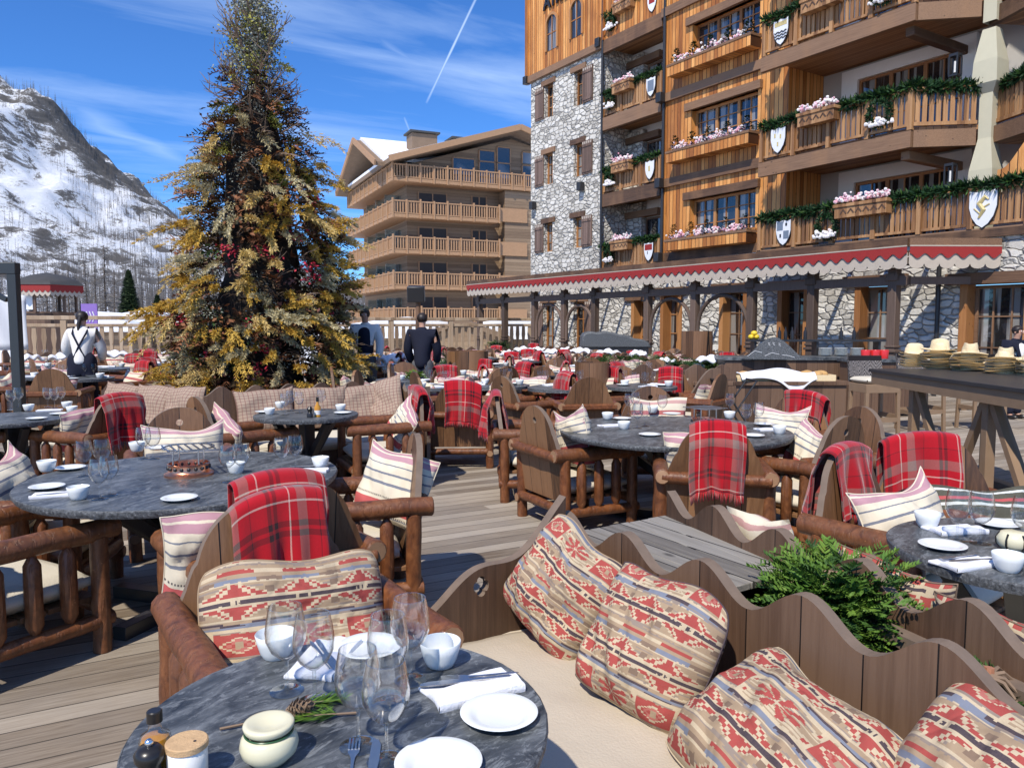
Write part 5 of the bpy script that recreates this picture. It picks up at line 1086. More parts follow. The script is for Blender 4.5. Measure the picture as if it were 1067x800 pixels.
# white folded blankets lying on far benches
for k, (px, d) in enumerate(((545, 20.6), (575, 20.4), (605, 19.6), (633, 18.6), (694, 14.9), (742, 14.9), (725, 17.4), (415, 17.6), (400, 15.2), (560, 21.8), (590, 21.6), (665, 17.8), (768, 15.4), (530, 19.2), (435, 18.4), (120, 17.4), (65, 17.2), (30, 16.8))):
    q = far(px, d); m = MB('napkin'); m.grid(lambda u, v: Vector(((u - .5) * .55, (v - .5) * .36, 0.08 * math.exp(-((u - .5) ** 2 + (v - .5) ** 2) * 5) + 0.05 * math.sin(u * 11 + k) * math.sin(v * 9 + k)) ), 14, 10)
    o = m.build('white_throw', None, 80, loc=(q.x, q.y, 0.86), rot=R.uniform(0, 3)); o.modifiers.new('t', 'SOLIDIFY').thickness = 0.05
    tag(o, 'white fleece throw lying on the far benches, %s from the left' % ('first', 'second', 'third', 'fourth', 'fifth', 'sixth', 'seventh', 'eighth', 'ninth', 'tenth', 'eleventh', 'twelfth', 'thirteenth', 'fourteenth', 'fifteenth', 'sixteenth', 'seventeenth', 'eighteenth')[sorted([545, 575, 605, 633, 694, 742, 725, 415, 400, 560, 590, 665, 768, 530, 435, 120, 65, 30]).index(px)], 'throw', 'white throws in the far rows')
# ------------------------------------------------------------------ people
def skinmesh(verts, edges, radii, mat, name, parent, sub=2):
    me = bpy.data.meshes.new(name); me.from_pydata(verts, edges, []); o = bpy.data.objects.new(name, me); C.objects.link(o)
    o.modifiers.new('skin', 'SKIN'); sd = me.skin_vertices[0].data
    for i, r in enumerate(radii): sd[i].radius = r if isinstance(r, tuple) else (r, r); sd[i].use_root = i == 0
    s = o.modifiers.new('sub', 'SUBSURF'); s.levels = sub; s.render_levels = sub
    bpy.context.view_layer.update(); dg = bpy.context.evaluated_depsgraph_get(); m2 = bpy.data.meshes.new_from_object(o.evaluated_get(dg)); o.modifiers.clear(); o.data = m2
    m2.materials.clear(); m2.materials.append(MAT[mat]); m2.shade_smooth(); o.parent = parent; return o
def person(label, loc, deg, H, arms, female=False, top='shirt', legs='navy', vest=None, hairlen=False, braces=False, sleeve='shirt', lean=0.0, apron=False):
    """local: faces +X. arms: for left/right elbow and hand offsets"""
    t = thing('person', label, 'person', loc, rad(deg)); k = H / 1.8; sw = 0.185 if female else 0.21
    J = dict(pel=(0, 0, 0.95), bel=(0.0 + lean * .3, 0, 1.10), chest=(0.01 + lean * .7, 0, 1.32), neck=(0.0 + lean, 0, 1.50), nk2=(0.015 + lean * 1.1, 0, 1.56), head=(0.03 + lean * 1.2, 0, 1.66), crown=(0.02 + lean * 1.2, 0, 1.75))
    V = []; E = []; Rr = []
    def add(p, r, e=None):
        V.append(tuple(q * k for q in p)); Rr.append(tuple(q * k for q in r) if isinstance(r, tuple) else r * k); i = len(V) - 1
        if e is not None: E.append((e, i))
        return i
    pe = add(J['pel'], (0.13, 0.10)); be = add(J['bel'], (0.115, 0.085), pe); ch = add(J['chest'], (0.135, 0.095), be); ne = add(J['neck'], 0.06, ch); n2 = add(J['nk2'], 0.052, ne); hd = add(J['head'], (0.078, 0.094), n2); add(J['crown'], (0.05, 0.06), hd)
    sh = {}; wr = {}
    for s in (1, -1):
        S = (lean * .9, s * sw, 1.43); El = arms[0 if s > 0 else 1][0]; Ha = arms[0 if s > 0 else 1][1]
        a = add(S, 0.03, ch); el = add(El, 0.03, a); w = add(Ha, 0.027, el); sh[s] = (S, El, Ha)
        d = (Vector(Ha) - Vector(El)).normalized(); pm = Vector(Ha) + d * 0.055; wr[s] = (pm, d)
        b = add(tuple(pm), (0.030, 0.02), w); side = d.cross(Vector((1, 0.2, 0.1))).normalized()
        for f in range(4):
            off = side * (-0.03 + 0.02 * f); L = (0.07, 0.085, 0.08, 0.062)[f]; g1 = add(tuple(pm + d * 0.04 + off), 0.011, b); add(tuple(pm + d * (0.04 + L * .5) + off + Vector((0.012, 0, 0))), 0.009, g1)
        add(tuple(pm + side * -0.045 + d * 0.01), 0.011, b)
    for s in (1, -1):
        h = add((0, s * 0.09, 0.88), 0.10, pe); kn = add((0.02, s * 0.11, 0.49), 0.062, h); an = add((0, s * 0.12, 0.09), 0.042, kn); add((0.14, s * 0.13, 0.035), 0.035, an)
    skinmesh(V, E, Rr, 'skin', 'body', t)
    # face
    f = MB('shirt', 'hair'); hx, hz = J['head'][0] * k, J['head'][2] * k
    for s in (1, -1): f.ball((hx + 0.084 * k, s * 0.032 * k, hz + 0.012 * k), 0.011 * k, 0, 8, 5); f.ball((hx + 0.093 * k, s * 0.032 * k, hz + 0.012 * k), 0.005 * k, 1, 6, 4)
    f.build('eyes', t)
    n = MB('skin'); n.tube([(hx + 0.088 * k, 0, hz + 0.015 * k), (hx + 0.108 * k, 0, hz - 0.022 * k), (hx + 0.085 * k, 0, hz - 0.03 * k)], [0.008, 0.014, 0.008], 8)
    for s in (1, -1): n.ball((hx - 0.005 * k, s * 0.079 * k, hz - 0.005), 0.026 * k, 0, 8, 5, (0.8, 0.35, 1))
    n.build('ears_and_nose', t)
    h = MB('hair'); h.ball((hx - 0.012 * k, 0, hz + 0.032 * k), 0.108 * k, 0, 16, 10, (0.95, 0.86, 0.84))
    h.v = [q if not (q[0] > hx + 0.045 * k and q[2] < hz + 0.055 * k) else (hx + 0.045 * k, q[1] * .9, q[2]) for q in h.v]
    if hairlen: h.tube([(hx - 0.09 * k, 0, hz + 0.02), (hx - 0.13 * k, 0.02, hz - 0.1 * k), (hx - 0.12 * k, 0.03, hz - 0.3 * k)], [0.035, 0.03, 0.01], 8)
    h.build('hair', t, 80)
    # clothing
    def cloth_(name, mat, nodes, grow):
        V2 = []; E2 = []; R2 = []
        for (p, r, e) in nodes:
            V2.append(tuple(q * k for q in p)); R2.append(tuple((q + grow) * k for q in r) if isinstance(r, tuple) else (r + grow) * k)
            if e is not None: E2.append((e, len(V2) - 1))
        return skinmesh(V2, E2, R2, mat, name, t)
    lo = 0.78 if top != 'shirt' else 0.90
    wd = 0.0 if top == 'shirt' else 0.03
    nd = [((0, 0, lo), (0.175 + wd, 0.13 + wd * .5), None), ((0, 0, 1.0), (0.16 + wd, 0.12 + wd * .5), 0), (J['bel'], (0.15 + wd, 0.115 + wd * .4), 1), (J['chest'], (0.178 + wd * .5, 0.132), 2), ((J['neck'][0] - .005, 0, 1.475), (0.095, 0.08), 3), ((J['neck'][0], 0, 1.55), (0.062, 0.062), 4)]
    for s in (1, -1):
        S, El, Ha = sh[s]; b = len(nd); nd += [(S, 0.085, 3), (El, 0.064, b), (tuple(Vector(El).lerp(Vector(Ha), 1.05)), 0.05, b + 1)]
    cloth_('shirt' if top == 'shirt' else 'jacket', top, nd, 0.018)
    if vest: cloth_('waistcoat', vest, [((0, 0, 0.90), (0.17, 0.13), None), (J['bel'], (0.152, 0.116), 0), (J['chest'], (0.178, 0.134), 1), ((lean - .01, 0, 1.47), (0.115, 0.085), 2)], 0.032)
    nd = [((lean * .1, 0, 1.16 if braces else 1.02), (0.165, 0.125), None), ((0, 0, 0.92), (0.17, 0.13), 0)]
    for s in (1, -1): b = len(nd); nd += [((0, s * 0.09, 0.82), 0.115, 1), ((0.02, s * 0.11, 0.49), 0.08, b), ((0.0, s * 0.12, 0.08), 0.065, b + 1)]
    cloth_('trousers', legs, nd, 0.018 if not braces else 0.035)
    if braces:
        b = MB('navy')
        for s in (1, -1): b.tube([((-0.128 + lean * .2) * k, s * 0.09 * k, 1.02 * k), ((-0.155 + lean * .5) * k, 0, 1.22 * k), ((-0.13 + lean * .8) * k, -s * 0.10 * k, 1.42 * k), ((-0.02 + lean) * k, -s * 0.11 * k, 1.525 * k)], 0.014 * k, 6)
        b.build('braces', t)
    m = MB('pepper')
    for s in (1, -1): m.ball((0.055 * k, s * 0.125 * k, 0.045), 0.075 * k, 0, 12, 7, (1.75, 0.68, 0.58))
    m.build('shoes', t, 80); return t
lookaway = 90 - math.degrees(YAW)
person('woman seen from behind in a white blouse with dark crossed braces', far(85, 12.6), lookaway + 12, 1.84, (((0.12, 0.27, 1.16), (0.30, 0.20, 1.0)), ((0.10, -0.28, 1.16), (0.28, -0.22, 1.0))), True, braces=True, hairlen=True, lean=0.06)
person('waiter facing us in a dark waistcoat and white shirt beside the tree', far(381, 14.6), lookaway + 180, 1.92, (((0.02, 0.27, 1.15), (0.10, 0.25, 0.92)), ((0.02, -0.27, 1.15), (0.10, -0.25, 0.92))), vest='navy', legs='grey_cloth')
person('man seen from behind in a dark navy jacket with short dark hair', far(440, 13.3), lookaway - 5, 1.82, (((0.02, 0.26, 1.14), (0.16, 0.22, 0.93)), ((0.02, -0.26, 1.14), (0.16, -0.22, 0.93))), top='navy', legs='grey_cloth')
person('man in a dark suit cut by the right frame edge behind the hats', far(1058, 13.0), lookaway + 205, 1.6, (((0.02, 0.27, 1.15), (0.10, 0.25, 0.92)), ((0.02, -0.27, 1.15), (0.10, -0.25, 0.92))), top='navy', vest='shirt', legs='navy')
# ------------------------------------------------------------------ grey mast at the left
q = far(18, 8.2); t = thing('parasol_mast', 'dark grey metal mast with an arm and lamp head at the left frame edge', 'mast', (q.x, q.y, 0), -YAW)
m = MB('post_metal'); m.box((0, 0, 1.12), (0.095, 0.09, 2.24)); m.build('mast', t, bevel=0.006)
m = MB('post_metal'); m.box((-0.75, 0, 2.19), (1.6, 0.1, 0.12)); m.box((-0.5, 0, 2.10), (0.5, 0.09, 0.05)); m.build('arm', t, bevel=0.006)
m = MB('post_metal'); m.box((0, 0, 0.012), (0.5, 0.5, 0.024)); m.build('base_plate', t, bevel=0.004)
m = MB('post_metal'); m.bar((-0.08, 0, 1.86), (-0.55, 0, 2.1), 0.05, 0.05); m.build('strut', t)
# ------------------------------------------------------------------ the tall decorated tree
tc = far(273, 13.3); tt = thing('decorated_tree', 'tall conical tree built of dried golden, brown and wine coloured branches', 'tree', (tc.x, tc.y, 0))
prof = [(0.0, 1.34), (0.5, 1.40), (1.3, 1.32), (2.2, 1.32), (3.0, 1.26), (3.6, 1.16), (4.2, 1.0), (4.8, 0.84), (5.3, 0.62), (5.8, 0.46), (6.4, 0.40), (7.0, 0.36), (7.6, 0.2)]
def TR(z):
    for (a, ra), (b, rb) in zip(prof, prof[1:]):
        if a <= z <= b: return ra + (rb - ra) * (z - a) / (b - a)
    return 0.1
tt.scale = (1, 1, .95)
m = MB('trunk'); m.tube([(0, 0, 0), (0.02, 0, 2.5), (-0.02, 0.03, 5), (0.02, 0, 6.6)], [0.2, 0.15, 0.09, 0.03], 12); m.build('trunk', tt, 60)
tr = random.Random(11)
core = MB('t_shade')
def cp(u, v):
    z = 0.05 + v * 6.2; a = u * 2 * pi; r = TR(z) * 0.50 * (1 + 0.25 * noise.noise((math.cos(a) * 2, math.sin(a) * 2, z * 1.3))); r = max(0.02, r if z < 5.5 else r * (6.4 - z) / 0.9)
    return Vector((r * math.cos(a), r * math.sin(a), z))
core.grid(cp, 48, 60); core.build('shade_core', tt, 0, normals=False)  # near-black core stands in for the shade in gaps between branches
MBS = {k: MB(k) for k in ('t_dark', 't_brown', 't_gold', 't_cream', 't_lime', 't_grey', 't_wine', 't_red', 't_green', 't_pale', 'twig')}
def surf(zmin=0.1, zmax=6.6, f=(0.55, 1.0), z=None, a=None):
    z = (zmin + (zmax - zmin) * (1 - tr.random() ** 0.62)) if z is None else z; a = tr.uniform(0, 2 * pi) if a is None else a; r = TR(z) * tr.uniform(*f)
    lump = 1 + 0.19 * noise.noise((math.cos(a) * 1.9 + 5, math.sin(a) * 1.9, z * 1.3)) + 0.07 * math.sin(z * 5.5 + 2 * math.sin(a + 1)); r *= lump
    return Vector((r * math.cos(a), r * math.sin(a), z)), Vector((math.cos(a), math.sin(a), 0))
def spray(mb, p, d, L, n, w, thick=0.012, up=0.0, droop=0.3):
    d = d.normalized(); s = d.cross(Vector((tr.uniform(-.6, .6), tr.uniform(-.6, .6), 1))).normalized(); q = s.cross(d)
    for j in range(n):
        f = (j + .5) / n; c = p + d * L * f - Vector((0, 0, droop * L * f * f))
        for sg in (-1, 1):
            e = (s * sg * tr.uniform(.6, 1.1) + d * 0.8 + q * tr.uniform(-.5, .5)).normalized(); ln = w * (1.1 - f * .7) * tr.uniform(.7, 1.2); t_ = e.cross(q + Vector((tr.uniform(-.5, .5),) * 3)).normalized() * thick
            mb.add([c - t_ * .4, c + e * ln * .5 - t_, c + e * ln, c + e * ln * .5 + t_, c + t_ * .4], [(0, 1, 2, 3, 4)])
def plume(mb, p, d, L, n, w):
    for j in range(n):
        f = tr.random() ** 0.8; c = p + d * L * f - Vector((0, 0, 0.4 * L * f * f)); rr = w * (1 - f * .75); o = Vector((tr.uniform(-1, 1), tr.uniform(-1, 1), tr.uniform(-1, 1))) * rr
        e = (o * 1.2 + d * rr + Vector((0, 0, -0.3 * rr))).normalized() * 0.062; t_ = Vector((tr.uniform(-1, 1), tr.uniform(-1, 1), tr.uniform(-1, 1))).normalized() * 0.011
        b = c + o * .6; mb.add([b - t_, b + e, b + t_], [(0, 1, 2)]); t2 = t_.cross(e).normalized() * .011; mb.add([b - t2, b + e * .8, b + t2], [(0, 1, 2)])
def leaves(mb, p, r, n, s):
    for j in range(n):
        o = Vector((tr.gauss(0, 1), tr.gauss(0, 1), tr.gauss(0, .8))) * r * .5; c = p + o; a = Vector((tr.uniform(-1, 1), tr.uniform(-1, 1), tr.uniform(-1, .4))).normalized() * s * tr.uniform(.6, 1.3); b = a.cross(Vector((tr.uniform(-1, 1), tr.uniform(-1, 1), tr.uniform(-1, 1)))).normalized() * s * .38
        mb.add([c, c + a * .5 - b, c + a, c + a * .5 + b], [(0, 1, 2, 3)])
def twigs(p, d, L, r=0.011, k=3):
    pts = [p]; q = p.copy(); dd = d.normalized()
    for j in range(5): dd = (dd + Vector((tr.uniform(-.3, .3), tr.uniform(-.3, .3), tr.uniform(-.3, .3)))).normalized(); q = q + dd * L / 5; pts.append(q.copy())
    MBS['twig'].tube(pts, [r * (1 - .75 * j / 5) for j in range(6)], 5)
    if k:
        for i in range(k): j = tr.randrange(1, 5); twigs(pts[j], (pts[j + 1] - pts[j]).normalized() + Vector((tr.uniform(-1, 1), tr.uniform(-1, 1), tr.uniform(-.4, .9))) * .8, L * .5, r * .6, 0)
void = [(tr.uniform(0, 6.28), tr.uniform(.6, 4.4), tr.uniform(.22, .4)) for _ in range(16)] + [(-2.25, 2.5, .55), (-1.3, 2.6, .4), (-1.9, 1.1, .4)]
def hole(p):
    a = math.atan2(p.y, p.x)
    for va, vz, vr in void:
        da = (a - va + pi) % (2 * pi) - pi
        if math.hypot(da * 1.4, p.z - vz) < vr: return True
    return False
for i in range(2100):
    p, o = surf(0.05, 6.2, (0.55, 0.98))
    if hole(p): continue
    dn = tr.uniform(-.8, .3); spray(MBS['t_dark' if tr.random() < .66 else 't_brown'], p, o + Vector((tr.uniform(-.6, .6), tr.uniform(-.6, .6), dn)), tr.uniform(.28, .5), 9, 0.15, 0.015)
for i in range(110):
    p, o = surf(0.1, 4.6, (0.82, 1.0))
    if not hole(p): leaves(MBS['t_brown'], p, .24, 34, .085)
for i in range(46):
    p, o = surf(0.2, 5.2, (0.82, 1.0)); leaves(MBS['t_wine'], p, .2, 30, .075)
def tuft(key, z, a, n, L, w, den, f=(.8, 1.02), dn=(-.7, .2)):
    for i in range(n):
        p, o = surf(z=min(6.2, max(.1, z + tr.gauss(0, .16))), a=a + tr.gauss(0, .12), f=f); d0 = o + Vector((tr.uniform(-.7, .7), tr.uniform(-.7, .7), tr.uniform(*dn)))
        for q in range(3): plume(MBS[key], p, d0 + Vector((tr.uniform(-.35, .35), tr.uniform(-.35, .35), tr.uniform(-.3, .2))), L * tr.uniform(.7, 1.2), den, w)
ga = 2.39996
for i in range(270):
    z = 0.15 + 5.6 * (1 - math.sqrt(1 - (i + .5) / 270 * .985)); key = ('t_gold', 't_cream', 't_pale', 't_gold')[tr.randrange(4)]
    a = i * ga + tr.gauss(0, .25)
    if hole(Vector((math.cos(a), math.sin(a), z))) and tr.random() < .6: continue
    tuft(key, z, a, 2, tr.uniform(.22, .5), tr.uniform(.05, .10), 75, f=((.8, 1.02) if tr.random() < .86 else (1.0, 1.08)), dn=(-.7, .6))
for i in range(34):
    p, o = surf(3.8, 6.3, (.5, .95)); plume(MBS['t_lime'], p, o, .28, 90, .13)
for i in range(110):
    p, o = surf(0.2, 7.2, (.78, 1.02)); leaves(MBS['t_grey'], p, .17, 54, .034)
for i in range(120):
    p, o = surf(6.0, 7.3, (.2, 1.0), z=tr.uniform(5.9, 7.5)); leaves(MBS['t_grey' if i % 3 else 't_lime'], p, .24, 60, .048)
for i in range(34):
    p, o = surf(0.2, 4.4, (.92, 1.02)); leaves(MBS['t_red'], p, .14, 40, .055)
for i in range(50):
    p, o = surf(0.2, 4.6, (.8, 1.0)); leaves(MBS['t_green'], p, .16, 34, .05)
for i in range(240):
    p, o = surf(0.3, 6.6, (.6, .98)); twigs(p, o + Vector((tr.uniform(-.6, .6), tr.uniform(-.6, .6), tr.uniform(-.5, .6))), tr.uniform(.25, .55), .011, 2)
for i in range(60):
    z = tr.uniform(5.2, 6.8); p, o = surf(z=z, f=(.1, .8)); twigs(p, o * .6 + Vector((tr.uniform(-.3, .3), tr.uniform(-.3, .3), 1)), tr.uniform(.4, .8), .015, 4)
for i in range(30):
    z = tr.uniform(4.4, 5.9); p, o = surf(z=z, f=(.6, .95)); twigs(p, o + Vector((0, 0, tr.uniform(-.1, .35))), tr.uniform(.4, .7), .017, 1)
for k, nm in (('t_dark', 'dark_conifer_sprays'), ('t_brown', 'brown_foliage'), ('t_gold', 'golden_plumes'), ('t_cream', 'cream_plumes'), ('t_pale', 'pale_yellow_plumes'), ('t_lime', 'lime_moss'), ('t_grey', 'grey_lichen_foliage'), ('t_wine', 'wine_foliage'), ('t_red', 'red_blossom'), ('t_green', 'green_foliage'), ('twig', 'bare_twigs')):
    o = MBS[k].build(nm, tt, 0, normals=False); o['kind'] = 'stuff'
# ------------------------------------------------------------------ the hotel
H = thing('hotel_building', 'five storey hotel with rubble stone tower, honey timber bays and carved balconies', 'building')
FX = 18.5
def facade(name, mat, y0, y1, z0, z1, holes, x=FX, rev=0.3, jm='jamb', frame=True, parent=None):
    """front plane with real openings; holes: (y0,y1,z0,z1,reveal)"""
    m = MB(mat); ys = sorted({y0, y1, *[h[0] for h in holes], *[h[1] for h in holes]}); zs = sorted({z0, z1, *[h[2] for h in holes], *[h[3] for h in holes]})
    for a, b in zip(ys, ys[1:]):
        for c, d in zip(zs, zs[1:]):
            my, mz = (a + b) / 2, (c + d) / 2
            if any(h[0] < my < h[1] and h[2] < mz < h[3] for h in holes): continue
            m.add([(x, a, c), (x, b, c), (x, b, d), (x, a, d)], [(0, 3, 2, 1)])
    for h in holes:
        a, b, c, d = h[:4]; r = h[4] if len(h) > 4 else rev
        m.add([(x, a, c), (x + r, a, c), (x + r, a, d), (x, a, d)], [(0, 1, 2, 3)], 0); m.add([(x, b, c), (x + r, b, c), (x + r, b, d), (x, b, d)], [(3, 2, 1, 0)], 0); m.add([(x, a, d), (x + r, a, d), (x + r, b, d), (x, b, d)], [(0, 1, 2, 3)], 0); m.add([(x, a, c), (x + r, a, c), (x + r, b, c), (x, b, c)], [(3, 2, 1, 0)], 0)
    o = m.build(name, H, 0, normals=False); return o
def window(y0, y1, z0, z1, x, cols=3, rows=3, mull=(), jambs=0.0, fm='jamb', label=None, deep=0.0, casing=True):
    """a window set in its opening: frame (part) > glass, glazing bars"""
    f = MB(fm); w = 0.07
    f.span(x - .03, x + .05, y0, y0 + w, z0, z1); f.span(x - .03, x + .05, y1 - w, y1, z0, z1); f.span(x - .03, x + .05, y0 + w, y1 - w, z1 - w, z1); f.span(x - .03, x + .05, y0 + w, y1 - w, z0, z0 + w)
    for q in mull: yy = y0 + (y1 - y0) * q; f.span(x - .035, x + .045, yy - .05, yy + .05, z0 + w, z1 - w)
    fo = f.build('window', H)
    g = MB('pane'); g.add([(x + .02, y0 + .01, z0 + .01), (x + .02, y1 - .01, z0 + .01), (x + .02, y1 - .01, z1 - .01), (x + .02, y0 + .01, z1 - .01)], [(0, 3, 2, 1)]); g.build('pane', fo, 0)
    b = MB(fm)
    for i in range(1, cols): yy = y0 + (y1 - y0) * i / cols; b.span(x - .012, x + .03, yy - .016, yy + .016, z0 + w, z1 - w)
    for j in range(1, rows): zz = z0 + (z1 - z0) * j / rows; b.span(x - .010, x + .028, y0 + w, y1 - w, zz - .014, zz + .014)
    b.build('glazing_bars', fo); return fo
def part(name, fn, *mats, bevel=0.0, parent=None, smooth=35):
    m = MB(*mats); fn(m); return m.build(name, parent or H, smooth, bevel=bevel)
# --- stone tower
TW_Y0, TW_Y1 = 22.85, 27.65
tw_holes = []; shut = []
for z0, z1 in ((10.05, 11.35), (7.35, 8.6), (4.6, 5.78)):
    for yc, side in ((26.35, 1), (24.35, -1)):
        tw_holes.append((yc - .30, yc + .30, z0, z1, .28)); shut.append((yc, z0, z1, side))
for yc, side in ((26.3, 1), (24.2, -1)): tw_holes.append((yc - .38, yc + .38, 0.45, 2.5, .28)); shut.append((yc, 0.45, 2.5, side))
tw_holes.append((22.95 - 0.0, 23.0, 0.2, 0.25, .1))
facade('stone_tower_wall', 'stone', TW_Y0, TW_Y1, -0.6, 11.92, tw_holes)
part('stone_tower_side', lambda m: (m.add([(FX, TW_Y1, -.6), (FX + 8, TW_Y1, -.6), (FX + 8, TW_Y1, 11.92), (FX, TW_Y1, 11.92)], [(0, 1, 2, 3)]), m.add([(FX, TW_Y0, 4), (FX + 1.5, TW_Y0, 4), (FX + 1.5, TW_Y0, 11.92), (FX, TW_Y0, 11.92)], [(3, 2, 1, 0)])), 'stone')
for yc, z0, z1, side in shut:
    w = 0.38 if z0 < 1 else 0.30
    window(yc - w, yc + w, z0, z1, FX + .2, 2, 3)
    part('lintel', lambda m: m.span(FX - .06, FX + .15, yc - w - .18, yc + w + .18, z1, z1 + .2), 'beam')
    def sh(m):
        a, b = (yc + w + .02, yc + w + .62) if side > 0 else (yc - w - .62, yc - w - .02)
        m.span(FX - .06, FX - .01, a, b, z0, z1)
        for zz in (z0 + .12, z1 - .18): m.span(FX - .085, FX - .062, a + .02, b - .02, zz - .05, zz + .05)
        for k in range(5): yy = a + (b - a) * (k + .5) / 5; m.add([(FX - .0625, yy - .045, z1 - .03), (FX - .0625, yy + .045, z1 - .03), (FX - .0625, yy, z1 - .26)], [(0, 1, 2)], 1)
    part('shutter', sh, 'shutter', 'cream_trim')
# timber top of the tower with arched windows and sign lettering
facade('timber_gable_wall', 'timber', 19.3, 27.9, 11.93, 16.5, [(22.9, 27.6, 16.2, 16.3, .01)] if False else [], x=FX - .08)
part('tower_beam', lambda m: m.span(FX - .16, FX + .05, 22.8, 27.95, 11.72, 11.98), 'beam')
for y_ in (27.72, 22.70): part('corner_post', lambda m: m.span(FX - .14, FX - .02, y_, y_ + .2, 11.99, 16.5), 'timber')
for yc in (26.0, 24.37):
    def aw(m, r0=0.34, r1=0.44):
        arc = lambda r, z: [(yc + r * math.cos(a), 13.62 + r * math.sin(a)) for a in [pi * k / 16 for k in range(17)]]
        m.prism([(yc + r1, 12.62)] + arc(r1, 0) + [(yc - r1, 12.62), (yc - r0, 12.62)] + arc(r0, 0)[::-1] + [(yc + r0, 12.62)], lambda a, b, d: Vector((d, a, b)), FX - .15, FX - .081)
    fo = part('arched_window', aw, 'jamb')
    g = MB('pane'); g.prism([(yc + .34, 12.62)] + [(yc + .34 * math.cos(pi * k / 16), 13.62 + .34 * math.sin(pi * k / 16)) for k in range(17)] + [(yc - .34, 12.62)], lambda a, b, d: Vector((d, a, b)), FX - .092, FX - .088); g.build('pane', fo)
    b = MB('jamb'); b.span(FX - .115, FX - .094, yc - .02, yc + .02, 12.62, 13.95); b.span(FX - .11, FX - .094, yc - .33, yc + .33, 13.25, 13.29); b.build('glazing_bars', fo)
def letters(word, y, z, size, x):
    cu = bpy.data.curves.new('lettering', 'FONT'); cu.body = word; cu.size = size; cu.extrude = 0.03; cu.space_character = 1.25; cu.bevel_depth = 0.008; cu.offset = 0.012
    o = bpy.data.objects.new('tmp', cu); C.objects.link(o); bpy.context.view_layer.update(); me = bpy.data.meshes.new_from_object(o.evaluated_get(bpy.context.evaluated_depsgraph_get()))
    bpy.data.objects.remove(o, do_unlink=True); me.materials.clear(); me.materials.append(MAT['pepper'])
    l = link(me, 'sign_lettering', None, (x, y, z), (rad(90), 0, rad(-90))); return tag(l, 'dark capital letters high on the timber gable above the arched windows', 'lettering')
letters('AIRELLES', 26.55, 14.30, 0.72, FX - .125)
# --- left loggias (between tower and timber bay)
part('plaster_wall', lambda m: (m.add([(FX + 1.45, 19.2, 3.4), (FX + 1.45, 22.9, 3.4), (FX + 1.45, 22.9, 16.5), (FX + 1.45, 19.2, 16.5)], [(0, 3, 2, 1)])), 'plaster')
part('stone_return', lambda m: [m.span(FX + 1.2, FX + 1.44, 22.0, 22.84, z, z + 2.4) for z in (3.75, 6.42, 9.2, 11.98)], 'stone')
for z in (3.62, 6.40, 9.18, 11.96):
    part('loggia_floor', lambda m: m.span(FX + .06, FX + 1.44, 19.62, 22.84, z - .2, z), 'soffit')
    part('fascia_beam', lambda m: m.span(FX - .1, FX + .055, 19.66, 22.84, z - .44, z + .02), 'beam')
    def rl(m):
        y = 19.72; 
        while y < 22.78: m.span(FX - .03, FX + .0, y, y + .105, z + .16, z + .84); y += .145
        m.span(FX - .055, FX + .04, 19.66, 22.84, z + .84, z + .92); m.span(FX - .045, FX + .02, 19.66, 22.84, z + .1, z + .16)
        for yy in (19.72, 20.7, 21.75, 22.78): m.span(FX - .07, FX + .03, yy - .05, yy + .05, z + .02, z + .9)
    part('balcony_railing', rl, 'railing')
    window(19.75, 20.75, z + .05, z + 2.05, FX + 1.40, 2, 3)
    part('door_surround', lambda m: (m.span(FX + 1.3, FX + 1.44, 20.8, 21.05, z, z + 2.35), m.span(FX + 1.3, FX + 1.44, 19.64, 20.8, z + 2.1, z + 2.35)), 'plaster')
    window(21.1, 21.95, z + .05, z + 1.95, FX + 1.40, 1, 2, fm='beam')
    part('lintel', lambda m: m.span(FX + 1.1, FX + 1.4, 21.05, 22.9, z + 1.98, z + 2.22), 'beam')
# --- timber bay with flower boxes
bh = []; BW = []
for z0, z1 in ((10.02, 11.12), (7.28, 8.45), (4.44, 5.62), (12.8, 13.95)): bh.append((15.62, 18.28, z0, z1, .35)); BW.append((z0, z1))
facade('timber_bay_wall', 'timber', 14.55, 19.62, 3.72, 16.5, bh, x=FX - .05)
part('timber_bay_side', lambda m: (m.add([(FX - .05, 14.55, 3.72), (FX + 1.9, 14.55, 3.72), (FX + 1.9, 14.55, 16.5), (FX - .05, 14.55, 16.5)], [(0, 1, 2, 3)]), m.add([(FX - .05, 19.62, 3.72), (FX + 1.5, 19.62, 3.72), (FX + 1.5, 19.62, 16.5), (FX - .05, 19.62, 16.5)], [(3, 2, 1, 0)])), 'timber_side')
for zb in (3.86, 6.32, 9.12, 11.9): part('floor_beam', lambda m: m.span(FX - .15, FX - .051, 14.5, 19.66, zb - .14, zb + .14), 'beam')
part('downpipe', lambda m: m.tube([(FX - .12, 19.5, 3.6), (FX - .12, 19.5, 16.4)], .05, 10), 'black_metal'); part('downpipe', lambda m: m.tube([(FX - .1, 22.78, 2.8), (FX - .1, 22.78, 16.4)], .05, 10), 'black_metal')
for z0, z1 in BW:
    window(15.62, 18.28, z0, z1, FX + .18, 6, 3, (1 / 3, 2 / 3))
    part('lintel', lambda m: m.span(FX - .18, FX + .1, 15.45, 18.5, z1, z1 + .24), 'beam')
    part('window_ledge', lambda m: m.span(FX - .12, FX + .15, 15.55, 18.35, z0 - .05, z0), 'jamb')
FN = ('top', 'upper', 'middle', 'lowest')
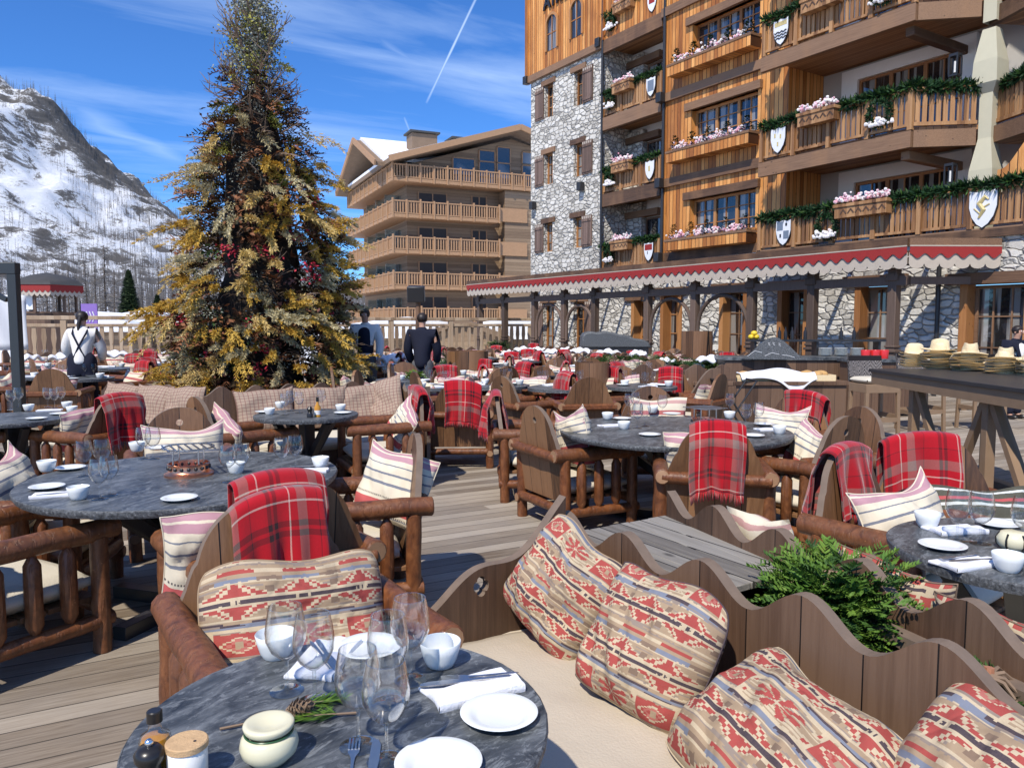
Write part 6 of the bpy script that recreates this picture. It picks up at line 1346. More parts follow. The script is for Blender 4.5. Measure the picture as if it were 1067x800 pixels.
for k, (z0, z1) in enumerate(sorted(BW[:3], reverse=True)):
    w = FN[k + 1]
    t = thing('flower_box', 'long timber flower box under the %s paned window of the timber bay' % w, 'flower box', (0, 0, 0), 0, 'flower boxes on the timber bay')
    m = MB('timber'); zz = z0 - .44; m.span(FX - .56, FX - .12, 15.5, 18.9, zz, zz + .36); m.build('box', t, bevel=.01)
    m = MB('beam'); m.span(FX - .58, FX - .11, 15.48, 18.92, zz + .30, zz + .37); m.build('rim', t)
    for cx_ in (16.1, 16.9, 17.55, 18.4):
        m = MB('pinkflower', 'whiteflower')
        for i in range(60): m.ball((FX - .36 + R.gauss(0, .07), cx_ + R.gauss(0, .18), zz + .42 + abs(R.gauss(0, .09))), R.uniform(.025, .05), 0 if R.random() < .6 else 1, 5, 4)
        m.build('blossom', t)
    for cx_ in (15.75, 16.5, 17.25, 17.95, 18.7):
        m = MB('garland')
        for i in range(150):
            f = R.random(); a = R.uniform(0, 6.28); rr = .19 * (1 - f) + .02; c = Vector((FX - .34 + rr * math.cos(a), cx_ + rr * math.sin(a), zz + .36 + .5 * f)); e = Vector((math.cos(a), math.sin(a), .3)) * .08; s = Vector((-math.sin(a), math.cos(a), 0)) * .03; m.add([c - s, c + e, c + s], [(0, 1, 2)])
        m.build('shrub', t, 0, normals=False)
for i, (yy, zb, lb) in enumerate([(y, z, 'black wall lamp on the %s floor beam at the %s of the timber bay' % (w, s)) for z, w in ((3.86, 'lowest'), (6.32, 'second'), (9.12, 'third')) for y, s in ((14.85, 'right'), (19.5, 'left'))] + [(27.8, 11.85, 'black wall lamp at the top left corner of the stone tower'), (22.95, 11.95, 'black wall lamp at the top right corner of the stone tower'), (24.0, 6.9, 'black wall lamp on the stone tower between the windows'), (27.3, 6.6, 'black wall lamp at the left edge of the stone tower')]):
    m = MB('black_metal'); m.span(-.11, .11, -.12, .12, -.16, .16); m.span(.11, .14, -.04, .04, -.05, .05); tag(m.build('wall_lamp', None, bevel=.02, loc=(FX - .28 if i < 6 else FX - .15, yy, zb)), lb, 'wall lamp')
# --- right hand loggias and projecting balconies
part('plaster_wall', lambda m: m.add([(20.0, 9.0, 3.4), (20.0, 14.6, 3.4), (20.0, 14.6, 16.5), (20.0, 9.0, 16.5)], [(0, 3, 2, 1)]), 'shaded_plaster')
PX = 17.25
zfl = ((5.98, True), (8.78, True), (11.55, True))
for zf, _ in zfl:
    part('balcony_floor', lambda m: (m.prism([(PX + .08, 14.52), (PX + .08, 10.2), (18.35, 9.3), (20.24, 9.3), (20.24, 14.52)], lambda a, b, d: Vector((a, b, d)), zf - .0, zf + .10)), 'soffit')
    part('fascia_beam', lambda m: (m.span(PX - .05, PX + .075, 10.2, 14.5, zf - .36, zf + .02), m.bar((PX + .06, 10.22, zf - .17), (18.3, 9.35, zf - .17), .12, .38)), 'beam')
    part('bracket', lambda m: (m.bar((PX + .25, 10.5, zf - .46), (20.1, 10.5, zf - .46), .22, .22),), 'beam', bevel=.03)
    def rl(m):
        y = 10.3
        while y < 14.4:
            m.span(PX, PX + .03, y, y + .09, zf + .18, zf + .88); y += .135
        n = 9
        for k in range(n): f = (k + .5) / n; m.box((PX + .05 + (18.3 - PX - .05) * f, 10.2 - .87 * f, zf + .53), (.03, .1, .7), rz=math.atan2(-.87, 1.05) - pi / 2 + pi / 2 + pi / 2)
        m.span(PX - .04, PX + .06, 10.2, 14.5, zf + .88, zf + .96); m.span(PX - .03, PX + .05, 10.2, 14.5, zf + .12, zf + .18)
        for zz in (.92, .15): m.bar((PX + .02, 10.2, zf + zz), (18.3, 9.33, zf + zz), .09, .08)
        for yy in (10.24, 11.3, 12.35, 13.4, 14.42): m.span(PX - .06, PX + .05, yy - .055, yy + .055, zf + .03, zf + .95)
    part('balcony_railing', rl, 'railing')
    # windows behind
    window(10.55, 13.35, zf + .15, zf + 2.38, 19.95, 6, 2, (1 / 3, 2 / 3))
    part('window_surround', lambda m: (m.span(19.84, 19.999, 10.2, 10.54, zf + .11, zf + 2.7), m.span(19.84, 19.999, 13.36, 13.85, zf + .11, zf + 2.7), m.span(19.84, 19.999, 10.54, 13.36, zf + 2.39, zf + 2.7)), 'plaster')
# first floor balcony, straight and longer
zf = 3.55
part('balcony_floor', lambda m: m.span(PX + .06, 20.0, 5.0, 14.52, zf - .10, zf - .02), 'soffit'); part('fascia_beam', lambda m: m.span(PX - .04, PX + .055, 5.0, 14.52, zf - .12, zf + .08), 'beam')
def rl(m):
    y = 5.05
    while y < 14.4: m.span(PX, PX + .03, y, y + .09, zf + .2, zf + .86); y += .128
    m.span(PX - .04, PX + .06, 5.0, 14.5, zf + .86, zf + .95); m.span(PX - .03, PX + .05, 5.0, 14.5, zf + .14, zf + .2)
    for k in range(9): yy = 14.42 - k * 1.12; m.span(PX - .06, PX + .05, yy - .055, yy + .055, zf + .081, zf + .94)
part('balcony_railing', rl, 'railing')
window(10.55, 13.35, zf + .05, zf + 2.0, 19.95, 6, 2, (1 / 3, 2 / 3))
part('window_surround', lambda m: (m.span(19.84, 19.999, 10.2, 10.54, zf, zf + 2.35), m.span(19.84, 19.999, 13.36, 13.85, zf, zf + 2.35), m.span(19.84, 19.999, 10.54, 13.36, zf + 2.01, zf + 2.35)), 'plaster')
# pale flared pillar where the balconies meet
def pil(m):
    n = 20
    for zf_ in (3.6, 5.98, 8.78, 11.55):
        r = [(.14, zf_ - .5), (.14, zf_ + .75), (.27, zf_ + .95), (.25, zf_ + 1.45), (.14, zf_ + 2.15)]
        q = []
        for rr, z in r: q.append((rr, z))
        vs = []
        for rr, z in q: vs += [(18.45 - rr, 9.15 - rr, z), (18.45 + rr, 9.15 - rr, z), (18.45 + rr, 9.15 + rr, z), (18.45 - rr, 9.15 + rr, z)]
        m.add(vs, [(i * 4 + k, i * 4 + (k + 1) % 4, (i + 1) * 4 + (k + 1) % 4, (i + 1) * 4 + k) for i in range(len(q) - 1) for k in range(4)])
part('flared_pillar', pil, 'pale_plaster', smooth=0)
# wing turning towards the camera at the right
wd = Vector((-.446, -.9, 0)).normalized(); wa = math.atan2(wd.y, wd.x)
wp0 = Vector((20.3, 9.2, 0)); wq0 = Vector((18.65, 9.2, 0))
part('wing_wall', lambda m: m.add([wp0 + Vector((0, 0, 3.4)), wp0 + wd * 7 + Vector((0, 0, 3.4)), wp0 + wd * 7 + Vector((0, 0, 16.5)), wp0 + Vector((0, 0, 16.5))], [(0, 1, 2, 3)]), 'plaster')
for zf_ in (5.98, 8.6, 11.3):
    nn = Vector((-wd.y, wd.x, 0)); nn = nn if nn.x > 0 else -nn
    part('balcony_floor', lambda m: m.prism([(q.x, q.y) for q in (wq0, wq0 + wd * 6, wq0 + wd * 6 + nn * 1.6, wq0 + nn * 1.5)], lambda a, b, d: Vector((a, b, d)), zf_ - .3, zf_ - .05), 'soffit')
    part('fascia_beam', lambda m: m.bar(wq0 - nn * .07 + Vector((0, 0, zf_ - .16)), wq0 - nn * .07 + wd * 6 + Vector((0, 0, zf_ - .16)), .12, .36), 'beam')
    def rl(m):
        k = 0.1
        while k < 6: m.box(wq0 + wd * k + Vector((0, 0, zf_ + .53)), (.095, .03, .7), rz=wa); k += .135
        for zz in (.93, .15): m.bar(wq0 + Vector((0, 0, zf_ + zz)), wq0 + wd * 6 + Vector((0, 0, zf_ + zz)), .1, .08)
        for k in (0.06, 1.2, 2.4, 3.6): m.box(wq0 - nn * .02 + wd * k + Vector((0, 0, zf_ + .5)), (.11, .12, .94), rz=wa)
    part('balcony_railing', rl, 'railing')
    def wd_(m):
        a = wp0 + wd * .75 - nn * .02; b = wp0 + wd * 1.45 - nn * .02
        m.bar(a + Vector((0, 0, zf_)), a + Vector((0, 0, zf_ + 2.05)), .1, .12); m.bar(b + Vector((0, 0, zf_)), b + Vector((0, 0, zf_ + 2.05)), .1, .12); m.bar(a + Vector((0, 0, zf_ + 2.1)), b + Vector((0, 0, zf_ + 2.1)), .1, .12); m.bar((a + b) / 2 + Vector((0, 0, zf_)), (a + b) / 2 + Vector((0, 0, zf_ + 2.05)), .06, .08)
    fo = part('window', wd_, 'jamb'); g = MB('pane'); a = wp0 + wd * .75 - nn * .01; b = wp0 + wd * 1.45 - nn * .01
    g.add([a + Vector((0, 0, zf_)), b + Vector((0, 0, zf_)), b + Vector((0, 0, zf_ + 2.05)), a + Vector((0, 0, zf_ + 2.05))], [(0, 1, 2, 3)]); g.build('pane', fo, 0)
    part('window_surround', lambda m: (m.bar(wp0 + wd * .5 - nn * .05 + Vector((0, 0, zf_)), wp0 + wd * .5 - nn * .05 + Vector((0, 0, zf_ + 2.4)), .34, .12, up=wd), m.bar(wp0 + wd * .3 - nn * .05 + Vector((0, 0, zf_ + 2.42)), wp0 + wd * 2.0 - nn * .05 + Vector((0, 0, zf_ + 2.42)), .12, .4), m.bar(wp0 + wd * 1.7 - nn * .05 + Vector((0, 0, zf_)), wp0 + wd * 1.7 - nn * .05 + Vector((0, 0, zf_ + 2.4)), .34, .12, up=wd)), 'plaster')
part('downpipe', lambda m: m.tube([wp0 + wd * 2.5 - nn * .1 + Vector((0, 0, 3.6)), wp0 + wd * 2.5 - nn * .1 + Vector((0, 0, 16))], .06, 8), 'beam')
# curved timber gable end on the first floor at the right edge
def cg(m):
    pts = [(8.45, 4.52), (8.45, 4.85)] + [(8.38 - .62 * f, 4.86 + .62 * (f * f * (3 - 2 * f))) for f in [k / 14 for k in range(15)]] + [(7.5, 5.62), (7.0, 5.7), (5.6, 5.7), (5.6, 4.52)]
    m.prism(pts, lambda a, b, d: Vector((d, a, b)), 17.5, 17.62, 0, 1)
part('curved_gable_panel', cg, 'timber', 'bench_edge')
# --- ground floor stone wall with doors and windows
gh = [(15.85, 16.95, -.02, 2.62, .45), (20.2, 21.1, .55, 2.45, .4), (18.6, 19.6, -.02, 2.6, .4), (13.7, 14.75, -.02, 2.6, .45)]
gx = 17.3; ge = [(10.47, 11.5, -.02, 2.53, .45), (7.53, 8.98, .43, 2.46, .4), (5.05, 6.55, .43, 2.46, .4)]
facade('ground_floor_wall', 'stone', 12.6, 22.84, -.6, 3.62, gh); facade('ground_floor_wall', 'stone', 3.0, 12.6, -.6, 3.44, ge, x=gx)
part('stone_return', lambda m: m.add([(gx, 12.6, -.6), (FX, 12.6, -.6), (FX, 12.6, 3.44), (gx, 12.6, 3.44)], [(0, 1, 2, 3)]), 'stone')
part('ground_floor_reveal', lambda m: m.add([(17.3, 3.0, -.6), (FX + 6, 3.0, -.6), (FX + 6, 3.0, 3.44), (17.3, 3.0, 3.44)], [(0, 1, 2, 3)]), 'stone')
for a, b, c, d, r, wx in [(*h, FX) for h in gh] + [(*h, gx) for h in ge]:
    window(a + .17, b - .17 if c > 0 else b - .1, max(c, .02), d - .02, wx + .30, 3 if b - a > 1.2 else 2, 4 if c < 0 else 3, fm='beam' if a < 18 else 'jamb')
    for y0_, y1_ in ((b - .16, b - .003), (a + .003, a + .16)): part('door_jamb' if c < 0 else 'window_jamb', lambda m: m.span(wx - .05, wx + .29, y0_, y1_, max(c, .01), d - .003), 'jamb')
    part('lintel', lambda m: m.span(wx - .12, wx + .2, a - .3, b + .3, d, d + .24), 'beam')
# upper storeys behind the frame edge and the roof
part('upper_wall', lambda m: m.add([(FX + .2, 5, 16.4), (FX + .2, 27.9, 16.4), (FX + .2, 27.9, 18), (FX + .2, 5, 18)], [(0, 3, 2, 1)]), 'timber')
def rf(m):
    m.prism([(FX - 1.5, 17.2), (FX + 7, 20.2), (FX + 15, 17.2), (FX + 15, 17.5), (FX + 7, 20.5), (FX - 1.5, 17.5)], lambda a, b, d: Vector((a, d, b)), 2, 28.8)
part('roof', rf, 'roofwood')
part('end_wall', lambda m: m.add([(FX, 27.64, -.6), (FX + 14, 27.64, -.6), (FX + 14, 27.64, 17.5), (FX, 27.64, 17.5)], [(0, 1, 2, 3)]), 'stone')
# --- garlands, wreaths, shields, flower pots on the balconies
def garland(pts, label, r=0.19, dens=520):
    m = MB('garland', 'conifer'); pts = [Vector(p) for p in pts]
    for a, b in zip(pts, pts[1:]):
        L = (b - a).length; n = int(L * dens)
        for i in range(n):
            f = R.random(); sag = math.sin(pi * ((f * L / 1.1) % 1)) * .05; c = a.lerp(b, f) + Vector((0, 0, -sag)); an = Vector((R.gauss(0, 1), R.gauss(0, 1), R.gauss(0, 1))).normalized(); c = c + an * r * .35; e = an * r * R.uniform(.6, 1.1); s = an.cross(Vector((R.uniform(-1, 1), R.uniform(-1, 1), R.uniform(-1, 1)))).normalized() * .03; m.add([c - s, c + e * .6 - s * .5, c + e, c + s], [(0, 1, 2, 3)], 0 if R.random() < .8 else 1)
    return tag(m.build('garland', None, 0, normals=False), label, 'garland', 'evergreen garlands on the balconies')
for zf_, w in ((5.98, 'second'), (8.78, 'third')):
    garland([(PX, 14.45, zf_ + 1.0), (PX, 10.2, zf_ + 1.02), (18.3, 9.3, zf_ + .95), (18.65, 9.2, zf_ + .95), wq0 + wd * 5 + Vector((0, 0, zf_ + 1.05))], 'evergreen garland along the %s floor balcony with the corner' % w)
garland([(PX, 14.45, 4.53), (PX, 5.1, 4.56)], 'evergreen garland along the long first floor balcony')
for z, w in ((3.62, 'lowest'), (6.40, 'second'), (9.18, 'third'), (11.96, 'top')): garland([(FX - .02, 22.85, z + .9), (FX - .02, 19.75, z + 1.0)], 'evergreen garland on the %s balcony beside the stone tower' % w, .16)
def flowers_on(x, y, z, L, label):
    t = thing('flower_trough', label, 'flower box', (x, y, z)); m = MB('railing'); m.span(-.3, -.06, -L / 2, L / 2, -.34, -.04); m.span(-.33, -.05, -L / 2 - .03, L / 2 + .03, -.08, 0); m.build('trough', t, bevel=.008)
    m = MB('bench_board')
    for k in range(int(L / .2)): yy = -L / 2 + .1 + k * .2; m.bar((-.305, yy - .08, -.24), (-.305, yy, -.14), .012, .03); m.bar((-.305, yy, -.14), (-.305, yy + .08, -.24), .012, .03)
    m.build('carved_zigzag', t); m = MB('pinkflower', 'whiteflower')
    for i in range(int(130 * L)): m.ball((-.18 + R.gauss(0, .07), R.uniform(-L / 2, L / 2), .06 + abs(R.gauss(0, .07))), R.uniform(.022, .045), 0 if R.random() < .55 else 1, 5, 4)
    m.build('blossom', t); return t
for zf_, w in ((5.98, 'second'), (8.78, 'third')): flowers_on(PX, 12.55, zf_ + .98, 1.05, 'carved flower trough with pink blooms on the %s floor corner balcony' % w)
flowers_on(PX, 11.25, 4.52, 1.35, 'carved flower trough with pink blooms on the long first floor balcony')
for z, w in ((3.62, 'lowest'), (6.40, 'second'), (9.18, 'third'), (11.96, 'top')): flowers_on(FX - .02, 21.5, z + .98, .95, 'flower trough with pink blooms on the %s balcony beside the stone tower' % w)
def wreath(x, y, z, label, r=.27):
    t = thing('wreath', label, 'wreath', (x, y, z)); m = MB('garland')
    for i in range(420):
        a = R.uniform(0, 6.28); an = Vector((R.gauss(0, .6) - .3, R.gauss(0, 1), R.gauss(0, 1))).normalized(); c = Vector((-.06, r * math.cos(a), r * math.sin(a))) + an * .04; e = an * .09; s = an.cross(Vector((R.uniform(-1, 1), R.uniform(-1, 1), .3))).normalized() * .025; m.add([c - s, c + e, c + s], [(0, 1, 2)])
    m.build('leaves', t, 0, normals=False); m = MB('whiteflower')
    for i in range(46): m.ball((-.12 + R.gauss(0, .02), R.gauss(0, .13), -r + abs(R.gauss(0, .07))), R.uniform(.03, .055), 0, 5, 4)
    m.build('blossom', t); return t
wreath(PX - .05, 10.95, 6.52, 'round evergreen wreath with white flowers on the second floor corner balcony'); wreath(PX - .05, 10.95, 9.32, 'round evergreen wreath with white flowers on the third floor corner balcony'); wreath(PX - .05, 12.25, 4.05, 'round evergreen wreath with white flowers on the long first floor balcony')
for z, w in ((3.62, 'lowest'), (6.40, 'second'), (9.18, 'third'), (11.96, 'top')): wreath(FX - .06, 22.3, z + .5, 'evergreen wreath with white blooms on the %s balcony beside the stone tower' % w, .2)
def shield(x, y, z, label, c1, marks, s=1.0):
    t = thing('shield_plaque', label, 'plaque', (x, y, z)); m = MB(c1, 'pepper')
    out = lambda k: [(-.24 * k, .32 * k), (-.12 * k, .29 * k), (0, .33 * k), (.12 * k, .29 * k), (.24 * k, .32 * k), (.24 * k, .02 * k), (.19 * k, -.16 * k), (.1 * k, -.29 * k), (0, -.36 * k), (-.1 * k, -.29 * k), (-.19 * k, -.16 * k), (-.24 * k, .02 * k)]
    m.prism(out(s * 1.07), lambda a, b, d: Vector((d, a, b)), -.03, 0, 1); m.prism(out(s), lambda a, b, d: Vector((d, a, b)), -.045, -.031, 0); m.build('shield', t)
    m = MB('blue_mark', 'red_trim', 'gold_mark', 'pepper')
    for mk, a, b, w, h in marks:
        if mk == 'w': 
            for r in range(3): m.tube([(-.05, -.2 * s + .4 * s * k / 10, -.02 * s - .08 * s * r + .02 * math.sin(k * 1.9)) for k in range(11)], .018 * s, 5, 3)
        elif mk == 'l': m.tube([(-.05, .06 * s, -.18 * s), (-.05, -.02 * s, -.04 * s), (-.05, .06 * s, .08 * s), (-.05, -.04 * s, .2 * s), (-.05, -.1 * s, .14 * s)], [.02 * s, .045 * s, .05 * s, .035 * s, .015 * s], 7, 2); m.tube([(-.05, .0, 0), (-.05, -.12 * s, .06 * s)], .015 * s, 5, 2); m.tube([(-.05, .05 * s, -.1 * s), (-.05, .15 * s, .0)], .012 * s, 5, 2)
        else: m.box((-.047, a * s, b * s), (.006, w * s, h * s), int(mk))
    m.build('emblem', t); return t
shield(PX - .03, 13.6, 4.05, 'quartered white and blue shield at the left of the long first floor balcony', 'white_paint', [('0', .11, .17, .2, .24), ('0', -.1, -.08, .18, .22), ('3', -.1, .2, .06, .08), ('3', .09, -.1, .05, .1)], .95)
shield(PX - .03, 8.55, 4.05, 'large white shield with a golden beast on the long first floor balcony', 'white_paint', [('l', 0, 0, 0, 0)], 1.15)
shield(PX - .03, 13.85, 6.5, 'white and gold flecked shield on the second floor corner balcony', 'white_paint', [('2', .1, .12, .05, .12), ('2', -.09, .08, .05, .12), ('2', 0, -.12, .05, .12)], .95)
shield(PX - .03, 13.85, 9.3, 'shield with dark wavy bands on the third floor corner balcony', 'white_paint', [('2', 0, .2, .4, .12), ('w', 0, 0, 0, 0)], .95)
for z, w, mk in ((3.62, 'lowest', [('1', 0, .16, .4, .22), ('3', .05, -.05, .03, .12)]), (6.40, 'second', [('2', .02, .04, .1, .2)]), (9.18, 'third', [('0', 0, .03, .34, .4)]), (11.96, 'top', [('1', 0, .1, .3, .3)])): shield(FX - .075, 20.15, z + .5, 'heraldic shield on the %s balcony beside the stone tower' % w, 'white_paint', mk, .9)
for zf_, w in ((3.55, 'first'), (5.98, 'second'), (8.78, 'third')):
    t = thing('lantern', 'black lantern beside the pale pillar on the %s floor' % w, 'lantern', (18.05, 9.72, zf_ + 1.45)); m = MB('black_metal'); m.span(-.1, .1, -.1, .1, .2, .26); m.span(-.1, .1, -.1, .1, -.24, -.2)
    for i in (-1, 1):
        for j in (-1, 1): m.span(i * .09 - .015, i * .09 + .015, j * .09 - .015, j * .09 + .015, -.2, .2)
    m.build('cage', t); q = MB('white_jar'); q.tube([(0, 0, -.15), (0, 0, .1)], .03, 8); q.build('lamp', t)
# ------------------------------------------------------------------ pergola with scalloped awning trim
PG = thing('pergola', 'long dark timber pergola with red and cream scalloped trim before the stone wall', 'pergola')
GX = 16.0; posts = [27.7, 25.74, 23.65, 21.79, 20.08, 17.52, 15.59, 13.58, 11.76, 9.72]
def pp(y):
    def f(m):
        m.box((GX, y, 1.42), (.2, .2, 2.8)); m.box((GX, y, .2), (.3, .3, .4)); m.box((GX, y, 1.02), (.27, .27, .06)); m.box((GX, y, 1.12), (.24, .24, .05)); m.box((GX, y, 2.62), (.28, .28, .16))
    return f
for y in posts: part('post', pp(y), 'pergola', bevel=.012, parent=PG)
part('front_beam', lambda m: m.span(GX - .09, GX + .09, 9.4, 27.9, 2.44, 2.64), 'pergola', parent=PG)
part('front_beam', lambda m: m.span(GX - .12, GX + .12, 9.35, 27.95, 2.86, 3.02), 'pergola', parent=PG)
part('end_beam', lambda m: (m.bar((GX, 9.5, 2.94), (17.28, 8.75, 2.94), .2, .16), m.bar((GX + .1, 9.46, 2.54), (17.28, 8.75, 2.54), .14, .16)), 'pergola', parent=PG)
for k, (ya, yb) in enumerate(((23.65, 21.79), (21.79, 20.08), (17.52, 15.59), (15.59, 13.58))):
    yc, hw = (ya + yb) / 2, (ya - yb) / 2 - .12
    part('arched_brace', lambda m: m.tube([(GX, yc + hw, 1.05), (GX, yc + hw, 1.5)] + [(GX, yc + hw * math.cos(a), 1.5 + min(.95, hw) * math.sin(a)) for a in [pi * q / 18 for q in range(19)]] + [(GX, yc - hw, 1.05)], .055, 8), 'pergola', parent=PG)
for k in range(20): part('rafter', lambda m: m.bar((GX - .3, 9.6 + k * .96, 3.1), (17.28 if k < 4 else 18.45, 9.6 + k * .96, 3.2), .07, .12), 'pergola', parent=PG)
def fr(m, a, b):
    a, b = Vector(a), Vector(b); L = (b - a).length; d = (b - a).normalized(); n = Vector((-d.y, d.x, 0)); n = n if n.dot(Vector((-1, -.6, 0))) > 0 else -n
    k = round(L / .30); st = L / k
    m.bar(a + Vector((0, 0, 3.30)), b + Vector((0, 0, 3.30)), .10, .17, 0); m.bar(a + n * .055 + Vector((0, 0, 3.225)), b + n * .055 + Vector((0, 0, 3.225)), .03, .025, 2)
    for i in range(k):
        for rows, (z0, z1, mi, off, amp) in enumerate(((3.21, 3.07, 1, .065, .10), (3.09, 2.86, 2, .035, .10))):
            s = 12; pts = []
            for j in range(s + 1):
                f = j / s; q = a + d * st * (i + f) + n * off; pts.append((q, z1 - amp * (0.5 - .5 * math.cos(2 * pi * f)) if mi == 1 else z1 - amp * math.sqrt(max(0, 1 - (2 * f - 1) ** 2))))
            for (q0, za), (q1, zb) in zip(pts, pts[1:]):
                m.add([q0 + Vector((0, 0, z0)), q1 + Vector((0, 0, z0)), q1 + Vector((0, 0, zb)), q0 + Vector((0, 0, za))], [(0, 1, 2, 3)], mi)
                o = -n * .012; m.add([q0 + o + Vector((0, 0, z0)), q1 + o + Vector((0, 0, z0)), q1 + o + Vector((0, 0, zb)), q0 + o + Vector((0, 0, za))], [(3, 2, 1, 0)], mi); m.add([q0 + Vector((0, 0, za)), q1 + Vector((0, 0, zb)), q1 + o + Vector((0, 0, zb)), q0 + o + Vector((0, 0, za))], [(0, 1, 2, 3)], mi)
part('scalloped_trim', lambda m: fr(m, (GX - .4, 28.0, 0), (GX - .4, 9.2, 0)), 'beam', 'red_trim', 'cream_trim', parent=PG)
part('scalloped_trim', lambda m: fr(m, (GX - .4, 9.2, 0), (17.25, 8.2, 0)), 'beam', 'red_trim', 'cream_trim', parent=PG)
part('downpipe', lambda m: (m.tube([(17.2, 9.42, 0), (17.2, 9.42, 3.0)], .05, 8),), 'black_metal', parent=PG); part('downpipe', lambda m: (m.tube([(17.15, 7.3, 0), (17.15, 7.3, 3.3)], .05, 8),), 'beam', parent=PG)
# ------------------------------------------------------------------ second chalet building
B2c = far(411, 60); B2 = thing('chalet_building', 'blond timber chalet block with five tiers of balconies and a snowy roof', 'building', (B2c.x, B2c.y, 0), rad(-8))
# local: +X along the right face, +Y along the left face (receding)
def p2(name, fn, *mats, **k): return part(name, fn, *mats, parent=B2, **k)
LX, LY = 15.0, 16.0
p2('wall', lambda m: (m.span(1.6, LX, 1.6, LY, -6, 14.0),), 'b2wall')
p2('bay_wall', lambda m: m.span(9.6, LX, .35, 1.59, -6, 12.6), 'b2wall')
for k in range(6):
    z = -.6 + 2.76 * k - .3
    if k >= 1 or True:
        top = k == 5; x1 = LX if top else 8.9
        p2('balcony_floor', lambda m: (m.span(0, x1, 0, 1.59, z - .25, z), m.span(0, 1.59, 1.6, LY, z - .25, z)), 'b2rail')
        def rl(m):
            x = .12
            while x < x1: m.span(x, x + .1, .02, .06, z + .1, z + .95); x += .22
            y = .12
            while y < LY: m.span(.02, .06, y, y + .1, z + .1, z + .95); y += .22
            m.span(0, x1, -.02, .08, z + .95, z + 1.05); m.span(-.02, .08, .081, LY, z + .95, z + 1.05); m.span(0, x1, 0, .07, z + .04, z + .12); m.span(0, .07, .071, LY, z + .04, z + .12)
            for x in [q * 1.12 for q in range(9 if not top else 14)]: m.span(x - .06, x + .06, -.06, .09, z - .3, z + (1.12 if int(x / 1.12) % 2 else 1.2))
            for y in [q * 1.5 for q in range(1, 11)]: m.span(-.06, .09, y - .06, y + .06, z - .3, z + 1.15)
        p2('balcony_railing', rl, 'b2rail')
        if k < 5:
            for (a, b) in ((2.6, 4.9), (7.2, 8.4)): p2('window', lambda m: m.span(a, b, 1.55, 1.62, z + .05, z + 1.95), 'b2dark'); p2('window_frame', lambda m: (m.span(a - .1, a, 1.52, 1.66, z, z + 2.05), m.span(b, b + .1, 1.52, 1.66, z, z + 2.05), m.span((a + b) / 2 - .05, (a + b) / 2 + .05, 1.52, 1.66, z, z + 1.95)), 'b2rail')
            for yy in (3.2, 6.2, 9.2): p2('screen', lambda m: m.span(.25, 1.58, yy, yy + .05, z + .02, z + 1.9), 'screen_glass'); p2('window', lambda m: m.span(1.55, 1.62, yy + .5, yy + 1.7, z + .05, z + 1.95), 'b2dark')
            for x, y in ((1.5, .0), ): p2('corner_panel', lambda m: m.span(.09, .11, .9, 1.9, z + .1, z + .95), 'orange_screen')
            p2('side_window', lambda m: m.span(12.4, 13.0, .30, .349, z + .2, z + 1.8), 'b2dark'); p2('side_panel', lambda m: m.span(8.95, 11.6, .22, .345, z - .1, z + 1.0), 'b2rail')
# gabled top storey
zt = 14.0
p2('gable_wall', lambda m: m.prism([(1.6, 12.9), (1.6, 14.2), (10.6, 17.0), (LX, 16.0), (LX, 12.9)], lambda a, b, d: Vector((a, d, b)), 1.2, 1.59), 'b2wall')
for a, b, z0, z1 in ((5.4, 7.2, 13.2, 15.0), (7.7, 9.0, 13.2, 14.9), (9.3, 10.4, 13.2, 14.9), (7.7, 9.0, 15.0, 15.8), (9.3, 10.4, 15.0, 16.2), (11.6, 14, 13.2, 14.9), (11.6, 14, 15.1, 16.0)): p2('gable_window', lambda m: m.span(a, b, 1.14, 1.19, z0, z1), 'pane'); p2('window_frame', lambda m: (m.span(a - .1, a, 1.1, 1.195, z0, z1), m.span(b, b + .1, 1.1, 1.195, z0, z1), m.span(a, b, 1.1, 1.195, z1, z1 + .1)), 'b2rail')
def roofm(m, off, z, th, mi=0):
    m.prism([(-.3, 13.95 + z), (10.6, 17.35 + z), (22, 13.9 + z), (22, 13.9 + z + th), (10.6, 17.35 + z + th), (-.3, 13.95 + z + th)], lambda a, b, d: Vector((a, d, b)), -.5 + off, LY - off, mi)
p2('roof', lambda m: roofm(m, 0, 0, .35), 'roofwood'); p2('roof_snow', lambda m: roofm(m, .5, .352, .22), 'snow')
p2('verge_board', lambda m: (m.bar((-.4, -.6, 14.15), (10.6, -.6, 17.6), .14, .45), m.bar((10.6, -.6, 17.6), (22, -.6, 14.1), .14, .45)), 'b2rail')
# cross gable to the left
p2('cross_gable', lambda m: m.prism([(2.5, 13.0), (2.5, 14.3), (8.5, 16.8), (14.5, 14.0), (14.5, 13.0)], lambda a, b, d: Vector((d, a, b)), 1.2, 1.59), 'b2wall')
def rg(m, z, th): m.prism([(1.2, 13.9 + z), (8.5, 17.1 + z), (15.8, 13.7 + z), (15.8, 13.7 + z + th), (8.5, 17.1 + z + th), (1.2, 13.9 + z + th)], lambda a, b, d: Vector((d, a, b)), -1.0, 9)
p2('cross_roof', lambda m: rg(m, 0, .3), 'roofwood'); p2('cross_roof_snow', lambda m: m.prism([(1.8, 14.5), (8.5, 17.41), (15.2, 14.4), (15.2, 14.65), (8.5, 17.66), (1.8, 14.75)], lambda a, b, d: Vector((d, a, b)), -.4, 9), 'snow')
p2('verge_board', lambda m: (m.bar((-1.05, 1.1, 14.1), (-1.05, 8.5, 17.35), .14, .45), m.bar((-1.05, 8.5, 17.35), (-1.05, 15.9, 13.9), .14, .45)), 'b2rail')
